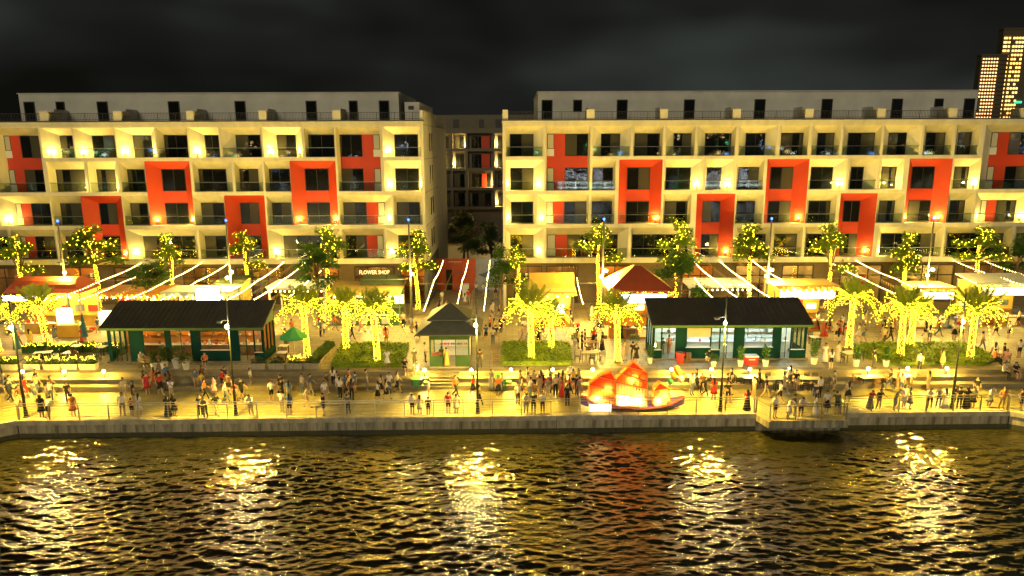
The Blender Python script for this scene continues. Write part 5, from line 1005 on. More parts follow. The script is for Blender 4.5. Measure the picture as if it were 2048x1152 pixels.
TABLES = [('large white table on the left terrace', -38.17, 55.14, 0, (1.3, 0.75, 'white_top'), 0.3, 'chair_dark', 3), ('small white table behind the planters on the left terrace', -36.04, 55.12, 0, (0.75, 0.75, 'white_top'), 0, 'chair_dark', 2), ('small white table near the blue parasol on the left terrace', -36.61, 57.08, 0, (0.75, 0.75, 'white_top'), 0.2, 'chair_dark', 2), ('small white table left of left pavilion', -34.32, 56.76, 0, (0.75, 0.75, 'white_top'), 0, 'chair_dark', 2), ('dark table with diners before left pavilion', -28.75, 53.58, 0, (1.5, 0.8, 'wood'), 0, 'chair_dark', 2), ('front small white table by the green parasol', -18.66, 54.91, 0, (0.75, 0.75, 'white_top'), 0.1, 'wood', 2), ('rear small white table by the green parasol', -19.15, 56.87, 0, (0.75, 0.75, 'white_top'), 0, 'wood', 2), ('green plastic table left of the kiosk steps', -7.21, 50.97, -0.9, (0.8, 0.8, 'chair_green'), 0, 'chair_green', 3), ('green plastic table right of the kiosk steps', -0.94, 50.9, -0.9, (0.8, 0.8, 'chair_green'), 0.2, 'chair_green', 3), ('wooden table of the dark-dressed group behind the crowd', 6.28, 54.63, 0, (1.5, 0.8, 'wood'), 0.1, 'chair_dark', 4), ('small table left of the crowd on the right walkway', 6.62, 57.73, 0, (1.5, 0.8, 'wood'), 0, 'wood', 2), ('white table at the steps left of quay lamp by the boat', 13.96, 51.31, -0.9, (1.3, 0.75, 'white_top'), 0, 'chair_dark', 3), ('white table below the red cooler', 18.08, 51.04, -0.9, (1.3, 0.75, 'white_top'), 0, 'chair_dark', 4), ('long table with food, left of the standing group', 19.66, 50.69, -0.9, (1.7, 0.8, 'cloth_table'), 0.1, 'chair_dark', 4), ('long table with food in front of right deck end', 22.49, 50.66, -0.9, (1.7, 0.8, 'cloth_table'), -0.1, 'chair_dark', 6), ('long cloth table right of the standing group', 27.16, 50.95, -0.9, (1.7, 0.8, 'cloth_table'), 0.1, 'wood', 4), ('long cloth table near the right steps', 29.55, 51.15, -0.9, (1.7, 0.8, 'cloth_table'), 0.35, 'wood', 4), ('round-side table with orange chairs at far right terrace', 39.15, 54.24, 0, (0.75, 0.75, 'white_top'), 0, 'wood', 2), ('white table at the right lawn corner', 27.18, 54.38, 0, (1.3, 0.75, 'white_top'), 0.3, 'chair_dark', 4), ('tall table behind right pavilion corner', 26.22, 59.0, 0, (0.75, 0.75, 'white_top'), 0, 'chair_dark', 2)]
for (nm, x, y, z, kind, rz, cm, n) in TABLES:
    z_ = z+.004; table(nm, x, y, z_, kind, rz); w, d = kind[0], kind[1]; k = 0
    for sx, sy in ((0, 1), (0, -1), (1, 0), (-1, 0), (.33, 1), (-.33, -1)):
        if k >= n: break
        k += 1; dx = sx*(w/2+.3) if sy == 0 else sx*w; dy = sy*(d/2+.28)
        c_, s_ = math.cos(rz), math.sin(rz); a = rz+math.atan2(dy, dx)-math.pi/2
        if sy: a = rz+(0 if sy > 0 else math.pi)
        chair(x+dx*c_-dy*s_, y+dx*s_+dy*c_, z_, a+random.uniform(-.2, .2), cm)
CN = {'chair_dark': 'dark slatted chair', 'chair_green': 'green plastic chair', 'chair_white': 'white chair', 'wood': 'brown wooden chair'}
def place_word(x, y):
    L_ = [(-40.1, 58, 'the leaning palm'), (-37, 54.5, 'left terrace'), (-26, 53.5, 'left pavilion'), (-17.2, 54.6, 'the green parasol'), (-11, 54, 'the left planted bed'), (-4.9, 52.8, 'the kiosk'), (2, 54, 'the right planted bed'), (8.2, 55.5, 'the palm by right pavilion'), (17.5, 54, 'right pavilion'), (28, 54, 'the right lawn'), (36, 54, 'the rightmost palm'), (8.3, 46.4, 'the lantern boat'), (19.5, 44.5, 'the viewing platform'), (-18.8, 45.3, 'second quay lamp from left'), (-2.4, 45.5, 'middle quay lamp'), (14.3, 45.7, 'boat-side quay lamp'), (30.3, 46, 'right-end quay lamp'), (-33, 45.2, 'left-end quay lamp'), (-25.5, 45.8, 'far left quay railing'), (-10.5, 46, 'quay railing below the kiosk'), (3, 46.3, 'railing left of boat'), (26, 46, 'railing right of platform'), (-42, 62, 'the barrel-roofed stall'), (-14, 63, 'the flower stall'), (-5, 64, 'the alley mouth'), (4, 62, 'the yellow boxy stall'), (11, 60, 'the red tent'), (27, 61, 'the blazing yellow stall'), (39, 62, 'the glowing stall'), (46, 62, 'the right-edge stall'), (-30, 61, 'the white screen stall'), (19.5, 49.5, 'tables below right pavilion'), (-9.5, 49.8, 'steps left of kiosk'), (-26, 49.8, 'steps below left pavilion'), (3, 49.5, 'steps right of kiosk'), (30, 49.8, 'the right-end steps'), (-36, 49, 'the left-end steps'), (34, 60, 'the rear lawn palm'), (-18, 60, 'walkway behind green parasol'), (-5, 58.5, 'walkway behind kiosk'), (5.5, 58, 'right bed rear corner')]
    return min(L_, key=lambda q: (q[0]-x)**2+1.6*(q[1]-y)**2)[2]
ORD = ['first', 'second', 'third', 'fourth', 'fifth', 'sixth', 'seventh', 'eighth', 'ninth', 'tenth', 'eleventh', 'twelfth', 'thirteenth', 'fourteenth', 'fifteenth', 'sixteenth', 'seventeenth', 'eighteenth']
def singled(items, base):
    """append an ordinal from the left wherever several things would read alike"""
    B = {}
    for it in items: B.setdefault(base(it), []).append(it)
    out_ = []
    for b, L_ in B.items():
        L_.sort(key=lambda q: q[0]/q[1])
        for i, it in enumerate(L_): out_.append((it, b if len(L_) == 1 else '%s, %s from left' % (b, ORD[i] if i < 18 else str(i+1)+'th')))
    return out_
for (x, y, z, rz, m), lab in singled(CHAIRS, lambda c: CN[c[4]]+' by '+place_word(c[0], c[1])):
    T = thing('chair', lab, 'chair', (x, y, z), rz, 'chairs at the outdoor tables'); a, b, l_ = CH[m]; link('seat', a, T); link('backrest', b, T)
    for sx in (-1, 1):
        for sy in (-1, 1): link('leg', l_, T, (sx*.18, sy*.18, 0))
T = thing('bucket', 'tall red bucket by the door of right pavilion', 'bucket', (13.45, 54.2, .005)); mb = MB(); mb.lathe([(.01, 0), (.26, 0), (.36, .78), (.38, .78), (.38, .82), (.34, .82), (.3, .6), (.01, .6)], 'cooler_red', 14); mb.build('body', T); mb = MB(); mb.ball((0, 0, .72), .2, 'leaf', 7, 4); mb.build('contents', T)
T = thing('cool_box', 'red cool box with white lid before right pavilion', 'cooler', (18.95, 53.75, .005)); mb = MB(); mb.box(-.5, .5, -.32, .32, 0, .62, 'cooler_red'); mb.build('body', T); mb = MB(); mb.box(-.53, .53, -.35, .35, .62, .72, 'chair_white'); mb.build('lid', T); mb = MB(); mb.box(-.25, .25, -.34, -.325, .4, .46, 'white_top'); mb.build('handle', T)
T = thing('stool_stack', 'stack of dark stools beside the red bucket', 'stools', (14.15, 54.3, .005))
for k in range(4): mb = MB(); mb.box(-.18, .18, -.18, .18, .18+.18*k, .22+.18*k, 'wood'); [mb.box(sx*.15-.02, sx*.15+.02, sy*.15-.02, sy*.15+.02, .18*k, .18+.18*k, 'wood') for sx in (-1, 1) for sy in (-1, 1)]; mb.build('stool', T)
T = thing('step_ladder', 'small wooden step ladder beside the right planted bed', 'ladder', (-1.3, 53.6, .005)); mb = MB()
for sx in (-.3, .3): mb.raw([(sx-.02, -.05, 0), (sx+.02, -.05, 0), (sx+.02, .35, 1.2), (sx-.02, .35, 1.2), (sx-.02, .0, 0), (sx+.02, .0, 0), (sx+.02, .4, 1.2), (sx-.02, .4, 1.2)], [(0, 1, 2, 3), (4, 7, 6, 5), (0, 4, 5, 1), (1, 5, 6, 2), (2, 6, 7, 3), (3, 7, 4, 0)], 'wood')
mb.build('side_rail', T)
for k in range(4): mb = MB(); mb.box(-.28, .28, .05+.09*k, .2+.09*k, .2+.3*k, .235+.3*k, 'wood'); mb.build('rung', T)
# ------------------------------------------------------------------ people
CLOTH = {'black': (.012, .012, .014), 'white': (.74, .72, .68), 'red': (.55, .03, .025), 'orange': (.60, .16, .03), 'cream': (.60, .50, .34), 'navy': (.02, .03, .08), 'grey': (.20, .20, .20), 'pink': (.62, .30, .32), 'olive': (.09, .09, .045), 'blue': (.06, .14, .38), 'denim': (.10, .14, .22), 'beige': (.42, .33, .22), 'yellow': (.65, .46, .08), 'brown': (.16, .08, .04), 'green': (.06, .22, .08)}
for k, c in CLOTH.items(): mat('cloth_'+k, c, .85)
for i, c in enumerate(((.52, .32, .20), (.42, .24, .14), (.60, .40, .27))): mat('skin_%d' % i, c, .6)
mat('hair', (.012, .009, .007), .5); mat('hair_brown', (.06, .03, .015), .5); mat('shoe_dark', (.03, .03, .03), .6); mat('shoe_white', (.6, .6, .58), .6); mat('phone', (.02, .02, .02), .3, emit=(.7, .85, 1), es=.8, samp='NONE')
def skeleton(pose):
    J = {}
    def s(n, *c): J[n] = Vector(c)
    s('pel', 0, 0, .91); s('spi', 0, 0, 1.10); s('che', 0, 0, 1.27); s('nec', 0, .01, 1.42); s('hea', 0, -.01, 1.52); s('top', 0, 0, 1.60)
    for t, x in (('L', -1), ('R', 1)):
        s('hip'+t, .085*x, 0, .86); s('kne'+t, .095*x, -.02, .47); s('ank'+t, .10*x, .02, .08); s('toe'+t, .115*x, -.13, .035)
        s('sho'+t, .175*x, .01, 1.35); s('elb'+t, .235*x, .03, 1.10); s('wri'+t, .235*x, -.05, .86); s('han'+t, .23*x, -.08, .77)
    up = ('spi', 'che', 'nec', 'hea', 'top', 'shoL', 'shoR', 'elbL', 'elbR', 'wriL', 'wriR', 'hanL', 'hanR')
    if pose == 'lean':
        for n in up: J[n] += Vector((0, -(J[n].z-.91)*.42, -(J[n].z-.91)*.06))
        J['hea'] += Vector((0, -.03, -.02)); J['top'] += Vector((0, -.05, -.03))
        for t, x in (('L', -1), ('R', 1)): J['elb'+t] = Vector((.25*x, -.36, 1.13)); J['wri'+t] = Vector((.10*x, -.52, 1.15)); J['han'+t] = Vector((.02*x, -.56, 1.13))
        J['kneR'] += Vector((0, -.06, .01)); J['ankR'] += Vector((0, .12, .03)); J['toeR'] += Vector((0, .12, 0))
    elif pose == 'walk':
        J['kneL'] = Vector((-.09, -.16, .48)); J['ankL'] = Vector((-.09, -.26, .10)); J['toeL'] = Vector((-.10, -.41, .07)); J['kneR'] = Vector((.09, .03, .47)); J['ankR'] = Vector((.09, .30, .14)); J['toeR'] = Vector((.10, .20, .035))
        J['elbL'] += Vector((0, .12, .0)); J['wriL'] += Vector((0, .16, .03)); J['hanL'] += Vector((0, .16, .04)); J['elbR'] += Vector((0, -.10, .02)); J['wriR'] += Vector((0, -.20, .08)); J['hanR'] += Vector((0, -.24, .10))
    elif pose == 'sit':
        for n in up+('pel', 'hipL', 'hipR'): J[n] += Vector((0, .06, -.36))
        for t, x in (('L', -1), ('R', 1)): J['kne'+t] = Vector((.11*x, -.36, .52)); J['ank'+t] = Vector((.10*x, -.36, .09)); J['toe'+t] = Vector((.11*x, -.50, .035)); J['elb'+t] = Vector((.25*x, -.08, .78)); J['wri'+t] = Vector((.14*x, -.30, .76)); J['han'+t] = Vector((.08*x, -.36, .75))
    elif pose == 'phone':
        for t, x in (('L', -1), ('R', 1)): J['elb'+t] = Vector((.22*x, -.17, 1.15)); J['wri'+t] = Vector((.09*x, -.30, 1.36)); J['han'+t] = Vector((.05*x, -.33, 1.43))
        J['hea'] += Vector((0, -.02, -.01)); J['top'] += Vector((0, -.04, -.01))
    elif pose == 'hip':
        J['elbL'] = Vector((-.36, .06, 1.14)); J['wriL'] = Vector((-.20, -.06, 1.0)); J['hanL'] = Vector((-.14, -.09, .97)); J['kneR'] += Vector((.05, -.06, 0)); J['ankR'] += Vector((.09, -.03, 0)); J['toeR'] += Vector((.13, -.03, 0))
    elif pose == 'rail':
        J['elbR'] = Vector((.30, -.14, 1.16)); J['wriR'] = Vector((.38, -.34, 1.08)); J['hanR'] = Vector((.42, -.41, 1.07)); J['kneL'] += Vector((-.03, .03, 0)); J['ankL'] += Vector((-.05, .10, 0)); J['toeL'] += Vector((-.06, .10, 0))
        for n in up[:5]: J[n] += Vector((.03*(J[n].z-.9), -.10*(J[n].z-.9), 0))
    return J
RADII = dict(pel=(.135, .115), spi=(.125, .10), che=(.155, .112), nec=(.052, .055), hea=(.078, .095), top=(.068, .085), hip=(.095, .095), kne=(.058, .062), ank=(.040, .045), toe=(.040, .028), sho=(.062, .06), elb=(.042, .042), wri=(.030, .030), han=(.042, .024))
BONES = [('pel', 'spi', 1), ('spi', 'che', 1), ('che', 'nec', 1), ('nec', 'hea', 0), ('hea', 'top', 0)]+[q for t in 'LR' for q in (('pel', 'hip'+t, 2), ('hip'+t, 'kne'+t, 2), ('kne'+t, 'ank'+t, 5), ('ank'+t, 'toe'+t, 3), ('che', 'sho'+t, 1), ('sho'+t, 'elb'+t, 1), ('elb'+t, 'wri'+t, 0), ('wri'+t, 'han'+t, 0))]
BODY = {}
def body(pose, trousers):
    if (pose, trousers) in BODY: return BODY[(pose, trousers)]
    J = skeleton(pose); names = list(J); me = bpy.data.meshes.new('b'); me.from_pydata([J[n] for n in names], [(names.index(a), names.index(b)) for a, b, _ in BONES], [])
    o = bpy.data.objects.new('b', me); COL.objects.link(o); o.modifiers.new('s', 'SKIN'); o.modifiers.new('d', 'SUBSURF').levels = 1
    sv = me.skin_vertices[0].data
    for i, n in enumerate(names): sv[i].radius = RADII[n[:3]]; sv[i].use_root = n == 'pel'
    dg = bpy.context.evaluated_depsgraph_get(); dg.update(); m2 = bpy.data.meshes.new_from_object(o.evaluated_get(dg)); bpy.data.objects.remove(o)
    V = [v.co.copy() for v in m2.vertices]; F = [tuple(p.vertices) for p in m2.polygons]; M = []
    seg = [(J[a], J[b], k) for a, b, k in BONES]
    for f in F:
        c = sum((V[i] for i in f), Vector())/len(f); best = (9, 0)
        for a, b, k in seg:
            t = max(0, min(1, (c-a).dot(b-a)/(b-a).length_squared)); d = (c-a.lerp(b, t)).length
            if k == 1 and a == J['che'] and b == J['nec'] and t > .62: kk = 0
            elif k == 2 and b.z < .6 and t > .75 and not trousers: kk = 0
            elif k == 1 and (b == J['elbL'] or b == J['elbR']) and t > .7: kk = 0
            elif k == 5: kk = 2 if trousers else 0
            elif k == 1 and a == J['pel'] and t < .25: kk = 2
            else: kk = k
            if d < best[0]: best = (d, kk)
        M.append(best[1])
    # nose, eyes, mouth, ears; five fingers on each hand
    h = J['hea']; fd = Vector((0, -1, 0)); o_ = len(V)
    def add(pts, faces, k):
        b = len(V); V.extend(pts); F.extend(tuple(i+b for i in q) for q in faces); M.extend([k]*len(faces))
    add([h+Vector(p) for p in ((-.013, -.088, .01), (.013, -.088, .01), (0, -.115, -.005), (0, -.09, .04))], [(0, 1, 2), (0, 2, 3), (1, 3, 2)], 0)
    for x in (-.03, .03): add([h+Vector(p) for p in ((x-.012, -.090, .036), (x+.012, -.090, .036), (x+.012, -.090, .046), (x-.012, -.090, .046))], [(0, 1, 2, 3)], 4); add([h+Vector((x/.03*q[0], q[1], q[2])) for q in ((.072, .0, .0), (.092, .015, .0), (.092, .015, .045), (.072, 0, .05))], [(0, 1, 2, 3), (3, 2, 1, 0)], 0)
    add([h+Vector(p) for p in ((-.022, -.088, -.030), (.022, -.088, -.030), (.022, -.088, -.022), (-.022, -.088, -.022))], [(0, 1, 2, 3)], 4)
    for t, x in (('L', -1), ('R', 1)):
        a, d = J['han'+t], (J['han'+t]-J['wri'+t]).normalized(); s_ = d.cross(Vector((1, 0, 0))).normalized(); n_ = d.cross(s_)
        for k, (off, ln) in enumerate(((-.03, .07), (-.01, .085), (.01, .08), (.028, .062), (-.045, .045))):
            b0 = a+s_*off+(d*.015 if k < 4 else -d*.03); e = b0+(d if k < 4 else (d*.6-s_*.8))*ln+n_*.012*x; mid = b0.lerp(e, .5)-n_*.006; r = .0085
            ring = lambda c, r: [c+s_*r, c+n_*r, c-s_*r, c-n_*r]
            add(ring(b0, r)+ring(mid, r)+ring(e, r*.7), [(i, (i+1) % 4, 4+(i+1) % 4, 4+i) for i in range(4)]+[(4+i, 4+(i+1) % 4, 8+(i+1) % 4, 8+i) for i in range(4)]+[(8, 9, 10, 11)], 0)
    nm = bpy.data.meshes.new('body'); nm.from_pydata(V, [], F)
    for q in ('skin_0', 'cloth_white', 'cloth_black', 'shoe_dark', 'black'): nm.materials.append(MATS[q])
    nm.polygons.foreach_set('material_index', M); nm.polygons.foreach_set('use_smooth', [True]*len(F)); nm.update()
    BODY[(pose, trousers)] = (nm, J); return BODY[(pose, trousers)]
def hair_mesh(long):
    V = []; F = []; n, k = 10, 8; r = .104
    for i in range(k+1):
        th = math.pi*i/k
        for j in range(n): a = 2*math.pi*j/n; V.append((r*.92*math.sin(th)*math.cos(a), r*1.08*math.sin(th)*math.sin(a)+.008, r*1.12*math.cos(th)))
    for i in range(k):
        for j in range(n):
            q = (i*n+j, i*n+(j+1) % n, (i+1)*n+(j+1) % n, (i+1)*n+j); c = [sum(V[p][t] for p in q)/4 for t in range(3)]
            if c[2] > .045 or (c[1] > -.01 and c[2] > -.055): F.append(q)
    mb = MB(); mb.raw(V, F, 'hair')
    if long:
        rows = [(.06, .088, .05), (-.02, .098, .075), (-.10, .105, .085), (-.22, .105, .09), (-.34, .085, .09), (-.40, .04, .09)]; P = []
        for z, w_, y in rows: P += [(-w_, y-.08, z), (-w_*.6, y, z), (0, y+.018, z), (w_*.6, y, z), (w_, y-.08, z), (w_*.5, y-.05, z), (0, y-.04, z), (-w_*.5, y-.05, z)]
        mb.raw(P, [(i*8+j, i*8+(j+1) % 8, (i+1)*8+(j+1) % 8, (i+1)*8+j) for i in range(len(rows)-1) for j in range(8)]+[tuple(range(40, 48))], 'hair')
    return mb.mesh('hair', True)
HAIR = {k: hair_mesh(k) for k in (False, True)}
def skirt_mesh(bot, flare):
    prof = [(.125, 1.04), (.15, .92), (.16, .84), (.16+flare*.5, (.84+bot)/2), (.16+flare, bot), (.14+flare, bot+.01)]; mb = MB(); n = 14; V = []
    for r, z in prof:
        for j in range(n): a = 2*math.pi*j/n; q = r*(1+.07*math.cos(a*5)*(1.04-z)); V.append((q*math.cos(a), q*.82*math.sin(a), z))
    mb.raw(V, [(i*n+j, i*n+(j+1) % n, (i+1)*n+(j+1) % n, (i+1)*n+j) for i in range(len(prof)-1) for j in range(n)], 'cloth_black'); return mb.mesh('skirt', True)
SKIRT = {'skirt': skirt_mesh(.52, .10), 'long skirt': skirt_mesh(.14, .13), 'dress': skirt_mesh(.50, .10), 'long dress': skirt_mesh(.13, .12)}
VERB = dict(stand='standing', lean='leaning', walk='walking', sit='seated', phone='filming', hip='posing', rail='leaning')
PEOPLE = [
(-31.88, 45.11, -0.9, 'stand', 3.14, 'black', 'dress', '', 'long', 1.022, 1),
(-31.32, 44.93, -0.9, 'lean', 2.97, 'white', 'shorts', 'navy', 'short', 0.968, 0),
(-29.84, 45.27, -0.9, 'stand', 3.28, 'orange', 'dress', '', 'short', 1.024, 0),
(-31.85, 47.94, -0.9, 'stand', 0.17, 'black', 'trousers', 'black', 'long', 0.976, 2),
(-26.55, 45.42, -0.9, 'rail', 0.35, 'white', 'shorts', 'grey', 'short', 1.04, 0),
(-25.88, 45.32, -0.9, 'stand', 3.14, 'orange', 'shorts', 'black', 'short', 0.819, 2),
(-25.34, 45.32, -0.9, 'stand', 2.62, 'white', 'dress', '', 'long', 1.01, 0),
(-28.1, 48.5, -0.9, 'stand', 0.7, 'cream', 'trousers', 'beige', 'short', 1.027, 0),
(-27.13, 47.89, -0.9, 'stand', -0.7, 'black', 'shorts', 'black', 'long', 1.025, 1),
(-23.34, 45.12, -0.9, 'stand', 3.14, 'black', 'long dress', '', 'long', 0.966, 0),
(-22.93, 45.21, -0.9, 'stand', 2.79, 'black', 'dress', '', 'long', 0.996, 1),
(-24.68, 48.47, -0.9, 'phone', 0.0, 'white', 'trousers', 'beige', 'short', 0.966, 1),
(-21.2, 45.28, -0.9, 'stand', 0.35, 'navy', 'trousers', 'black', 'short', 0.961, 2),
(-20.71, 44.92, -0.9, 'lean', 0.17, 'grey', 'trousers', 'olive', 'short', 1.02, 2),
(-20.14, 45.36, -0.9, 'walk', 1.05, 'black', 'trousers', 'cream', 'short', 0.992, 0),
(-19.82, 47.82, -0.9, 'stand', -0.52, 'red', 'shorts', 'black', 'short', 0.967, 0),
(-17.78, 45.34, -0.9, 'lean', 0.0, 'white', 'shorts', 'beige', 'short', 1.026, 2),
(-15.84, 45.87, -0.9, 'stand', 2.97, 'white', 'trousers', 'beige', 'short', 1.0, 1),
(-15.15, 45.31, -0.9, 'stand', 3.14, 'blue', 'shorts', 'black', 'long', 1.004, 2),
(-14.38, 46.79, -0.9, 'walk', 1.57, 'cream', 'shorts', 'beige', 'short', 0.957, 2),
(-12.83, 45.29, -0.9, 'rail', -1.05, 'black', 'shorts', 'navy', 'short', 1.017, 2),
(-11.22, 45.55, -0.9, 'lean', 0.0, 'grey', 'trousers', 'black', 'short', 0.98, 0),
(-6.82, 45.42, -0.9, 'stand', 2.79, 'white', 'shorts', 'black', 'short', 0.959, 1),
(-6.32, 45.5, -0.9, 'stand', 3.14, 'cream', 'dress', '', 'long', 0.871, 2),
(-5.72, 45.32, -0.9, 'stand', 3.14, 'black', 'shorts', 'black', 'short', 0.83, 1),
(-4.37, 45.49, -0.9, 'stand', 2.97, 'red', 'shorts', 'black', 'short', 0.99, 2),
(-3.83, 45.57, -0.9, 'stand', 3.14, 'white', 'dress', '', 'short', 0.882, 1),
(0.39, 47.04, -0.9, 'stand', 0.52, 'white', 'trousers', 'black', 'long', 1.034, 0),
(0.93, 45.44, -0.9, 'lean', 0.0, 'white', 'trousers', 'grey', 'short', 1.025, 1),
(1.44, 45.43, -0.9, 'stand', -0.17, 'black', 'trousers', 'black', 'short', 1.018, 2),
(2.06, 45.52, -0.9, 'stand', 0.35, 'white', 'trousers', 'black', 'short', 0.998, 0),
(3.87, 46.91, -0.9, 'stand', 3.14, 'black', 'trousers', 'black', 'short', 1.002, 1),
(4.69, 48.9, -0.9, 'stand', 2.09, 'black', 'trousers', 'black', 'short', 1.016, 1),
(2.29, 49.24, -0.9, 'stand', 3.14, 'red', 'shorts', 'black', 'long', 0.951, 0),
(2.74, 49.45, -0.9, 'stand', 3.14, 'red', 'trousers', 'black', 'short', 0.955, 2),
(3.43, 49.76, -0.9, 'stand', 2.62, 'cream', 'shorts', 'beige', 'long', 0.954, 1),
(3.74, 49.97, -0.9, 'stand', 3.14, 'yellow', 'long dress', '', 'long', 1.018, 1),
(14.0, 48.6, -0.9, 'walk', 1.05, 'black', 'trousers', 'black', 'long', 0.961, 2),
(14.47, 48.09, -0.9, 'stand', 3.14, 'red', 'dress', '', 'long', 1.031, 2),
(15.3, 47.48, -0.9, 'hip', 0.17, 'black', 'shorts', 'black', 'long', 0.994, 2),
(16.12, 45.84, -0.9, 'stand', 3.14, 'red', 'long skirt', 'black', 'long', 0.992, 2),
(17.61, 44.65, -0.9, 'stand', 0.52, 'white', 'shorts', 'black', 'short', 1.009, 0),
(18.45, 44.47, -0.9, 'lean', 0.35, 'white', 'dress', '', 'short', 0.977, 0),
(19.05, 45.0, -0.9, 'stand', 1.05, 'navy', 'trousers', 'grey', 'short', 0.952, 1),
(19.25, 44.46, -0.9, 'lean', 0.0, 'white', 'shorts', 'navy', 'short', 1.032, 1),
(20.39, 44.81, -0.9, 'stand', 1.4, 'white', 'long dress', '', 'long', 1.002, 0),
(21.37, 45.34, -0.9, 'stand', 0.17, 'white', 'skirt', 'black', 'long', 1.021, 0),
(22.0, 45.15, -0.9, 'lean', 2.97, 'olive', 'shorts', 'black', 'short', 1.018, 0),
(23.79, 47.4, -0.9, 'hip', 3.14, 'cream', 'skirt', 'black', 'long', 1.013, 0),
(24.68, 46.04, -0.9, 'lean', 0.0, 'red', 'long skirt', 'grey', 'short', 0.958, 1),
(25.25, 45.94, -0.9, 'rail', 0.17, 'black', 'trousers', 'beige', 'short', 0.96, 1),
(26.32, 45.93, -0.9, 'lean', 0.7, 'grey', 'trousers', 'grey', 'short', 1.038, 0),
(27.22, 46.39, -0.9, 'stand', 0.35, 'white', 'dress', '', 'long', 1.03, 0),
(27.48, 46.11, -0.9, 'stand', 1.05, 'grey', 'dress', '', 'long', 0.972, 0),
(28.83, 46.1, -0.9, 'lean', -0.52, 'white', 'shorts', 'black', 'short', 1.019, 0),
(29.56, 46.28, -0.9, 'rail', -0.52, 'grey', 'trousers', 'denim', 'short', 0.965, 0),
(29.89, 46.09, -0.9, 'stand', 3.14, 'white', 'long dress', '', 'long', 0.952, 0),
(30.85, 46.74, -0.9, 'lean', 0.0, 'black', 'trousers', 'black', 'short', 1.01, 1),
(30.86, 46.08, -0.9, 'stand', 2.79, 'black', 'trousers', 'navy', 'short', 1.037, 2),
(31.34, 46.07, -0.9, 'stand', 3.14, 'black', 'long dress', '', 'long', 1.014, 2),
(31.9, 46.26, -0.9, 'stand', 3.14, 'grey', 'skirt', 'black', 'short', 0.988, 2),
(33.47, 48.3, -0.9, 'stand', -0.35, 'black', 'trousers', 'beige', 'short', 0.974, 0),
(33.11, 46.34, -0.9, 'lean', 0.0, 'white', 'skirt', 'grey', 'long', 0.992, 1),
(33.88, 46.14, -0.9, 'rail', 0.0, 'orange', 'shorts', 'beige', 'short', 0.977, 1),
(34.89, 45.76, -0.9, 'stand', 0.52, 'brown', 'shorts', 'black', 'short', 0.976, 0),
(-9.78, 52.86, 0.0, 'hip', 0.0, 'white', 'dress', '', 'short', 0.952, 1),
(-7.69, 53.09, 0.0, 'stand', 0.35, 'olive', 'trousers', 'olive', 'short', 0.956, 0),
(-6.98, 54.38, 0.0, 'stand', 1.57, 'cream', 'trousers', 'black', 'short', 1.016, 0),
(-5.19, 53.32, 0.0, 'stand', 3.14, 'yellow', 'long dress', '', 'short', 0.958, 0),
(-5.56, 53.45, 0.0, 'stand', 2.79, 'black', 'trousers', 'black', 'long', 0.996, 2),
(-2.53, 52.78, 0.0, 'stand', 3.14, 'black', 'trousers', 'black', 'short', 0.957, 1),
(-2.32, 60.31, 0.0, 'walk', 3.14, 'blue', 'shorts', 'black', 'short', 0.965, 2),
(-1.68, 59.35, 0.0, 'stand', 3.14, 'white', 'trousers', 'denim', 'short', 0.985, 1),
(-4.78, 75.51, 0.0, 'stand', 3.14, 'red', 'shorts', 'beige', 'short', 1.029, 2),
(-5.14, 75.03, 0.0, 'stand', 3.14, 'white', 'dress', '', 'long', 0.81, 1),
(5.64, 58.19, 0.0, 'stand', 1.57, 'yellow', 'shorts', 'black', 'long', 0.967, 2),
(5.94, 57.73, 0.0, 'stand', 1.75, 'black', 'trousers', 'black', 'short', 0.989, 1),
(6.29, 58.63, 0.0, 'stand', 1.4, 'brown', 'trousers', 'black', 'short', 0.976, 0),
(7.06, 58.93, 0.0, 'stand', 0.0, 'red', 'skirt', 'black', 'long', 1.027, 1),
(7.16, 58.02, 0.0, 'stand', -1.57, 'black', 'trousers', 'black', 'short', 0.978, 0),
(7.6, 57.42, 0.0, 'stand', -1.57, 'black', 'long dress', '', 'long', 1.02, 1),
(2.28, 58.84, 0.0, 'stand', 3.14, 'black', 'shorts', 'black', 'short', 1.018, 2),
(9.71, 54.59, 0.0, 'stand', 3.14, 'black', 'trousers', 'black', 'short', 0.993, 2),
(9.85, 53.79, 0.0, 'stand', 0.17, 'black', 'dress', '', 'long', 1.019, 2),
(9.06, 54.59, 0.0, 'stand', 0.52, 'beige', 'dress', '', 'long', 0.997, 2),
(24.9, 53.88, 0.0, 'stand', 0.0, 'white', 'long dress', '', 'long', 0.998, 1),
(24.71, 52.35, 0.0, 'stand', 3.14, 'white', 'shorts', 'black', 'long', 0.984, 2),
(26.09, 54.13, 0.0, 'stand', 0.35, 'cream', 'long dress', '', 'long', 1.029, 2),
(28.05, 52.44, 0.0, 'stand', 1.57, 'black', 'trousers', 'black', 'short', 1.009, 0),
(33.49, 52.63, 0.0, 'stand', 1.57, 'yellow', 'dress', '', 'long', 0.975, 0),
(32.42, 59.24, 0.0, 'stand', 3.14, 'yellow', 'shorts', 'black', 'short', 0.963, 1),
(33.23, 59.86, 0.0, 'walk', 1.22, 'black', 'trousers', 'black', 'short', 1.034, 2),
(32.22, 58.93, 0.0, 'stand', 0.35, 'cream', 'trousers', 'olive', 'short', 0.954, 2),
(34.09, 61.16, 0.0, 'walk', 1.05, 'white', 'shorts', 'black', 'short', 1.006, 2),
(-43.02, 59.25, 0.0, 'walk', 2.62, 'orange', 'trousers', 'brown', 'short', 1.011, 0),
(-41.96, 59.23, 0.0, 'stand', 3.14, 'yellow', 'dress', '', 'long', 0.997, 2),
(-35.38, 54.71, 0.0, 'sit', 3.14, 'brown', 'shorts', 'black', 'long', 1.037, 0),
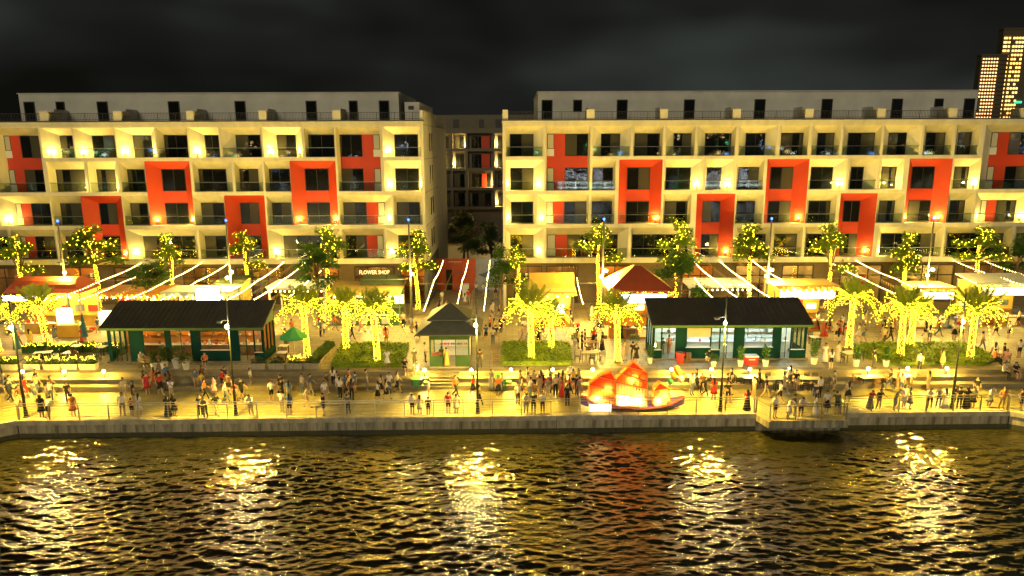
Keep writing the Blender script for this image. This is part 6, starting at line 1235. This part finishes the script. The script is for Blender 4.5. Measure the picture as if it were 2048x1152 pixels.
(-29.35, 53.59, 0.0, 'sit', 1.05, 'white', 'shorts', 'beige', 'short', 1.008, 0),
(-24.16, 53.15, 0.0, 'sit', 0.17, 'orange', 'shorts', 'black', 'short', 0.974, 0),
(13.03, 56.48, 0.0, 'stand', 3.14, 'orange', 'trousers', 'orange', 'short', 1.009, 1),
(12.41, 55.92, 0.0, 'stand', 2.09, 'black', 'trousers', 'grey', 'short', 0.955, 2),
(15.61, 53.73, 0.0, 'sit', 3.14, 'black', 'shorts', 'white', 'short', 1.016, 2),
(38.05, 53.21, 0.0, 'sit', 1.4, 'orange', 'trousers', 'black', 'short', 1.036, 0),
(38.84, 53.2, 0.0, 'sit', -1.05, 'pink', 'dress', '', 'long', 1.029, 1),
(41.19, 55.03, 0.0, 'stand', 3.14, 'white', 'shorts', 'black', 'short', 0.957, 1),
(31.59, 52.32, -0.3, 'stand', -1.05, 'white', 'trousers', 'black', 'long', 1.008, 2),
(-8.35, 52.4, -0.3, 'sit', 0.52, 'black', 'shorts', 'black', 'long', 1.026, 0),
(-7.39, 51.9, -0.3, 'sit', -0.35, 'white', 'shorts', 'beige', 'long', 0.99, 0),
(37.06, 50.72, -0.3, 'sit', 0.35, 'white', 'trousers', 'black', 'short', 0.995, 2),
(37.92, 50.71, -0.3, 'sit', 0.0, 'black', 'dress', '', 'long', 1.027, 0),
(-36.63, 50.23, -0.9, 'walk', 1.92, 'olive', 'shorts', 'beige', 'short', 0.974, 2),
(-33.12, 48.02, -0.9, 'stand', 0.55, 'white', 'trousers', 'denim', 'short', 1.0, 2),
(-35.08, 47.71, -0.9, 'walk', 1.22, 'navy', 'trousers', 'denim', 'short', 1.019, 1),
(-35.46, 48.84, -0.9, 'walk', 1.92, 'red', 'dress', '', 'long', 1.028, 0),
(-34.25, 47.99, -0.9, 'stand', 2.7, 'grey', 'shorts', 'denim', 'short', 0.995, 2),
(-36.8, 49.19, -0.9, 'walk', 1.92, 'white', 'shorts', 'black', 'short', 1.025, 2),
(-33.95, 49.42, -0.9, 'walk', 1.92, 'brown', 'skirt', 'black', 'long', 0.958, 2),
(-35.1, 49.49, -0.9, 'walk', 1.22, 'cream', 'trousers', 'denim', 'short', 0.989, 2),
(-32.93, 47.35, -0.9, 'stand', 2.24, 'cream', 'trousers', 'grey', 'short', 1.032, 0),
(-34.68, 47.11, -0.9, 'walk', 1.57, 'brown', 'shorts', 'beige', 'short', 1.004, 1),
(-35.85, 50.62, -0.9, 'walk', 1.92, 'black', 'trousers', 'black', 'short', 1.004, 0),
(-36.59, 48.62, -0.9, 'walk', 1.92, 'black', 'shorts', 'black', 'short', 1.02, 0),
(-36.04, 48.02, -0.9, 'walk', 1.57, 'navy', 'trousers', 'black', 'short', 1.04, 0),
(-38.2, 50.47, -0.9, 'walk', -1.75, 'grey', 'shorts', 'denim', 'short', 0.957, 0),
(-27.04, 49.7, -0.9, 'stand', 0.2, 'red', 'dress', '', 'long', 1.021, 2),
(-26.61, 50.58, -0.9, 'walk', 1.4, 'black', 'dress', '', 'long', 1.035, 0),
(-26.06, 49.65, -0.9, 'walk', 1.4, 'red', 'skirt', 'black', 'long', 0.991, 2),
(-27.3, 51.19, -0.9, 'walk', -1.75, 'orange', 'dress', '', 'long', 0.985, 1),
(-27.57, 50.32, -0.9, 'walk', 1.92, 'black', 'shorts', 'black', 'long', 0.98, 1),
(-26.57, 51.67, -0.9, 'walk', 1.22, 'blue', 'trousers', 'black', 'short', 1.026, 1),
(-25.71, 50.28, -0.9, 'walk', -1.57, 'brown', 'skirt', 'black', 'long', 0.986, 1),
(-23.64, 51.36, -0.9, 'walk', 1.4, 'brown', 'trousers', 'black', 'long', 1.022, 1),
(-20.95, 49.44, -0.9, 'stand', 0.6, 'brown', 'shorts', 'black', 'short', 1.031, 0),
(-23.13, 50.01, -0.9, 'walk', 1.22, 'yellow', 'trousers', 'denim', 'long', 0.974, 1),
(-19.84, 50.97, -0.9, 'stand', 1.62, 'white', 'shorts', 'denim', 'short', 0.976, 1),
(-21.74, 48.92, -0.9, 'stand', 5.67, 'pink', 'dress', '', 'long', 0.994, 2),
(-22.19, 48.34, -0.9, 'walk', 1.92, 'orange', 'trousers', 'black', 'short', 0.989, 1),
(-21.79, 50.46, -0.9, 'walk', -1.57, 'red', 'shorts', 'black', 'short', 1.02, 0),
(-21.92, 51.35, -0.9, 'walk', 1.4, 'navy', 'shorts', 'black', 'short', 0.962, 2),
(-23.87, 50.65, -0.9, 'stand', 0.96, 'denim', 'shorts', 'beige', 'long', 1.003, 1),
(-20.45, 47.7, -0.9, 'walk', 1.92, 'white', 'trousers', 'denim', 'short', 1.031, 2),
(-19.55, 48.36, -0.9, 'walk', 1.22, 'black', 'shorts', 'black', 'short', 1.016, 1),
(-14.82, 49.29, -0.9, 'walk', 1.4, 'denim', 'trousers', 'beige', 'short', 1.013, 2),
(-17.25, 47.93, -0.9, 'stand', 3.88, 'white', 'shorts', 'black', 'short', 1.039, 1),
(-17.03, 49.24, -0.9, 'walk', -1.75, 'black', 'trousers', 'black', 'short', 1.029, 1),
(-15.49, 49.47, -0.9, 'stand', 5.66, 'cream', 'trousers', 'denim', 'short', 0.995, 0),
(-16.06, 48.09, -0.9, 'stand', 3.58, 'blue', 'trousers', 'grey', 'long', 0.984, 1),
(-16.74, 48.55, -0.9, 'stand', 1.01, 'black', 'dress', '', 'long', 0.951, 1),
(-13.42, 47.87, -0.9, 'stand', 0.52, 'white', 'shorts', 'beige', 'short', 0.998, 0),
(-11.56, 48.19, -0.9, 'stand', 2.89, 'brown', 'trousers', 'black', 'long', 1.025, 1),
(-8.5, 49.69, -0.9, 'walk', 1.57, 'cream', 'skirt', 'black', 'long', 1.033, 2),
(-9.09, 49.61, -0.9, 'stand', 5.94, 'white', 'trousers', 'denim', 'long', 1.02, 1),
(-12.98, 49.93, -0.9, 'stand', 2.09, 'white', 'shorts', 'black', 'short', 1.02, 1),
(-13.72, 49.68, -0.9, 'stand', 1.18, 'olive', 'shorts', 'beige', 'short', 1.003, 0),
(-9.08, 48.34, -0.9, 'walk', 1.92, 'cream', 'skirt', 'black', 'long', 0.962, 2),
(-12.75, 49.19, -0.9, 'stand', 0.76, 'white', 'trousers', 'denim', 'long', 0.996, 2),
(-11.91, 48.92, -0.9, 'walk', 1.57, 'yellow', 'shorts', 'black', 'short', 1.026, 2),
(-9.69, 49.4, -0.9, 'walk', -1.75, 'cream', 'skirt', 'black', 'long', 0.96, 2),
(-12.24, 49.46, -0.9, 'walk', 1.22, 'blue', 'trousers', 'black', 'long', 0.966, 0),
(-9.64, 47.97, -0.9, 'walk', -1.57, 'white', 'skirt', 'black', 'long', 0.956, 1),
(-12.29, 50.73, -0.9, 'stand', 2.0, 'orange', 'shorts', 'black', 'short', 0.96, 2),
(-13.58, 50.98, -0.9, 'stand', 2.92, 'white', 'trousers', 'black', 'long', 0.999, 0),
(-10.91, 50.26, -0.9, 'stand', 1.99, 'grey', 'trousers', 'grey', 'short', 1.032, 2),
(-11.67, 49.78, -0.9, 'stand', 4.29, 'blue', 'shorts', 'denim', 'short', 1.003, 2),
(-12.47, 48.49, -0.9, 'stand', 2.74, 'white', 'trousers', 'black', 'short', 1.023, 1),
(-6.05, 48.49, -0.9, 'stand', 4.79, 'white', 'trousers', 'grey', 'long', 0.954, 2),
(-2.88, 49.18, -0.9, 'walk', -1.75, 'red', 'skirt', 'black', 'long', 0.977, 2),
(-2.31, 47.01, -0.9, 'walk', 1.57, 'yellow', 'trousers', 'black', 'long', 0.973, 2),
(-4.14, 48.91, -0.9, 'walk', 1.22, 'orange', 'trousers', 'black', 'short', 1.01, 0),
(2.56, 48.46, -0.9, 'stand', 5.81, 'grey', 'trousers', 'beige', 'long', 0.975, 0),
(4.99, 49.81, -0.9, 'walk', 1.22, 'grey', 'trousers', 'grey', 'short', 1.031, 1),
(2.15, 50.25, -0.9, 'stand', 3.61, 'beige', 'long dress', '', 'long', 0.971, 1),
(1.18, 49.45, -0.9, 'walk', 1.57, 'cream', 'shorts', 'denim', 'short', 1.02, 1),
(2.85, 50.47, -0.9, 'walk', 1.92, 'grey', 'shorts', 'black', 'short', 1.006, 1),
(1.16, 50.66, -0.9, 'stand', 1.45, 'white', 'trousers', 'denim', 'long', 1.035, 1),
(4.4, 51.17, -0.9, 'stand', 0.08, 'white', 'dress', '', 'long', 1.035, 2),
(4.56, 50.27, -0.9, 'stand', 3.12, 'yellow', 'shorts', 'black', 'short', 1.025, 0),
(1.28, 48.33, -0.9, 'walk', -1.75, 'white', 'trousers', 'denim', 'short', 1.031, 0),
(0.61, 50.35, -0.9, 'walk', 1.57, 'yellow', 'trousers', 'denim', 'long', 0.951, 2),
(1.98, 48.59, -0.9, 'stand', 3.81, 'beige', 'shorts', 'beige', 'short', 1.035, 1),
(1.61, 49.92, -0.9, 'stand', 3.47, 'cream', 'shorts', 'black', 'short', 1.035, 1),
(4.87, 48.37, -0.9, 'stand', 3.46, 'grey', 'trousers', 'grey', 'short', 1.032, 1),
(4.2, 49.34, -0.9, 'walk', 1.57, 'red', 'trousers', 'black', 'short', 0.955, 0),
(3.56, 48.54, -0.9, 'stand', 4.47, 'red', 'long dress', '', 'long', 0.979, 1),
(4.97, 50.65, -0.9, 'stand', 1.52, 'grey', 'shorts', 'black', 'long', 0.955, 0),
(0.7, 48.69, -0.9, 'stand', 1.63, 'beige', 'shorts', 'black', 'short', 0.986, 1),
(3.15, 48.93, -0.9, 'stand', 0.2, 'cream', 'trousers', 'black', 'short', 1.026, 1),
(13.7, 50.06, -0.9, 'walk', -1.57, 'black', 'trousers', 'black', 'long', 1.037, 1),
(16.41, 50.41, -0.9, 'stand', 4.79, 'black', 'dress', '', 'long', 1.007, 2),
(13.16, 49.11, -0.9, 'stand', 0.55, 'white', 'trousers', 'denim', 'short', 1.009, 0),
(14.01, 49.53, -0.9, 'stand', 0.25, 'brown', 'trousers', 'black', 'short', 0.957, 0),
(15.77, 49.09, -0.9, 'walk', 1.4, 'black', 'shorts', 'black', 'short', 1.026, 1),
(21.05, 49.9, -0.9, 'stand', 5.7, 'black', 'shorts', 'beige', 'short', 0.991, 0),
(18.42, 50.16, -0.9, 'walk', 1.57, 'black', 'shorts', 'black', 'short', 1.009, 1),
(21.36, 47.23, -0.9, 'stand', 5.17, 'navy', 'shorts', 'denim', 'short', 0.96, 2),
(18.34, 48.47, -0.9, 'walk', 1.57, 'black', 'shorts', 'beige', 'short', 1.002, 0),
(17.54, 48.64, -0.9, 'stand', 1.82, 'white', 'shorts', 'beige', 'short', 0.975, 1),
(23.88, 49.82, -0.9, 'stand', 0.76, 'grey', 'shorts', 'black', 'short', 0.961, 2),
(21.02, 50.89, -0.9, 'stand', 3.51, 'white', 'shorts', 'denim', 'long', 1.014, 2),
(19.99, 49.34, -0.9, 'walk', 1.4, 'beige', 'dress', '', 'long', 1.036, 2),
(22.15, 48.27, -0.9, 'stand', 3.55, 'white', 'trousers', 'black', 'short', 1.025, 2),
(18.95, 47.33, -0.9, 'walk', -1.57, 'white', 'shorts', 'black', 'long', 1.033, 0),
(-0.78, 49.68, -0.9, 'stand', 4.4, 'cream', 'trousers', 'denim', 'short', 0.958, 2),
(-1.57, 50.16, -0.9, 'stand', 5.37, 'grey', 'long dress', '', 'long', 1.024, 2),
(-1.04, 48.77, -0.9, 'stand', 0.35, 'orange', 'skirt', 'black', 'long', 1.019, 1),
(28.12, 50.03, -0.9, 'walk', -1.57, 'black', 'trousers', 'denim', 'short', 0.987, 0),
(28.84, 50.29, -0.9, 'stand', 4.42, 'orange', 'shorts', 'beige', 'short', 0.981, 2),
(30.84, 49.76, -0.9, 'stand', 3.72, 'yellow', 'shorts', 'beige', 'long', 0.968, 2),
(28.53, 49.18, -0.9, 'stand', 5.84, 'cream', 'shorts', 'denim', 'short', 0.964, 0),
(-23.8, 65.24, 0.0, 'walk', -1.57, 'beige', 'skirt', 'black', 'long', 0.953, 1),
(-23.86, 66.02, 0.0, 'walk', 1.4, 'grey', 'dress', '', 'long', 0.968, 0),
(-20.18, 62.56, 0.0, 'stand', 0.98, 'orange', 'long dress', '', 'long', 0.971, 1),
(-19.62, 58.93, 0.0, 'stand', 1.12, 'red', 'trousers', 'black', 'short', 1.025, 1),
(-14.91, 62.41, 0.0, 'walk', 1.22, 'white', 'dress', '', 'long', 0.985, 2),
(-16.91, 61.42, 0.0, 'walk', -1.75, 'white', 'shorts', 'denim', 'short', 1.011, 0),
(-17.5, 62.23, 0.0, 'stand', 1.41, 'denim', 'trousers', 'black', 'short', 0.986, 0),
(-14.4, 61.29, 0.0, 'walk', 1.4, 'black', 'trousers', 'black', 'long', 0.988, 1),
(-18.68, 60.86, 0.0, 'walk', -1.57, 'cream', 'shorts', 'black', 'short', 0.964, 1),
(-18.19, 64.49, 0.0, 'walk', 1.57, 'red', 'trousers', 'grey', 'short', 0.99, 2),
(-18.17, 60.48, 0.0, 'walk', 1.57, 'navy', 'trousers', 'denim', 'short', 0.963, 1),
(-14.1, 63.84, 0.0, 'walk', 1.57, 'pink', 'dress', '', 'long', 1.022, 2),
(-16.65, 64.22, 0.0, 'walk', 1.57, 'orange', 'trousers', 'grey', 'long', 0.974, 2),
(-15.81, 64.9, 0.0, 'walk', 1.4, 'denim', 'trousers', 'denim', 'short', 0.965, 1),
(-8.59, 61.41, 0.0, 'walk', 1.57, 'black', 'trousers', 'denim', 'short', 0.964, 1),
(-9.36, 63.56, 0.0, 'stand', 2.44, 'white', 'shorts', 'beige', 'short', 0.983, 0),
(-12.88, 63.47, 0.0, 'walk', 1.92, 'brown', 'shorts', 'black', 'long', 0.973, 0),
(-11.12, 60.03, 0.0, 'stand', 3.05, 'orange', 'dress', '', 'long', 0.994, 1),
(-10.33, 64.8, 0.0, 'stand', 0.65, 'cream', 'trousers', 'black', 'short', 1.033, 2),
(-3.25, 78.86, 0.0, 'walk', 1.22, 'white', 'shorts', 'beige', 'short', 1.027, 2),
(-7.6, 71.63, 0.0, 'walk', -1.75, 'navy', 'skirt', 'black', 'long', 0.964, 0),
(-7.62, 74.88, 0.0, 'stand', 3.99, 'white', 'trousers', 'grey', 'short', 1.035, 1),
(-1.24, 69.8, 0.0, 'walk', 1.92, 'denim', 'skirt', 'black', 'long', 1.036, 2),
(-2.06, 68.68, 0.0, 'walk', 1.4, 'cream', 'shorts', 'denim', 'short', 0.995, 0),
(-4.11, 79.71, 0.0, 'stand', 5.66, 'white', 'trousers', 'denim', 'short', 0.991, 1),
(-1.88, 78.66, 0.0, 'stand', 0.31, 'red', 'shorts', 'black', 'short', 1.003, 2),
(-6.69, 69.69, 0.0, 'walk', 1.57, 'white', 'shorts', 'black', 'short', 1.011, 2),
(-1.94, 70.33, 0.0, 'walk', 1.22, 'white', 'dress', '', 'long', 0.955, 2),
(-1.44, 60.17, 0.0, 'stand', 3.01, 'black', 'shorts', 'beige', 'short', 0.975, 2),
(-2.8, 61.67, 0.0, 'walk', -1.57, 'red', 'shorts', 'black', 'short', 1.006, 1),
(-1.62, 62.39, 0.0, 'walk', 1.92, 'yellow', 'trousers', 'denim', 'long', 1.007, 2),
(-2.05, 63.3, 0.0, 'walk', -1.57, 'orange', 'shorts', 'black', 'short', 1.019, 2),
(-0.74, 65.02, 0.0, 'stand', 5.68, 'white', 'shorts', 'black', 'long', 0.973, 0),
(-1.03, 63.03, 0.0, 'stand', 0.64, 'black', 'trousers', 'black', 'short', 1.013, 0),
(2.37, 61.45, 0.0, 'walk', 1.57, 'orange', 'shorts', 'denim', 'long', 0.971, 2),
(1.47, 60.61, 0.0, 'walk', -1.57, 'cream', 'trousers', 'denim', 'long', 1.004, 2),
(3.54, 61.05, 0.0, 'walk', 1.4, 'beige', 'shorts', 'black', 'short', 1.019, 1),
(2.13, 59.87, 0.0, 'walk', -1.57, 'orange', 'shorts', 'denim', 'long', 0.999, 0),
(2.69, 62.22, 0.0, 'walk', 1.92, 'black', 'shorts', 'black', 'short', 0.965, 1),
(1.78, 63.64, 0.0, 'walk', 1.57, 'white', 'skirt', 'black', 'long', 1.013, 0),
(3.68, 64.84, 0.0, 'stand', 3.54, 'grey', 'shorts', 'black', 'short', 1.011, 0),
(0.89, 60.33, 0.0, 'walk', -1.75, 'pink', 'shorts', 'beige', 'short', 0.977, 0),
(5.7, 59.63, 0.0, 'stand', 4.05, 'black', 'shorts', 'beige', 'short', 1.037, 1),
(9.6, 59.71, 0.0, 'walk', -1.57, 'black', 'skirt', 'black', 'long', 0.975, 1),
(8.08, 63.43, 0.0, 'walk', -1.57, 'white', 'skirt', 'black', 'long', 1.023, 2),
(8.08, 64.58, 0.0, 'walk', 1.4, 'red', 'trousers', 'denim', 'short', 1.01, 1),
(8.42, 68.07, 0.0, 'stand', 3.74, 'black', 'shorts', 'black', 'short', 0.953, 0),
(5.7, 66.84, 0.0, 'walk', 1.57, 'black', 'trousers', 'black', 'short', 1.002, 0),
(7.86, 67.8, 0.0, 'walk', 1.4, 'white', 'dress', '', 'long', 1.034, 2),
(29.39, 61.28, 0.0, 'stand', 3.97, 'brown', 'trousers', 'black', 'short', 0.973, 0),
(28.74, 64.35, 0.0, 'walk', 1.92, 'white', 'shorts', 'black', 'short', 1.038, 2),
(28.68, 60.31, 0.0, 'stand', 3.89, 'cream', 'shorts', 'black', 'short', 0.983, 2),
(28.42, 63.7, 0.0, 'walk', 1.4, 'cream', 'trousers', 'black', 'short', 1.039, 1),
(27.67, 60.08, 0.0, 'stand', 1.3, 'red', 'dress', '', 'long', 1.037, 0),
(27.97, 61.3, 0.0, 'stand', 5.48, 'orange', 'long dress', '', 'long', 1.013, 0),
(30.78, 63.58, 0.0, 'walk', 1.92, 'white', 'dress', '', 'long', 0.986, 1),
(26.81, 62.13, 0.0, 'stand', 2.61, 'red', 'shorts', 'denim', 'short', 0.962, 1),
(30.02, 62.53, 0.0, 'stand', 5.32, 'red', 'long dress', '', 'long', 0.952, 1),
(29.51, 60.59, 0.0, 'stand', 1.76, 'brown', 'dress', '', 'long', 0.961, 2),
(29.33, 63.23, 0.0, 'walk', 1.4, 'brown', 'shorts', 'black', 'long', 1.026, 2),
(29.24, 59.74, 0.0, 'walk', 1.4, 'red', 'shorts', 'beige', 'short', 1.037, 2),
(35.23, 63.0, 0.0, 'walk', 1.4, 'orange', 'dress', '', 'long', 0.973, 1),
(34.5, 64.32, 0.0, 'walk', 1.4, 'cream', 'dress', '', 'long', 0.995, 1),
(35.63, 64.17, 0.0, 'walk', 1.4, 'white', 'shorts', 'beige', 'short', 1.006, 0),
(30.81, 59.68, 0.0, 'walk', -1.75, 'grey', 'shorts', 'denim', 'short', 1.022, 0),
(32.54, 59.92, 0.0, 'walk', 1.57, 'cream', 'shorts', 'beige', 'long', 0.987, 0),
(33.69, 65.75, 0.0, 'stand', 1.69, 'denim', 'dress', '', 'long', 1.028, 0),
(30.71, 60.38, 0.0, 'walk', -1.75, 'white', 'dress', '', 'long', 0.972, 1),
(33.98, 62.31, 0.0, 'walk', 1.4, 'navy', 'trousers', 'black', 'short', 1.031, 2),
(33.65, 65.13, 0.0, 'walk', 1.4, 'cream', 'long dress', '', 'long', 0.985, 0),
(32.75, 63.79, 0.0, 'walk', 1.4, 'white', 'trousers', 'grey', 'short', 1.023, 1),
(39.3, 60.53, 0.0, 'stand', 5.68, 'white', 'skirt', 'black', 'long', 1.003, 0),
(42.55, 65.61, 0.0, 'stand', 0.26, 'beige', 'trousers', 'denim', 'long', 0.984, 2),
(44.11, 60.54, 0.0, 'stand', 0.43, 'white', 'shorts', 'black', 'short', 1.022, 2),
(40.28, 61.14, 0.0, 'walk', 1.22, 'blue', 'skirt', 'black', 'long', 0.997, 2),
(37.35, 61.53, 0.0, 'walk', 1.22, 'black', 'skirt', 'black', 'long', 0.958, 0),
(43.55, 64.63, 0.0, 'walk', 1.4, 'orange', 'shorts', 'beige', 'long', 0.974, 0),
(40.69, 60.07, 0.0, 'walk', 1.57, 'black', 'long dress', '', 'long', 0.991, 2),
(36.54, 59.58, 0.0, 'stand', 2.35, 'white', 'shorts', 'denim', 'long', 0.974, 1),
(38.58, 61.65, 0.0, 'walk', 1.22, 'orange', 'trousers', 'denim', 'short', 0.983, 0),
(42.23, 62.77, 0.0, 'stand', 0.19, 'white', 'trousers', 'black', 'short', 0.968, 0),
(48.11, 64.94, 0.0, 'walk', -1.75, 'beige', 'shorts', 'black', 'long', 0.981, 0),
(43.57, 61.34, 0.0, 'walk', -1.57, 'black', 'shorts', 'black', 'short', 0.955, 0),
(39.54, 57.15, 0.0, 'walk', 1.4, 'cream', 'trousers', 'grey', 'short', 1.013, 1),
(38.67, 54.27, 0.0, 'stand', 2.4, 'white', 'dress', '', 'long', 0.953, 0),
(39.04, 53.76, 0.0, 'walk', 1.22, 'black', 'trousers', 'denim', 'short', 1.006, 1),
(-42.16, 63.47, 0.0, 'stand', 1.77, 'orange', 'trousers', 'black', 'long', 0.958, 1),
(-38.68, 61.58, 0.0, 'walk', 1.22, 'black', 'trousers', 'denim', 'short', 1.013, 0),
(-40.75, 60.71, 0.0, 'walk', -1.75, 'denim', 'dress', '', 'long', 0.955, 0),
(-37.82, 59.92, 0.0, 'walk', 1.57, 'red', 'long dress', '', 'long', 1.0, 1),
(-38.35, 63.24, 0.0, 'walk', -1.57, 'blue', 'trousers', 'beige', 'short', 1.019, 2)]
PH = MB(); PH.box(-.04, .04, -.006, .006, -.07, .07, 'phone'); PH = PH.mesh('phone')
def plabel(p):
    (x, y, z, pose, rot, top, bk, bc, hr, sc, sk) = p
    cl = '%s %s' % (top, bk) if 'dress' in bk else '%s top and %s %s' % (top, bc, bk)
    return 'person in %s %s by %s' % (cl, VERB[pose], place_word(x, y))
for (x, y, z, pose, rot, top, bk, bc, hr, sc, sk), lab in singled(PEOPLE, plabel):
    me, J = body(pose, bk == 'trousers'); P = thing('person', lab, 'person', (x, y, z+.004), rot, 'people out on the quay and plaza'); P.scale = (sc, sc, sc)
    b = link('body', me, P)
    for i, m in enumerate(('skin_%d' % sk, 'cloth_'+top, 'cloth_'+(top if 'dress' in bk else bc), 'shoe_white' if (x*7) % 1 > .5 else 'shoe_dark')): b.material_slots[i].link = 'OBJECT'; b.material_slots[i].material = MATS[m]
    h = link('hair', HAIR[hr == 'long'], P, J['hea']+Vector((0, .012, .028)))
    if pose == 'lean': h.rotation_euler = (R(15), 0, 0)
    if bk in SKIRT and pose != 'sit':
        s_ = link('skirt', SKIRT[bk], P); s_.material_slots[0].link = 'OBJECT'; s_.material_slots[0].material = MATS['cloth_'+(top if 'dress' in bk else bc)]
    if pose == 'phone': link('phone', PH, P, J['hanL'].lerp(J['hanR'], .5)+Vector((0, -.03, .05)))
for q in LABELS:
    if len(q.split()) > 16: print('LONG', q)
print('objects', len(bpy.data.objects), 'labels', len(LABELS))
